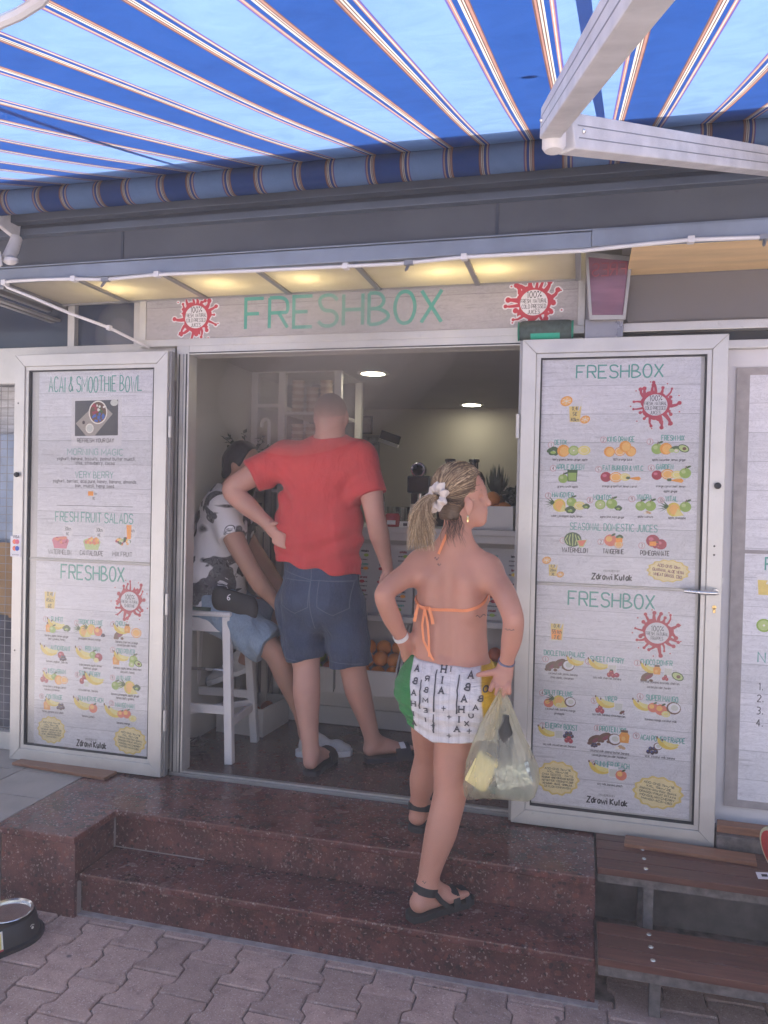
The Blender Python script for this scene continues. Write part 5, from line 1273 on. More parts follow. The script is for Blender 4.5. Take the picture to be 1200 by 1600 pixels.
tg = MB().box(-.10,-.02,-.05,-.018,.052,.054); tg.build('tag', PAPER, wm).rotation_euler = (R(12), R(10), R(-18)); MB().box(-.085,-.065,-.04,-.028,.0545,.055).build('tag_mark', INK, wm).rotation_euler = (R(12), R(10), R(-18))
# pet bowl
pb = thing('pet_bowl', 'black double pet feeder with a steel bowl at the lower left corner', 'pet bowl', (-2.13, 2.36, 0), R(62))
PBM = mat('feeder_black', (.018,.016,.02), .38, vary=.2); INOX = mat('inox', (.72,.71,.70), .18, metal=1.0, vary=.04)
def stadium(r_, L, n=14): return [(L/2+r_*math.cos(a), r_*math.sin(a)) for a in [R(-90+180*i/n) for i in range(n+1)]]+[(-L/2+r_*math.cos(a), r_*math.sin(a)) for a in [R(90+180*i/n) for i in range(n+1)]]
mb = MB(); rings = ((.128,.0),(.128,.012),(.112,.016),(.098,.082),(.094,.088))
for r_, z in rings: mb.verts([(x, y, z) for x, y in stadium(r_, .20)])
n = len(stadium(.1,.2))
for i in range(len(rings)-1):
    for j in range(n): j2 = (j+1) % n; mb.quad(i*n+j, i*n+j2, (i+1)*n+j2, (i+1)*n+j)
mb.quad(*[n*(len(rings)-1)+j for j in range(n)]); mb.quad(*range(n-1, -1, -1)); mb.build('stand', PBM, pb, smooth=True)
for x in (.10, -.10): MB().lathe([(.0,.062),(.055,.060),(.072,.070),(.080,.098),(.088,.102),(.090,.099),(.086,.092),(.078,.089)], 28, (x,0,0)).build('steel_bowl', INOX, pb, smooth=True); MB().lathe([(.0,.0815),(.0755,.0815)], 28, (x,0,0)).build('water', thin_glass('water_%d' % (x > 0), .12, .02, (.8,.85,.85)), pb)
P = Print(); P.poly([(-.03,-.035),(.03,-.035),(.03,.035),(-.03,.035)], 'cream'); P.poly([(-.024,-.028),(.024,-.028),(.024,.028),(-.024,.028)], 'yellow2'); P.ell(-.006,.004,.014,.016,'green'); P.ell(.008,-.01,.012,.01,'orange'); P.poly([(-.024,-.034),(.03,-.034),(.03,-.028),(-.024,-.028)], 'red')
o = P.put('sticker', pb, 0); o.location = (.01,-.1055,.049); o.rotation_euler = (R(-12),0,0)
P = Print(); P.ell(0,-.002,.006,.005,'glass',8); [P.ell(-.007+.0047*i,.006+.002*(i in (1,2)),.002,.003,'glass',6) for i in range(4)]
o = P.put('paw_mark', pb, 0); o.location = (.15,-.098,.055); o.rotation_euler = (R(-12),0,R(20))
# ================================================================ people: smooth-blended bodies, one continuous surface each
class SDF:
    def __init__(s, lo, hi, h):
        s.lo = np.array(lo, float); s.h = h; s.n = np.ceil((np.array(hi)-s.lo)/h).astype(int)+1
        s.V = np.full(tuple(s.n), 1.0, np.float32)
        s.ax = [s.lo[i]+h*np.arange(s.n[i]) for i in range(3)]
    def _win(s, lo, hi):
        a = np.maximum(0, np.floor((np.array(lo)-s.lo)/s.h).astype(int)); b = np.minimum(s.n, np.ceil((np.array(hi)-s.lo)/s.h).astype(int)+1)
        if np.any(b <= a): return None
        sl = tuple(slice(a[i], b[i]) for i in range(3))
        return sl, np.stack(np.meshgrid(*[s.ax[i][a[i]:b[i]] for i in range(3)], indexing='ij'), -1).astype(np.float32)
    def cap(s, a, b, ra, rb=None, k=.02, wide=None, cut=None, op='add'):
        rb = ra if rb is None else rb
        a = np.array(a, float); b = np.array(b, float); R_ = max(ra, rb)
        ws = [(np.array(w_[0], float)/np.linalg.norm(w_[0]), w_[1]) for w_ in (wide if isinstance(wide, list) else ([wide] if wide else []))]
        f = max([1.0]+[w_[1] for w_ in ws]); m_ = R_*f+k+2*s.h
        r = s._win(np.minimum(a, b)-m_, np.maximum(a, b)+m_)
        if r is None: return s
        sl, p = r
        ba = b-a; L = ba@ba
        t = np.clip(((p-a)@ba)/L, 0, 1) if L > 1e-12 else np.zeros(p.shape[:-1], np.float32)
        q = p-a-t[..., None]*ba
        for ax_, sc in ws: q = q+ax_*((q@ax_)*(1/sc-1))[..., None]
        d = np.linalg.norm(q, axis=-1)-(ra+(rb-ra)*t)
        for c_ in (cut if isinstance(cut, list) else ([cut] if cut else [])):
            n_ = np.array(c_[1], float); n_ /= np.linalg.norm(n_); d = np.maximum(d, (p-np.array(c_[0]))@n_)
        V = s.V[sl]
        if op == 'add': hh = np.maximum(k-np.abs(V-d), 0)/k; s.V[sl] = np.minimum(V, d)-hh*hh*k*.25
        else: hh = np.maximum(k-np.abs(V+d), 0)/k; s.V[sl] = np.maximum(V, -d)+hh*hh*k*.25
        return s
    def ball(s, c, r, k=.02, wide=None, op='add'): return s.cap(c, c, r, r, k, wide, None, op)
    def chain(s, pts, rads, k=.02, wide=None):
        """one limb: its segments joined without swelling at the joints, then blended into the body"""
        P_ = np.array(pts, float)
        if len(P_) > 3 and k > .015:      # round the path and the taper
            t = np.linspace(0, len(P_)-1, (len(P_)-1)*4+1); R0 = np.array(rads, float); ii = np.clip(t.astype(int), 0, len(P_)-2); f = t-ii
            m_ = np.zeros_like(P_); m_[1:-1] = (P_[2:]-P_[:-2])/2*.8; m_[0] = P_[1]-P_[0]; m_[-1] = P_[-1]-P_[-2]; f = f[:, None]
            Q = P_[ii]*(2*f**3-3*f**2+1)+m_[ii]*(f**3-2*f**2+f)+P_[ii+1]*(-2*f**3+3*f**2)+m_[ii+1]*(f**3-f**2)
            g = f[:, 0]; g = g*g*(3-2*g)*.5+g*.5; P_ = Q; rads = list(R0[ii]*(1-g)+R0[ii+1]*g)
        ax_ = (np.array(wide[0], float)/np.linalg.norm(wide[0]), wide[1]) if wide else None
        mg = max(rads)*max(1, wide[1] if wide else 1)+k+2*s.h
        r = s._win(P_.min(0)-mg, P_.max(0)+mg)
        if r is None: return s
        sl, p = r; D = np.full(p.shape[:-1], 9., np.float32)
        for i in range(len(P_)-1):
            a, b = P_[i], P_[i+1]; ba = b-a; L = max(ba@ba, 1e-12); t = np.clip(((p-a)@ba)/L, 0, 1); q = p-a-t[..., None]*ba
            if ax_: q = q+ax_[0]*((q@ax_[0])*(1/ax_[1]-1))[..., None]
            D = np.minimum(D, np.linalg.norm(q, axis=-1)-(rads[i]+(rads[i+1]-rads[i])*t))
        V = s.V[sl]; hh = np.maximum(k-np.abs(V-D), 0)/k; s.V[sl] = np.minimum(V, D)-hh*hh*k*.25
        return s
    def plane(s, p0, n_):
        n_ = np.array(n_, float); n_ /= np.linalg.norm(n_)
        g = np.stack(np.meshgrid(*s.ax, indexing='ij'), -1).astype(np.float32); s.V = np.maximum(s.V, ((g-np.array(p0))@n_).astype(np.float32)); return s
    def warp(s, f):
        g = np.stack(np.meshgrid(*s.ax, indexing='ij'), -1); near = np.abs(s.V) < .05
        s.V[near] += f(g[near]).astype(np.float32); return s
    def mesh(s, name, m_, parent, smooth=2):
        V = s.V; h = s.h; S = V < 0
        cs = np.zeros(tuple(s.n-1), np.int8)
        for i in (0,1):
            for j in (0,1):
                for k in (0,1): cs += S[i:S.shape[0]-1+i, j:S.shape[1]-1+j, k:S.shape[2]-1+k]
        act = (cs > 0) & (cs < 8); ids = np.argwhere(act); idx = np.full(act.shape, -1, np.int64); idx[act] = np.arange(len(ids))
        acc = np.zeros((len(ids), 3)); cnt = np.zeros(len(ids))
        C8 = [(i,j,k) for i in (0,1) for j in (0,1) for k in (0,1)]
        for a in C8:
            for ax_ in range(3):
                if a[ax_]: continue
                b = list(a); b[ax_] = 1
                ia = ids+np.array(a); ib = ids+np.array(b); va = V[ia[:,0],ia[:,1],ia[:,2]]; vb = V[ib[:,0],ib[:,1],ib[:,2]]
                cr = (va < 0) != (vb < 0); t = np.where(cr, va/np.where(cr, va-vb, 1), 0)
                acc += np.where(cr[:,None], np.array(a)+t[:,None]*(np.array(b)-np.array(a)), 0); cnt += cr
        verts = s.lo+h*(ids+acc/cnt[:,None]); faces = []
        for ax_ in range(3):
            o1, o2 = [(1,2),(2,0),(0,1)][ax_]
            sl0 = [slice(None)]*3; sl1 = [slice(None)]*3; sl0[ax_] = slice(0,-1); sl1[ax_] = slice(1,None)
            A, B = S[tuple(sl0)], S[tuple(sl1)]; e = np.argwhere(A != B)
            ok = (e[:,o1] > 0) & (e[:,o2] > 0) & (e[:,o1] < act.shape[o1]) & (e[:,o2] < act.shape[o2]); e = e[ok]
            d1 = np.zeros(3, int); d1[o1] = 1; d2 = np.zeros(3, int); d2[o2] = 1
            q = [idx[tuple((e-o).T)] for o in (d1+d2, d2, np.zeros(3, int), d1)]
            q = np.stack(q, 1); ins = A[tuple(e.T)]; q[~ins] = q[~ins][:, ::-1]; faces.append(q)
        faces = np.concatenate(faces)
        ed = np.concatenate([faces[:,[i,(i+1)%4]] for i in range(4)]); ed = np.concatenate([ed, ed[:, ::-1]])
        deg = np.bincount(ed[:,0], minlength=len(verts))[:,None]
        for _ in range(smooth):
            nb = np.stack([np.bincount(ed[:,0], weights=verts[ed[:,1],i], minlength=len(verts)) for i in range(3)], 1)/np.maximum(deg, 1); verts = verts*.5+nb*.5
        me = bpy.data.meshes.new(name); me.from_pydata(verts.tolist(), [], faces.tolist()); me.materials.append(m_)
        me.polygons.foreach_set('use_smooth', [True]*len(me.polygons)); me.update()
        o = bpy.data.objects.new(name, me); COL.objects.link(o); o.parent = parent; s.obj = o; return o
def bvh(o): return BVHTree.FromPolygons([v.co.copy() for v in o.data.vertices], [tuple(p_.vertices) for p_ in o.data.polygons])
def decal(P, tree, origin, name, parent, off=.0025, to=None, mats=None):
    """drape flat print (x, z about the origin) on to a surface, seen from -Y, following it"""
    o_ = Vector(origin); vs = []
    for v in P.v:
        p0 = Vector((o_.x+v[0], o_.y-1.0, o_.z+v[2])); hit = tree.ray_cast(p0, Vector((0,1,0)))
        vs.append(hit[0]+hit[1]*(off-v[1]*.4)*(1 if hit[1].y < 0 else -1) if hit[0] else None)
    mb = MB(); mp = {}
    for f, mi in zip(P.f, P.m):
        if any(vs[i] is None for i in f): continue
        for i in f:
            if i not in mp: mp[i] = len(mb.v); mb.v.append(tuple(vs[i]))
        mb.f.append(tuple(mp[i] for i in f)); mb.m.append(mi)
    return mb.build(name, mats or INK_LIST, parent) if mb.f else None
def skin(name, c, blush=(.58,.25,.19)):
    m = bpy.data.materials.new(name); t = NT(m); v = t.coord()
    k = t.ramp(t.noise(v, 5, 4), [(.3, tuple(x*.88 for x in c)), (.7, tuple(min(1, x*1.08) for x in c))])
    k = t.mix(t.ramp(t.noise(v, 9, 3), [(.5, (0,0,0)), (.8, (.4,)*3)]), k, blush)
    k = t.mix(t.ramp(t.noise(v, 140, 2), [(.7, (0,0,0)), (.8, (.25,)*3)]), k, tuple(x*.6 for x in c))
    t.link(k, t.b.inputs['Base Color']); t.b.inputs['Roughness'].default_value = .5; t.b.inputs['Specular IOR Level'].default_value = .4
    t.b.inputs['Subsurface Weight'].default_value = .12; t.b.inputs['Subsurface Radius'].default_value = (.012,.005,.003); t.b.inputs['Subsurface Scale'].default_value = 1.0
    t.bump(t.math('ADD', t.noise(v, 220, 3), t.math('MULTIPLY', t.noise(v, 28, 3), .8)), .16, .003); return m
SKIN_W = skin('tanned_skin', (.54,.265,.19)); SKIN_M = skin('pale_skin', (.52,.285,.225)); SKIN_S = skin('olive_skin', (.36,.20,.145))
def cloth(name, c, folds=.35, fscale=9, vary=.12, denim=False, coordk='Object'):
    m = bpy.data.materials.new(name); t = NT(m); v = t.coord()
    k = t.ramp(t.noise(v, 6, 6), [(.3, tuple(x*(1-vary) for x in c)), (.7, tuple(min(1, x*(1+vary)) for x in c))])
    if denim:
        tw = t.noise(t.coord((90,90,20)), 3, 4, .7); k = t.mix(t.ramp(tw, [(.35, (0,0,0)), (.7, (.6,)*3)]), k, tuple(min(1, x*1.7+.02) for x in c))
        k = t.mix(t.ramp(t.noise(v, 3.2, 4), [(.5, (0,0,0)), (.72, (.5,)*3)]), k, tuple(min(1, x*1.8+.01) for x in c))
    t.link(k, t.b.inputs['Base Color']); t.b.inputs['Roughness'].default_value = .88; t.b.inputs['Sheen Weight'].default_value = .15; t.b.inputs['Specular IOR Level'].default_value = .2
    hgt = t.math('ADD', t.noise(t.coord((1,1,.45)), fscale, 3, .5, .6), t.math('MULTIPLY', t.noise(v, 300, 2), .06)); t.bump(hgt, folds, .03); return m
def band(o_, pts, w_, th, m_, name, parent, tree=None):
    """flat strap along a path; width along w-direction given per point by the surface normal"""
    pts = [Vector(p_) for p_ in pts]; mb = MB(); n = len(pts)
    for i, p_ in enumerate(pts):
        d = (pts[min(i+1,n-1)]-pts[max(i-1,0)]).normalized()
        if tree:
            loc, nn, _, _ = tree.find_nearest(p_); nrm = nn
        else: nrm = Vector(o_[i] if isinstance(o_, list) else o_)
        sd = d.cross(nrm).normalized()*w_/2; nrm = sd.cross(d).normalized() if sd.length else nrm
        nrm = nrm if nrm.dot(nn if tree else nrm) > 0 else -nrm
        mb.verts([p_-sd, p_+sd, p_+sd+nrm*th, p_-sd+nrm*th])
    for i in range(n-1):
        a = i*4
        for j in range(4): j2 = (j+1) % 4; mb.quad(a+j, a+j2, a+4+j2, a+4+j)
    mb.quad(3,2,1,0); mb.quad(*[4*(n-1)+j for j in range(4)])
    return mb.build(name, m_, parent, smooth=True)
def hug(tree, pts, off=.002, n=24):
    """resample a polyline and pull it on to a surface"""
    pts = [Vector(p_) for p_ in pts]; L = [0]
    for a, b in zip(pts[:-1], pts[1:]): L.append(L[-1]+(b-a).length)
    out = []
    for i in range(n):
        s_ = L[-1]*i/(n-1); k = max(j for j in range(len(L)) if L[j] <= s_+1e-9); k = min(k, len(pts)-2)
        p_ = pts[k].lerp(pts[k+1], (s_-L[k])/max(1e-9, L[k+1]-L[k])); loc, nn, _, _ = tree.find_nearest(p_); out.append(loc+nn*off)
    return out
X_ = (1,0,0); Y_ = (0,1,0); Z_ = (0,0,1)
def footprint(L, wd):
    return [(L*u, wd*v) for u, v in ((-.5,-.12),(-.48,-.32),(-.36,-.42),(-.1,-.40),(.15,-.46),(.33,-.48),(.45,-.36),(.5,-.12),(.5,.12),(.44,.34),(.3,.48),(.12,.5),(-.1,.36),(-.3,.38),(-.45,.32),(-.5,.12))]
def sole(name, m_, parent, c, ang, L, wd, z0, th, pitch=0):
    o = MB().prism(footprint(L, wd), 0, th, 'XY').build(name, m_, parent, bevel=.004); o.location = (c[0], c[1], z0); o.rotation_euler = (0, -pitch, ang); return o

# ---------------------------------------------------------------- the blonde woman on the steps
wo = thing('person', 'woman with blonde ponytail in orange bikini top and printed wrap, hand on hip', 'person', (-.50, 2.80, .168))
def off(root, o): o.location = Vector(o.location)-root.location
b = SDF((-.80,2.55,.15), (-.10,3.36,1.88), .0055)
# head, in profile to the right
hc = np.array((-.452,2.868,1.752))
b.ball(hc, .082, .02, [(X_,1.12),(Z_,1.08)]); b.cap((-.42,2.868,1.735), (-.392,2.870,1.672), .066, .048, .03, [(Y_,.9)])
b.cap((-.42,2.868,1.655), (-.376,2.870,1.634), .036, .022, .03); b.cap((-.362,2.870,1.742), (-.360,2.870,1.725), .016, .014, .02)
b.cap((-.352,2.870,1.722), (-.335,2.870,1.700), .008, .0105, .012); b.ball((-.352,2.870,1.672), .011, .012, (Y_,1.6)); b.ball((-.355,2.870,1.659), .011, .012, (Y_,1.5)); b.ball((-.362,2.870,1.636), .018, .014)
b.ball((-.362,2.838,1.72), .008, .014, op='sub'); b.ball((-.400,2.795,1.690), .019, .010, [(Y_,.45),(Z_,1.5)]); b.ball((-.396,2.781,1.690), .008, .008, [(Z_,1.5)], 'sub'); b.ball((-.402,2.794,1.662), .009, .008, (Y_,.6))
b.cap((-.452,2.868,1.66), (-.462,2.872,1.51), .047, .052, .03, (X_,1.05))
# torso
b.cap((-.59,2.872,1.462), (-.338,2.872,1.452), .042, .042, .07, (Y_,1.15)); b.cap((-.46,2.872,1.55), (-.57,2.872,1.474), .038, .036, .05); b.cap((-.455,2.872,1.55), (-.355,2.872,1.468), .038, .036, .05)
b.cap((-.467,2.875,1.425), (-.472,2.872,1.29), .090, .082, .05, (X_,1.48)); b.cap((-.473,2.872,1.29), (-.474,2.868,1.19), .080, .079, .05, (X_,1.50)); b.cap((-.474,2.868,1.19), (-.466,2.868,1.08), .083, .105, .06, (X_,1.46))
for sx in (-1, 1): b.cap((-.468+sx*.06,2.80,1.40), (-.468+sx*.075,2.81,1.30), .028, .02, .06)      # shoulder blades
b.cap((-.468,2.772,1.50), (-.471,2.768,1.14), .010, .012, .035, op='sub')                          # spine furrow
for sx in (-1, 1): b.ball((-.468+sx*.078,2.95,1.335), .055, .04)                                   # bust, away from us
b.ball((-.535,2.815,.985), .088, .05); b.ball((-.398,2.815,.985), .088, .05); b.ball((-.466,2.88,1.02), .10, .06, (X_,1.4))
# arms
b.chain([(-.592,2.872,1.452),(-.652,2.770,1.405),(-.688,2.694,1.358),(-.668,2.735,1.270),(-.640,2.80,1.178)], [.049,.043,.037,.036,.024], .05)
b.chain([(-.640,2.80,1.178),(-.634,2.86,1.11),(-.62,2.93,1.075)], [.026,.034,.020], .02, (X_,.7))
b.chain([(-.332,2.872,1.442),(-.266,2.780,1.380),(-.222,2.707,1.300),(-.227,2.730,1.220),(-.249,2.772,1.118)], [.049,.044,.038,.037,.024], .05)
# right hand: palm, thumb and four curled fingers holding the bag loops
b.chain([(-.249,2.772,1.118),(-.254,2.758,1.085),(-.258,2.748,1.066)], [.025,.030,.026], .015, (X_,1.15))
b.chain([(-.268,2.752,1.098),(-.300,2.738,1.092),(-.328,2.728,1.088),(-.344,2.727,1.083)], [.015,.0125,.0105,.009], .012)
for (kx, kz, tx, tz, l_) in ((-.284,1.066,-.296,1.036,.0), (-.268,1.058,-.274,1.022,.0), (-.250,1.057,-.250,1.018,.0), (-.234,1.064,-.230,1.030,.0)):
    b.chain([(kx,2.745,kz),((kx+tx)/2,2.722,(kz+tz)/2+.004),(tx,2.722,tz),(tx-.002,2.742,tz-.006),(tx-.002,2.756,tz+.006)], [.0105,.0095,.009,.0085,.0075], .006)
# legs
b.chain([(-.415,2.862,.955),(-.432,2.838,.76),(-.449,2.812,.60),(-.474,2.790,.475),(-.503,2.778,.36),(-.522,2.770,.262)], [.102,.086,.062,.060,.045,.035], .05)
b.chain([(-.528,2.885,.955),(-.555,2.97,.80),(-.572,3.035,.665),(-.600,3.06,.56),(-.620,3.095,.44)], [.098,.080,.060,.056,.036], .05)
def foot(b, ank, heel, toe, zs, k=.02):
    ank, heel, toe = np.array(ank), np.array(heel), np.array(toe); d = toe-heel; d[2] = 0; L = np.linalg.norm(d); d /= L; sd = np.array((-d[1], d[0], 0))
    b.cap(ank, heel+np.array((0,0,.012)), .034, .030, .025); b.cap(ank+d*.02, heel+d*L*.62+np.array((0,0,.008)), .032, .026, .03); b.cap(heel, heel+d*L*.6, .027, .026, .02, (sd,1.25))
    for i, (o_, l_, r_) in enumerate(((-.030,.98,.0125),(-.012,1.0,.0095),(.004,.96,.009),(.018,.90,.0085),(.030,.83,.008))): b.cap(heel+d*L*.58+sd*o_*.8, heel+d*L*l_+sd*o_, .019, r_, .008)
foot(b, (-.522,2.770,.268), (-.543,2.738,.215), (-.402,2.888,.205), 0); foot(b, (-.620,3.095,.44), (-.626,3.085,.385), (-.588,3.27,.372), 0)
body = b.mesh('body', SKIN_W, wo); TB = bvh(body); off(wo, body)
# wrap skirt
def skirt_mat():
    m = bpy.data.materials.new('printed_wrap'); t = NT(m); tc = t.add('ShaderNodeTexCoord'); sp = t.add('ShaderNodeSeparateXYZ'); t.link(tc.outputs['Object'], sp.inputs[0])
    wob = t.math('ADD', sp.outputs[0], t.math('MULTIPLY', t.math('SUBTRACT', t.noise(tc.outputs['Object'], 7, 3), .5), .022)); tilt = t.math('ADD', wob, t.math('MULTIPLY', sp.outputs[2], .10))
    c = t.ramp(t.math('ADD', t.math('MULTIPLY', tilt, 1.0), 1.0), [(.0, (.035,.21,.055)), (.512, (.035,.21,.055)), (.514, (.70,.66,.66)), (.768, (.70,.66,.66)), (.771, (.74,.44,.02)), (1, (.74,.44,.02))])
    st = t.ramp(t.math('FRACT', t.math('MULTIPLY', sp.outputs[0], 27)), [(0, (1,1,1)), (.06, (.86,.84,.86)), (.12, (1,1,1)), (1, (1,1,1))]); c = t.mix(1., c, st, 'MULTIPLY')
    c = t.mix(1., c, t.ramp(t.noise(t.coord((10,10,1)), 6, 4), [(.3, (.82,.82,.82)), (.6, (1,1,1))]), 'MULTIPLY')
    t.link(c, t.b.inputs['Base Color']); t.b.inputs['Roughness'].default_value = .85; t.b.inputs['Sheen Weight'].default_value = .1
    t.bump(t.math('ADD', t.noise(t.coord((2,2,9)), 4, 4, .6, .5), t.math('MULTIPLY', t.noise(tc.outputs['Object'], 250, 2), .08)), .5, .02); return m
s = SDF((-.72,2.62,.76), (-.24,3.06,1.16), .0055)
s.cap((-.466,2.868,1.13), (-.466,2.868,1.07), .098, .112, .03, (X_,1.53)); s.ball((-.546,2.812,.985), .106, .05); s.ball((-.398,2.812,.985), .102, .05); s.ball((-.466,2.87,1.0), .116, .05, (X_,1.5))
s.cap((-.43,2.845,.98), (-.425,2.842,.78), .110, .100, .05, (X_,1.25)); s.cap((-.53,2.87,.98), (-.545,2.90,.82), .112, .098, .06, (X_,1.08)); s.cap((-.47,2.80,.96), (-.47,2.80,.80), .075, .07, .08, (X_,1.8))
s.plane((-.466,2.868,1.112), (.05,-.1,1)); s.plane((-.585,2.80,.862), (-.55,-.12,-1)); s.plane((-.66,2.80,.965), (-1.6,-.1,-1)); s.plane((-.45,2.80,.823), (.06,-.1,-1))
s.warp(lambda p_: .0028*np.sin(p_[:,2]*150+p_[:,0]*30+2*np.sin(p_[:,0]*22))*np.clip((1.1-p_[:,2])*6, .2, 1)+.004*np.sin(p_[:,0]*70+p_[:,2]*9)*np.clip((p_[:,2]-.86)*2, 0, .6))
sk = s.mesh('wrap_skirt', skirt_mat(), wo, 1); TS = bvh(sk)
P = Print()
for tx_, cx, cz, h_, pitch_, lean in (('ABAHIA', -.572, 1.082, .0185, .0385, 0), ('RBMEI', -.527, 1.055, .016, .036, 0), ('HIA', -.472, 1.088, .021, .034, 0), ('I', -.445, 1.09, .014, .03, 0), ('ABAHIA', -.372, 1.075, .021, .0375, .016), ('OBAUX', -.318, 1.03, .018, .030, .03)):
    for i_, ch in enumerate(tx_):
        P.text(ch, cx-lean*i_*.5, cz-pitch_*i_, h_, 'slate', .24, sx=1.25, it=1, flip=True)
        if ch in 'AHI': [P.stroke([(cx-lean*i_*.5+q*h_*.42*(ch != 'I')-h_*.2, cz-pitch_*i_+e*h_*.5), (cx-lean*i_*.5+q*h_*.42*(ch != 'I')+h_*.2, cz-pitch_*i_+e*h_*.5)], h_*.13, 'slate') for q in (-1, 1) for e in ((-1, 1) if ch != 'A' else (-1,))]
for cx, cz, L in ((-.497,1.015,.14),(-.413,1.01,.13),(-.548,1.0,.10),(-.497,.90,.07)):
    rng = random.Random(int(cz*999)); P.stroke(dense([(cx+rng.uniform(-.0015,.0015), cz-L/2+L*i/8) for i in range(9)]), .006, 'slate', True, .3)
for cx, cz in ((-.44,.93),(-.50,.89),(-.44,.86),(-.37,.88),(-.46,.96)):
    P.stroke([(cx-.008,cz),(cx+.008,cz)], .003, 'slate'); P.stroke([(cx,cz-.008),(cx,cz+.008)], .003, 'slate')
d_ = decal(P, TS, (0,2.6,0), 'printed_lettering', sk); 
off(wo, sk)
# bikini top: back strap, bow, halter tie and front cups
BIK = cloth('orange_ribbon', (.82,.30,.14), .1, 40, .08)
st_ = hug(TB, [(-.625,2.90,1.338),(-.60,2.82,1.325),(-.561,2.79,1.306),(-.489,2.77,1.302),(-.40,2.78,1.306),(-.34,2.82,1.328),(-.318,2.88,1.350)], .0015, 30)
off(wo, band(None, st_, .011, .003, BIK, 'back_strap', wo, TB))
kn = Vector((-.552,2.772,1.306))
for pts, w_ in (([kn, kn+Vector((-.022,-.018,.012)), kn+Vector((-.030,-.014,-.022)), kn+Vector((-.036,-.012,-.05))], .012), ([kn, kn+Vector((.020,-.018,.006)), kn+Vector((.030,-.014,-.03)), kn+Vector((.034,-.012,-.055))], .012), ([kn, kn+Vector((-.006,-.012,-.06)), kn+Vector((.0,-.008,-.12)), kn+Vector((.030,-.006,-.178)), kn+Vector((.040,-.006,-.19))], .008), ([kn, kn+Vector((.014,-.012,-.05)), kn+Vector((.020,-.010,-.11)), kn+Vector((.022,-.006,-.178))], .008)):
    off(wo, band((0,-1,0), hug(TB, pts, .0) if False else pts, w_, .003, BIK, 'bow_tie', wo))
o = MB().ball(kn, .008, 8, (1.2,.8,1)).build('bow_knot', BIK, wo, smooth=True); off(wo, o)
o = band((0,-1,0), hug(TB, [(-.49,2.80,1.585),(-.512,2.785,1.552),(-.517,2.775,1.52)], .003, 8), .010, .004, BIK, 'halter_tie', wo); off(wo, o)
c_ = SDF((-.64,2.86,1.24), (-.29,3.06,1.42), .006)
for sx in (-1, 1): c_.ball((-.468+sx*.078,2.955,1.335), .058, .01)
c_.plane((0,2.955,0), (0,-1,0)); o = c_.mesh('cup', BIK, wo); off(wo, o)
# watch, bracelet, earring
WB = mat('white_strap', (.74,.72,.70), .4)
def ring(c, d, r_, w_, m_, nm, par, sq=1.0, k=22):
    d = Vector(d).normalized(); e = d.cross(Vector((0,1,0))).normalized(); f = d.cross(e); mb = MB(); c = Vector(c)
    for i in range(k):
        a = 2*PI*i/k; q = e*math.cos(a)*r_+f*math.sin(a)*r_*sq
        for s_, g_ in ((-1,1.0),(1,1.0),(1,1.12),(-1,1.12)): mb.v.append(tuple(c+q*g_+d*s_*w_/2))
    for i in range(k):
        a, b2 = i*4, ((i+1) % k)*4
        for j in range(4): j2 = (j+1) % 4; mb.quad(a+j, b2+j, b2+j2, a+j2)
    return mb.build(nm, m_, par, smooth=True)
off(wo, ring((-.645,2.788,1.192), (.03,.075,-.1), .0265, .017, WB, 'watch_strap', wo)); off(wo, ring((-.246,2.766,1.132), (-.025,.05,-.1), .0275, .008, mat('beads', (.12,.14,.22), .5, vary=.7, vscale=90), 'bracelet', wo))
o = MB().tube([(-.402,2.786,1.655),(-.402,2.784,1.640),(-.402,2.784,1.630)], [.003,.0042,.003], 8).build('earring', mat('gold', (.8,.62,.3), .2, metal=1), wo, smooth=True); off(wo, o)
# hair: combed strands to a ponytail held by a scrunchie
HC = bpy.data.materials.new('blonde_hair'); t = NT(HC); at = t.add('ShaderNodeAttribute'); at.attribute_name = 'tone'
t.link(t.ramp(at.outputs['Fac'], [(0, (.035,.02,.012)), (.4, (.15,.088,.045)), (.72, (.42,.275,.145)), (1, (.78,.60,.38))]), t.b.inputs['Base Color']); t.b.inputs['Roughness'].default_value = .38; t.b.inputs['Anisotropic'].default_value = .4
def strands(name, paths, parent, r0=.0026):
    mb = MB(); tone = []
    for path, tn, rr in paths:
        n0 = len(mb.v); mb.tube(path, [rr*(1-.6*(i/(len(path)-1))**2) for i in range(len(path))], 4, False); tone += [tn]*(len(mb.v)-n0)
    o = mb.build(name, HC, parent, smooth=False); a = o.data.attributes.new('tone', 'FLOAT', 'POINT'); a.data.foreach_set('value', tone); o.data.polygons.foreach_set('use_smooth', [True]*len(o.data.polygons)); return o
rng = random.Random(12); knot = Vector((-.512,2.790,1.715)); C0 = Vector(hc); RX, RY, RZ = .099, .090, .099
sc_ = SDF((-.58,2.74,1.60), (-.33,2.98,1.87), .005); sc_.ball(hc+np.array((-.004,0,.004)), .0865, .01, [(X_,1.10),(Z_,1.08),(Y_,1.02)]); sc_.cap((-.47,2.86,1.70), (-.475,2.845,1.655), .064, .045, .03)
sc_.plane((-.378,2.868,1.79), (1,0,-.12)); sc_.plane((-.405,2.80,1.70), (.95,-.2,-.55)); sc_.plane((0,0,1.635), (0,0,-1))
o = sc_.mesh('scalp_hair', mat('hair_base', (.11,.068,.038), .5, vary=.5, vscale=60, stretch=(1,1,5)), wo); off(wo, o)
def on_head(v): 
    v = v.normalized(); return Vector((C0.x-.004+RX*v.x, C0.y+RY*v.y, C0.z+.004+RZ*v.z))
kd = Vector(((knot.x-C0.x)/RX, (knot.y-C0.y)/RY, (knot.z-C0.z)/RZ)).normalized(); paths = []
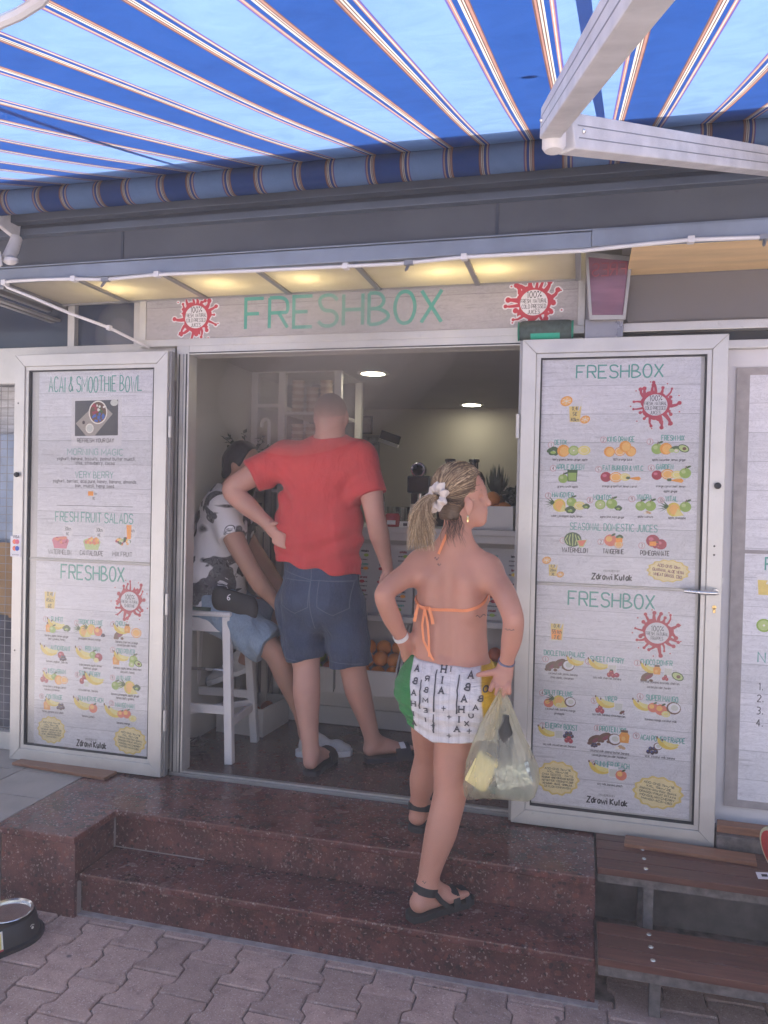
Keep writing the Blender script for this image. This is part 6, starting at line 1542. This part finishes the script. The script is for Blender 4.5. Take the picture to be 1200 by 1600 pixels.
for i in range(1900):
    # hairline start: a rim from forehead over the crown, round the ear to the nape
    u = rng.random(); side = rng.choice((-1,-1,-1,1)); 
    ang = rng.uniform(-.75, 1.45); y = -math.cos(ang*.9)*rng.uniform(.15,1.0) if side < 0 else rng.uniform(0,.9)
    sv = Vector((rng.uniform(.35,.86), y, rng.uniform(-.3,.95)))
    if rng.random() < .32: sv = Vector((rng.uniform(-.6,.5), rng.uniform(-.9,.6), rng.uniform(.5,1)))
    if rng.random() < .16: sv = Vector((rng.uniform(-.2,.35), rng.uniform(-1,-.5), rng.uniform(-1.0,-.55)))
    sv.normalize()
    if sv.z < -.05 and sv.x > .42: continue
    if sv.x > .80 and sv.z < .55: continue
    path = []; lift = rng.uniform(0, .006); wv = rng.uniform(-.10,.10)
    for k in range(9):
        f = k/8; w_ = sv.lerp(kd, f*f*(3-2*f)*.98); w_ = w_+Vector((0,0,1))*wv*math.sin(PI*f); q = on_head(w_); q = q+(q-C0).normalized()*lift*math.sin(PI*min(1,f*1.2)); path.append(q)
    path[-1] = knot+Vector((rng.uniform(-.012,.012), rng.uniform(-.01,.01), rng.uniform(-.014,.014)))
    tn = min(1, max(0, (rng.uniform(.78,1.0) if rng.random() < .30 else rng.uniform(.12,.62))-.4*(sv.z < -.3))); paths.append((path, tn, rng.uniform(.0006,.0014)))
o = strands('combed_hair', paths, wo); off(wo, o)
paths = []
for i in range(900):
    a = rng.uniform(0, 2*PI); r_ = math.sqrt(rng.random()); st0 = knot+Vector((-.012+.012*r_*math.cos(a), -.012, .012*r_*math.sin(a))); L = rng.uniform(.30,1.12)**.8
    tip = Vector((-.560+rng.uniform(-.050,.052), 2.715+rng.uniform(-.02,.03), 1.71-.175*L)); m1 = st0+Vector((-.034+rng.uniform(-.020,.020), -.045, .006+rng.uniform(-.012,.012))); m2 = m1.lerp(tip, .5)+Vector((-.012+rng.uniform(-.012,.012), -.012, .012))
    path = []
    for k in range(9):
        f = k/8; p1 = st0.lerp(m1, f); p2 = m1.lerp(m2, f); p3 = m2.lerp(tip, f); path.append(p1.lerp(p2, f).lerp(p2.lerp(p3, f), f)+Vector((.004*math.sin(f*9+i),0,0))*f)
    paths.append((path, min(1, max(0, .70+.26*rng.gauss(0,.8))), rng.uniform(.0006,.0013)))
for i in range(40):      # loose ends on the nape
    a = Vector((-.475+rng.uniform(-.02,.045), 2.815, 1.64+rng.uniform(-.01,.02))); tip = a+Vector((rng.uniform(-.02,.035), -.02, -rng.uniform(.05,.11))); paths.append(([a, a.lerp(tip,.35)+Vector((.006,-.01,0)), a.lerp(tip,.7)+Vector((-.006,-.008,0)), tip], rng.uniform(0,.25), .0009))
o = strands('ponytail', paths, wo); off(wo, o)
mb = MB(); n1, n2 = 46, 8; ax = Vector((-.45,-.8,.25)).normalized(); e1 = ax.cross(Vector((0,0,1))).normalized(); e2 = ax.cross(e1)
for i in range(n1):
    a = 2*PI*i/n1
    for j in range(n2):
        c2 = 2*PI*j/n2; rr = .032+.0145*math.cos(c2)*(1+.55*math.sin(a*9+1.3*math.cos(c2))); hh = .0165*math.sin(c2)*(1+.5*math.sin(a*7+2)); mb.v.append(tuple(knot+ax*(.014+hh)+(e1*math.cos(a)+e2*math.sin(a)*1.2)*rr))
for i in range(n1):
    for j in range(n2): mb.quad(i*n2+j, ((i+1)%n1)*n2+j, ((i+1)%n1)*n2+(j+1)%n2, i*n2+(j+1)%n2)
o = mb.build('scrunchie', cloth('ivory_satin', (.72,.64,.58), .2, 60), wo, smooth=True); off(wo, o)
# strap sandals
SB = mat('sandal_black', (.018,.018,.02), .7, vary=.2)
def sandal(zs, c, ang, ank, pitch=0, LL=.265):
    d = Vector((math.cos(ang), math.sin(ang), 0)); sd = Vector((-d.y, d.x, 0)); c = Vector(c); s_ = sole('sandal_sole', SB, wo, c, ang, LL, .104, zs, .025, pitch); off(wo, s_)
    for f, h_, w_ in ((.045,.060,.030), (.098,.042,.026)):
        p_ = c+d*f; pts = [p_+sd*.047*math.cos(a)+Vector((0,0,zs+.016+h_*math.sin(a))) for a in [R(q) for q in range(0, 181, 20)]]; nr = [tuple((sd*math.cos(a)+Vector((0,0,math.sin(a))))) for a in [R(q) for q in range(0, 181, 20)]]
        off(wo, band(nr, pts, w_, .004, SB, 'sandal_strap', wo))
    A = Vector(ank); off(wo, ring((A.x,A.y,A.z), (d*.25+Vector((0,0,1))), .042, .028, SB, 'ankle_strap', wo)); hp = c-d*.115
    for s_ in (-1, 1): off(wo, band(tuple(sd*s_), [c+d*.02+sd*s_*.044+Vector((0,0,zs+.018)), c-d*.03+sd*s_*.044+Vector((0,0,zs+.06)), A+sd*s_*.040+d*.01], .018, .004, SB, 'sandal_strap', wo))
sandal(.168, (-.474,2.812,0), math.atan2(.15,.141), (-.522,2.768,.262), 0, .30); sandal(.336, (-.606,3.18,0), math.atan2(.185,.038), (-.620,3.095,.432))
# small tattoos
for pts in ([(-.526+.0035*i, 1.489+.005*math.sin(i*1.6)) for i in range(6)], [(-.512+.003*i, 1.468+.004*math.sin(i*1.9)) for i in range(5)], [(-.365+.004*i, 1.283+.005*math.sin(i*1.4)) for i in range(9)], [(-.246+.004*i, 1.262+.003*math.sin(i*2)) for i in range(9)], [(-.53+.003*i, .302+.004*math.sin(i*1.7)) for i in range(6)]):
    P = Print(); P.stroke(pts, .002, 'grey'); o = decal(P, TB, (0,2.4,0), 'tattoo', wo, .0012)
    if o: off(wo, o)

# ---------------------------------------------------------------- shopping bag
def bag_mat():
    m = bpy.data.materials.new('thin_yellow_plastic'); t = NT(m); t.n.remove(t.b); v = t.coord((1,1,.35))
    tr = t.add('ShaderNodeBsdfTransparent'); tr.inputs[0].default_value = (.97,.95,.84,1); tl = t.add('ShaderNodeBsdfTranslucent'); tl.inputs[0].default_value = (.84,.81,.62,1); di = t.add('ShaderNodeBsdfDiffuse'); di.inputs[0].default_value = (.82,.79,.62,1); gl = t.add('ShaderNodeBsdfGlossy'); gl.inputs['Roughness'].default_value = .25
    bp = t.add('ShaderNodeBump'); bp.inputs['Strength'].default_value = .7; bp.inputs['Distance'].default_value = .01; t.link(t.noise(v, 26, 5, .6, 1.0), bp.inputs['Height'])
    for n in (tl, di, gl): t.link(bp.outputs[0], n.inputs['Normal'])
    m1 = t.add('ShaderNodeMixShader'); m1.inputs[0].default_value = .5; t.link(tl.outputs[0], m1.inputs[1]); t.link(di.outputs[0], m1.inputs[2])
    m2 = t.add('ShaderNodeMixShader'); t.link(t.ramp(t.noise(v, 12, 4), [(.3, (.22,)*3), (.7, (.50,)*3)]), m2.inputs[0]); t.link(tr.outputs[0], m2.inputs[1]); t.link(m1.outputs[0], m2.inputs[2])
    m3 = t.add('ShaderNodeMixShader'); m3.inputs[0].default_value = .07; t.link(m2.outputs[0], m3.inputs[1]); t.link(gl.outputs[0], m3.inputs[2]); t.link(m3.outputs[0], t.out.inputs['Surface']); return m
BAGM = bag_mat()
bg = thing('shopping_bag', 'thin pale yellow plastic carrier bag hanging from the woman\'s hand', 'bag', (-.245, 2.72, .665))
mb = MB(); prof = [(.0,.115,.060,0),(.012,.127,.074,0),(.05,.131,.080,0),(.11,.124,.074,-.002),(.17,.102,.058,-.006),(.23,.074,.040,-.010),(.29,.047,.026,-.012),(.335,.027,.018,-.012),(.362,.013,.011,-.012)]
nn = 56; rng = random.Random(3)
for zi, (z, ax_, ay, cx) in enumerate(prof):
    for j in range(nn):
        a = 2*PI*j/nn; f = .03*(zi/8)**.7*(1+zi/3); w_ = 1+f*math.sin(a*11+.6*zi)+.5*f*math.sin(a*17+2)
        e = .55; x = ax_*w_*math.copysign(abs(math.cos(a))**e, math.cos(a)) if zi < 3 else ax_*w_*math.cos(a); y = ay*w_*math.copysign(abs(math.sin(a))**e, math.sin(a)) if zi < 3 else ay*w_*math.sin(a)
        mb.v.append((cx+x+(.0 if zi > 3 else -.01*(1-zi/4)), y, z+.006*math.sin(a*3+zi)+(.012*math.cos(a) if zi < 3 else 0)))
for i in range(len(prof)-1):
    for j in range(nn): j2 = (j+1) % nn; mb.quad(i*nn+j, i*nn+j2, (i+1)*nn+j2, (i+1)*nn+j)
mb.quad(*range(nn-1, -1, -1)); mb.build('sack', BAGM, bg, smooth=True)
for sx, sy in ((-1,-1),(1,1)):
    mb = MB()
    for i in range(9):
        f = i/8; w_ = .052*(1-f)+.010; cx = sx*.045*(1-f)-.012; z = .20+.175*f+.008
        for j in range(7): q = j/6-.5; mb.v.append((cx+q*2*w_*.6, sy*(.048*(1-f)**1.2+.010)+.006*math.sin(j*2.6+i*.4), z-.018*abs(q)*(1-f)))
    for i in range(8):
        for j in range(6): a = i*7+j; mb.quad(a, a+1, a+8, a+7)
    mb.build('handle', BAGM, bg, smooth=True)
YEL = mat('yellow_sponge', (.80,.68,.30), .8, vary=.15, bump=.4); 
o = tag(MB().box(-.042,.042,-.03,.03,-.058,.058).build('yellow_parcel', YEL, bevel=.012, segs=3), 'soft yellow parcel inside the plastic carrier bag', 'parcel'); o.location = (-.312,2.692,.752); o.rotation_euler = (R(-8), R(24), R(-12))
BOXM = mat('silver_wrap', (.42,.45,.40), .35, metal=.1, vary=.95, vscale=55)
o = tag(MB().box(-.062,.062,-.022,.022,-.038,.038).build('patterned_box', BOXM, bevel=.003), 'shiny silver patterned box inside the plastic carrier bag', 'box'); o.location = (-.206,2.682,.752); o.rotation_euler = (R(-10), R(-15), R(8))
o = tag(MB().lathe([(0,0),(.026,0),(.028,.02),(.028,.10),(.012,.14),(.012,.155),(0,.156)], 16).build('dark_bottle', BLACK_P, smooth=True), 'black capped bottle standing in the plastic carrier bag', 'bottle'); o.location = (-.238,2.70,.80)
o = tag(MB().box(-.10,.10,-.035,.035,0,.03).build('folded_cloth', mat('teal_cloth', (.13,.20,.20), .9), bevel=.01), 'dark folded cloth at the bottom of the plastic carrier bag', 'cloth'); o.location = (-.245,2.72,.674)
# ---------------------------------------------------------------- the man in the red T-shirt
mr = thing('person', 'tall man in red T-shirt and denim shorts standing at the counter, back turned', 'person', (-1.22, 3.66, ZL))
b = SDF((-1.88,3.30,.30), (-.78,4.12,2.27), .007)
b.ball((-1.235,3.655,2.140), .082, .02, [(Y_,1.12),(Z_,1.12)]); b.cap((-1.232,3.69,2.12), (-1.228,3.72,2.055), .062, .045, .03); b.cap((-1.225,3.755,2.10), (-1.225,3.765,2.085), .012, .013, .015)
for sx in (-1, 1): b.ball((-1.235+sx*.084,3.665,2.115), .018, .01, [(X_,.5),(Z_,1.6)])
b.cap((-1.235,3.655,2.07), (-1.245,3.665,1.95), .070, .080, .04)
b.cap((-1.46,3.67,1.90), (-1.09,3.67,1.905), .075, .075, .08); b.cap((-1.29,3.67,1.83), (-1.28,3.67,1.45), .118, .106, .08, (X_,1.50)); b.cap((-1.275,3.675,1.40), (-1.272,3.675,1.16), .108, .118, .06, (X_,1.45))
b.chain([(-1.50,3.665,1.895),(-1.62,3.585,1.815),(-1.708,3.528,1.738),(-1.632,3.545,1.662),(-1.53,3.572,1.572)], [.072,.061,.050,.051,.032], .03)
b.chain([(-1.53,3.572,1.572),(-1.495,3.572,1.535),(-1.472,3.575,1.505)], [.032,.036,.028], .015, (Y_,.7))
for i in range(4): b.chain([(-1.486,3.556,1.540-.019*i),(-1.455,3.545,1.528-.020*i),(-1.428,3.55,1.517-.020*i),(-1.420,3.58,1.512-.02*i)], [.0125,.0115,.010,.009], .005)
b.chain([(-1.515,3.560,1.560),(-1.490,3.545,1.572),(-1.468,3.542,1.576)], [.014,.012,.010], .008)
b.chain([(-1.085,3.67,1.895),(-1.02,3.645,1.77),(-.988,3.627,1.645),(-.968,3.66,1.53),(-.948,3.73,1.39)], [.070,.062,.050,.051,.033], .03)
b.chain([(-.948,3.73,1.39),(-.94,3.76,1.33),(-.935,3.77,1.295)], [.032,.038,.030], .015, (X_,.75))
for i in range(4): b.chain([(-.94,3.745+.021*i,1.30),(-.942,3.742+.022*i,1.262),(-.955,3.742+.022*i,1.235)], [.012,.011,.009], .006)
b.chain([(-.95,3.735,1.345),(-.965,3.715,1.31),(-.968,3.71,1.285)], [.014,.012,.010], .008)
b.chain([(-1.385,3.675,1.13),(-1.355,3.655,.98),(-1.328,3.635,.845),(-1.312,3.602,.72),(-1.285,3.575,.55),(-1.270,3.565,.44)], [.108,.09,.068,.069,.047,.040], .04)
b.chain([(-1.16,3.675,1.13),(-1.125,3.69,.98),(-1.105,3.71,.845),(-1.085,3.745,.72),(-1.045,3.80,.55),(-1.025,3.835,.44)], [.108,.09,.067,.067,.047,.040], .04)
foot(b, (-1.270,3.565,.44), (-1.262,3.540,.394), (-1.245,3.775,.384), 0); foot(b, (-1.025,3.835,.44), (-1.040,3.822,.394), (-.845,3.955,.384), 0)
body = b.mesh('body', SKIN_M, mr); TM = bvh(body); off(mr, body)
# buzz-cut hair
hh = SDF((-1.36,3.54,2.04), (-1.11,3.78,2.26), .006); hh.ball((-1.235,3.653,2.142), .0835, .02, [(Y_,1.12),(Z_,1.12)]); hh.plane((-1.235,3.72,2.15), (0,1,-.35)); hh.plane((0,3.56,2.062), (0,-.35,-1))
def buzz():
    m = bpy.data.materials.new('cropped_brown_hair'); t = NT(m); tc = t.add('ShaderNodeTexCoord'); sp = t.add('ShaderNodeSeparateXYZ'); t.link(tc.outputs['Object'], sp.inputs[0])
    f = t.math('ADD', t.math('MULTIPLY', t.math('SUBTRACT', sp.outputs[2], 2.105), 8), t.math('MULTIPLY', t.noise(tc.outputs['Object'], 160, 3), .5))
    t.link(t.ramp(f, [(.15, (.50,.275,.215)), (.5, (.27,.165,.125)), (1, (.13,.09,.07))]), t.b.inputs['Base Color']); t.b.inputs['Roughness'].default_value = .8; t.bump(t.noise(tc.outputs['Object'], 420, 2), .7, .003); return m
o = hh.mesh('cropped_hair', buzz(), mr); off(mr, o)
# T-shirt
REDC = cloth('coral_red_jersey', (.56,.07,.07), .9, 8, .10)
s = SDF((-1.74,3.38,1.28), (-.84,3.98,2.07), .007)
s.cap((-1.46,3.67,1.905), (-1.09,3.67,1.91), .086, .086, .08); s.cap((-1.237,3.665,1.985), (-1.245,3.665,1.90), .082, .10, .06, (X_,1.2)); s.cap((-1.285,3.67,1.83), (-1.29,3.67,1.55), .140, .142, .08, (X_,1.50)); s.cap((-1.288,3.672,1.55), (-1.285,3.675,1.30), .142, .150, .06, (X_,1.56))
for p0, p1, r0, r1 in (((-1.48,3.668,1.90), (-1.628,3.582,1.808), .092, .088), ((-1.09,3.67,1.90), (-1.018,3.645,1.72), .094, .088)):
    d = np.array(p1)-np.array(p0); s.cap(p0, tuple(np.array(p1)+d*.3), r0, r1, .05, None, (p1, d))
s.plane((-1.29,3.67,1.355), (-.17,0,-1)); s.plane((-1.24,3.655,2.022), (0,-.3,1))
s.warp(lambda p_: .0085*np.sin(38*(p_[:,0]+.22*p_[:,2])+2.2*np.sin(7*p_[:,2]))*np.clip((1.85-p_[:,2])*2.2, .1, 1)+.0065*np.sin(62*(p_[:,2]-.38*p_[:,0])+1.5*np.sin(9*p_[:,0]))*np.exp(-((p_[:,2]-1.47)/.11)**2)+.010*np.sin(48*(p_[:,2]+.9*p_[:,0]))*np.exp(-((p_[:,0]+1.47)/.09)**2)*np.exp(-((p_[:,2]-1.74)/.12)**2)+.009*np.sin(48*(p_[:,2]-.9*p_[:,0]))*np.exp(-((p_[:,0]+1.10)/.08)**2)*np.exp(-((p_[:,2]-1.74)/.12)**2))
o = s.mesh('t_shirt', REDC, mr); off(mr, o)
# denim shorts
DEN = cloth('dark_denim', (.036,.052,.092), .8, 14, .2, True)
s = SDF((-1.56,3.42,.82), (-.94,3.94,1.42), .007)
s.cap((-1.275,3.675,1.36), (-1.272,3.675,1.20), .132, .138, .05, (X_,1.48)); s.ball((-1.35,3.60,1.20), .10, .06); s.ball((-1.19,3.60,1.20), .10, .06); s.ball((-1.27,3.66,1.135), .112, .06, (X_,1.5))
for p0, p1, r0, r1 in (((-1.395,3.672,1.16), (-1.338,3.64,.880), .118, .096), ((-1.155,3.678,1.16), (-1.112,3.70,.868), .120, .106)):
    d = np.array(p1)-np.array(p0); s.cap(p0, tuple(np.array(p1)+d*.3), r0, r1, .03, None, (p1, d))
s.plane((0,0,1.40), (0,0,1)); s.warp(lambda p_: .0045*np.sin(p_[:,2]*58+p_[:,0]*26+2*np.sin(p_[:,0]*13))*np.clip((1.18-p_[:,2])*5, .1, 1)+.004*np.sin(p_[:,0]*60+p_[:,2]*12)*np.exp(-((p_[:,2]-1.1)/.1)**2))
sh = s.mesh('denim_shorts', DEN, mr); TD = bvh(sh)
STI = mat('stitch', (.115,.135,.18), .8)
for q in [[(x0,1.30),(x0+.15,1.295),(x0+.148,1.17),(x0+.075,1.135),(x0+.003,1.175),(x0,1.30)] for x0 in (-1.43, -1.235)]+[[(-1.28,1.37),(-1.275,1.2),(-1.262,1.06)], [(-1.47,1.345),(-1.275,1.30),(-1.08,1.30)], [(-1.44,.905),(-1.25,.885)], [(-1.20,.89),(-1.03,.89)]]:
    P = Print(); P.stroke(dense(q), .0035, 'grey'); decal(P, TD, (0,3.2,0), 'stitching', sh, .002, mats=[STI]*len(INK_LIST))
off(mr, sh)
# slides
SLD = mat('navy_rubber', (.016,.018,.028), .55)
for (cx, cy, ang, mark) in ((-1.252,3.665,math.atan2(.235,.017),False), (-.940,3.890,math.atan2(.133,.195),True)):
    off(mr, sole('slide_sole', SLD, mr, (cx,cy), ang, .30, .112, ZL, .026)); d = Vector((math.cos(ang), math.sin(ang), 0)); sd = Vector((-d.y,d.x,0)); c = Vector((cx,cy,0))+d*.055
    angs = [R(q) for q in range(0,181,15)]; pts = [c+sd*.054*math.cos(a)+Vector((0,0,ZL+.018+.058*math.sin(a))) for a in angs]; nr = [tuple(sd*math.cos(a)+Vector((0,0,math.sin(a)))) for a in angs]
    off(mr, band(nr, pts, .082, .007, SLD, 'slide_strap', mr))
    if mark: p2 = [c+sd*.061*math.cos(a)*-1+Vector((0,0,ZL+.019+.066*math.sin(a))) for a in angs[3:7]]; off(mr, band([tuple(-sd*math.cos(a)+Vector((0,0,math.sin(a)))) for a in angs[3:7]], p2, .03, .0015, PAPER, 'white_mark', mr))

# ---------------------------------------------------------------- the man on the stool
ms_ = thing('person', 'man in black and white printed T-shirt and light jeans shorts sitting on the stool', 'person', (-1.88, 3.75, 1.11))
b = SDF((-2.10,3.50,.33), (-1.12,4.16,2.03), .007)
b.ball((-1.795,3.845,1.905), .080, .02, [(X_,1.12),(Z_,1.1)]); b.cap((-1.765,3.855,1.885), (-1.735,3.865,1.822), .060, .044, .03); b.cap((-1.692,3.87,1.875), (-1.680,3.875,1.858), .010, .012, .012); b.ball((-1.815,3.765,1.872), .016, .01, [(Y_,.5),(Z_,1.6)]); b.ball((-1.79,3.93,1.872), .016, .01, [(Y_,.5),(Z_,1.6)])
b.cap((-1.81,3.84,1.84), (-1.855,3.83,1.72), .058, .064, .04)
b.cap((-1.84,3.70,1.655), (-1.90,3.96,1.665), .07, .07, .08); b.cap((-1.875,3.82,1.60), (-1.93,3.79,1.30), .118, .118, .08, [((.25,.97,0),1.35)]); b.cap((-1.93,3.79,1.30), (-1.90,3.77,1.16), .118, .12, .06, [((.25,.97,0),1.35)])
b.chain([(-1.825,3.685,1.635),(-1.74,3.64,1.48),(-1.66,3.625,1.36),(-1.60,3.66,1.25),(-1.53,3.73,1.145)], [.062,.056,.046,.046,.031], .03); b.chain([(-1.53,3.73,1.145),(-1.505,3.76,1.10),(-1.50,3.78,1.07)], [.03,.036,.026], .015)
for i in range(4): b.chain([(-1.512+.012*i,3.765+.014*i,1.075),(-1.500+.012*i,3.78+.014*i,1.035),(-1.505+.012*i,3.80+.014*i,1.01)], [.011,.010,.008], .006)
b.chain([(-1.90,3.96,1.64),(-1.84,4.00,1.46),(-1.70,3.98,1.30)], [.06,.053,.042], .03); b.chain([(-1.70,3.98,1.30),(-1.60,3.93,1.20),(-1.53,3.88,1.13)], [.042,.042,.028], .02); b.ball((-1.51,3.86,1.11), .034, .02)
b.chain([(-1.87,3.70,1.09),(-1.68,3.69,.995),(-1.535,3.70,.90),(-1.475,3.735,.77),(-1.41,3.785,.58),(-1.385,3.80,.46)], [.10,.082,.062,.063,.045,.038], .04)
b.chain([(-1.91,3.86,1.10),(-1.75,3.92,1.06),(-1.62,3.95,1.00),(-1.72,3.95,.88),(-1.86,3.95,.74)], [.10,.088,.064,.060,.040], .03)
b.cap((-1.385,3.80,.46), (-1.37,3.81,.40), .036, .036, .02); b.cap((-1.86,3.95,.74), (-1.90,3.95,.70), .036, .036, .02)
body = b.mesh('body', SKIN_S, ms_); off(ms_, body)
hh = SDF((-1.93,3.73,1.80), (-1.66,3.97,2.03), .006); hh.ball((-1.803,3.845,1.915), .089, .02, [(X_,1.1),(Z_,1.1)]); hh.cap((-1.845,3.84,1.89), (-1.86,3.835,1.83), .068, .055, .03); hh.plane((-1.752,3.845,1.92), (1,0,-.45)); hh.plane((-1.79,3.845,1.845), (.5,0,-1))
hh.warp(lambda p_: .003*np.sin(p_[:,0]*160)*np.sin(p_[:,1]*150)*np.sin(p_[:,2]*140)); o = hh.mesh('black_hair', mat('black_hair', (.014,.012,.013), .45, vary=.4, vscale=80, bump=.5, bscale=200), ms_); off(ms_, o)
# printed tee
def tee_mat():
    m = bpy.data.materials.new('printed_tee'); t = NT(m); v = t.coord()
    big = t.ramp(t.noise(v, 5.5, 2, .4, 1.5), [(.50, (0,0,0)), (.53, (1,1,1))]); tone = t.ramp(t.noise(v, 22, 5, .6, 2.5), [(.38, (.012,.012,.014)), (.5, (.16,.16,.17)), (.6, (.025,.025,.028)), (.7, (.46,.46,.47))])
    c = t.mix(big, (.70,.68,.70), tone); t.link(c, t.b.inputs['Base Color']); t.b.inputs['Roughness'].default_value = .88; t.bump(t.noise(t.coord((1,1,.5)), 9, 3), .45, .03); return m
s = SDF((-2.12,3.52,1.06), (-1.58,4.12,1.80), .007); WX = [((.25,.97,0),1.36)]
s.cap((-1.84,3.70,1.665), (-1.90,3.96,1.675), .080, .080, .08); s.cap((-1.87,3.82,1.72), (-1.875,3.82,1.66), .075, .09, .06); s.cap((-1.875,3.82,1.60), (-1.932,3.79,1.30), .130, .134, .08, WX); s.cap((-1.932,3.79,1.30), (-1.905,3.77,1.14), .134, .140, .06, WX)
for p0, p1, r0, r1 in (((-1.835,3.69,1.64), (-1.755,3.648,1.49), .078, .076), ((-1.90,3.96,1.64), (-1.845,4.0,1.48), .076, .072)):
    d = np.array(p1)-np.array(p0); s.cap(p0, tuple(np.array(p1)+d*.4), r0, r1, .04, None, (p1, d))
s.plane((-1.90,3.77,1.125), (-.32,0,-1)); s.plane((-1.85,3.83,1.755), (.3,0,1)); s.warp(lambda p_: .006*np.sin(p_[:,2]*42+p_[:,0]*30+p_[:,1]*20)*np.clip((1.6-p_[:,2])*3, .1, 1))
te = s.mesh('printed_t_shirt', tee_mat(), ms_); TT = bvh(te)
for tx_, cx, cz, h_, w_, ro, wt in (('HELP', -1.895, 1.235, .048, .10, 32, .24), ('NYC', -1.815, 1.265, .055, .085, 48, .28), ('BC', -1.80, 1.215, .042, .05, 25, .26)):
    P = Print(); P.text(tx_, cx, cz, h_, 'slate', wt, width=w_, rot=R(ro), it=1); decal(P, TT, (0,3.3,0), 'tee_lettering', te, .002)
for cx, cz, r_ in ((-1.745,1.535,.026), (-2.0,1.29,.03)):
    P = Print(); P.ell(cx, cz, r_, r_*.85, 'slate', 14, .4); P.ell(cx, cz, r_*.8, r_*.66, 'paper', 14, .4); [P.stroke([(cx-r_*.6, cz+r_*q), (cx+r_*.6, cz+r_*(q+.3))], .005, 'slate') for q in (-.4,-.05,.3)]; decal(P, TT, (0,3.3,0), 'tee_emblem', te, .002)
off(ms_, te)
# light denim shorts and black waist bag
DL = cloth('light_denim', (.17,.225,.29), .8, 16, .2, True)
s = SDF((-2.10,3.52,.80), (-1.44,4.10,1.26), .007); s.cap((-1.905,3.78,1.20), (-1.90,3.78,1.10), .128, .135, .04, WX)
for p0, p1, r0, r1 in (((-1.87,3.70,1.10), (-1.560,3.695,.928), .118, .104), ((-1.91,3.87,1.10), (-1.66,3.945,1.015), .112, .095)):
    d = np.array(p1)-np.array(p0); s.cap(p0, tuple(np.array(p1)+d*.3), r0, r1, .04, None, (p1, d))
s.plane((0,0,1.21), (0,0,1)); s.plane((0,0,1.045 if False else .84), (0,0,-1)); s.warp(lambda p_: .005*np.sin(p_[:,0]*70+p_[:,2]*30)*np.clip((p_[:,0]+1.95)*3, .1, 1))
o = s.mesh('denim_shorts', DL, ms_); off(ms_, o)
q = SDF((-1.90,3.54,1.0), (-1.50,3.86,1.28), .007); q.cap((-1.80,3.60,1.175), (-1.66,3.66,1.12), .045, .05, .03, [(Z_,1.5),(Y_,.6)]); o = q.mesh('waist_bag', mat('black_nylon', (.014,.014,.016), .6, bump=.2), ms_); TQ = bvh(o); off(ms_, o)
P = Print(); P.text('6', -1.745, 1.185, .028, 'paper', .16); o2 = decal(P, TQ, (0,3.3,0), 'bag_mark', o, .0015)
# sneakers
SNK = mat('grey_knit', (.46,.455,.46), .8, vary=.12, vscale=40, bump=.4, bscale=200); SOLE = mat('white_foam', (.68,.67,.67), .6)
def sneaker(c, ang, z, pitch=0, lab=''):
    s_ = SDF((-.18,-.08,-.005), (.18,.08,.15), .005); s_.cap((-.095,0,.045), (.07,0,.040), .040, .036, .03, (Y_,1.05)); s_.cap((.07,0,.038), (.12,0,.030), .036, .026, .02, (Y_,1.35)); s_.cap((-.085,0,.05), (-.095,0,.115), .038, .037, .03); s_.cap((-.02,0,.075), (-.075,0,.105), .034, .034, .03); s_.ball((-.085,0,.125), .028, .012, op='sub'); s_.plane((0,0,.022), (0,0,-1))
    u = s_.mesh('sneaker_upper', SNK, ms_); so = sole('sneaker_sole', SOLE, u, (0,0), 0, .305, .108, 0, .03); 
    for k in range(5): MB().tube([(-.035+k*.022,-.022,.098-k*.010),(-.033+k*.022,0,.107-k*.011),(-.035+k*.022,.022,.098-k*.010)], .003, 5).build('lace', SOLE, u)
    u.rotation_euler = (0, -pitch, ang); u.location = Vector((c[0], c[1], z))-ms_.location; return u
sneaker((-1.295,3.845), math.atan2(.10,.26), ZL); sneaker((-1.895,3.95), math.atan2(0,-1), .675, R(-22))
# ================================================================ mist from the misting line hanging in the air
def haze_mat(d):
    m = bpy.data.materials.new('mist_air'); t = NT(m); t.n.remove(t.b)
    v = t.add('ShaderNodeVolumePrincipled'); v.inputs['Color'].default_value = (.95,.92,.92,1); v.inputs['Density'].default_value = d; v.inputs['Anisotropy'].default_value = .2
    t.link(v.outputs[0], t.out.inputs['Volume']); return m
hz = tag(MB().box(-6.5, 6.5, -9, 8, -1.5, 3.6).build('haze', haze_mat(.017)), kind='stuff')
for sc_, dn in ((1.35, .62), (.85, .85)):
    mc = SDF((-2.7,2.95,1.6), (0,4.0,2.66), .03)
    for c_, r_, w_ in (((-1.22,3.42,2.24), .19, [(X_,1.9),(Y_,.8)]), ((-.95,3.36,2.42), .14, [(X_,2.2),(Y_,.9)]), ((-1.05,3.20,2.52), .11, [(X_,1.5)]), ((-2.12,3.17,2.44), .09, [(Z_,1.5)]), ((-1.38,3.44,2.08), .12, [(X_,1.6)])): mc.ball(c_, r_*sc_, .2, w_)
    tag(mc.mesh('mist', haze_mat(dn), None, 6), kind='stuff')
# ================================================================ put every thing's Empty at its own base
bpy.context.view_layer.update()
for root in [o for o in COL.objects if o.parent is None and o.type == 'EMPTY' and o.children and o.location.length < 1e-6 and o.rotation_euler.z == 0]:
    pts = []
    for ch in root.children_recursive:
        if ch.type == 'MESH': pts += [ch.matrix_world @ Vector(c_) for c_ in ch.bound_box]
    if not pts: continue
    b = Vector(((min(p.x for p in pts)+max(p.x for p in pts))/2, (min(p.y for p in pts)+max(p.y for p in pts))/2, min(p.z for p in pts)))
    root.location = b
    for ch in root.children: ch.location = ch.location - b
bpy.context.view_layer.update()
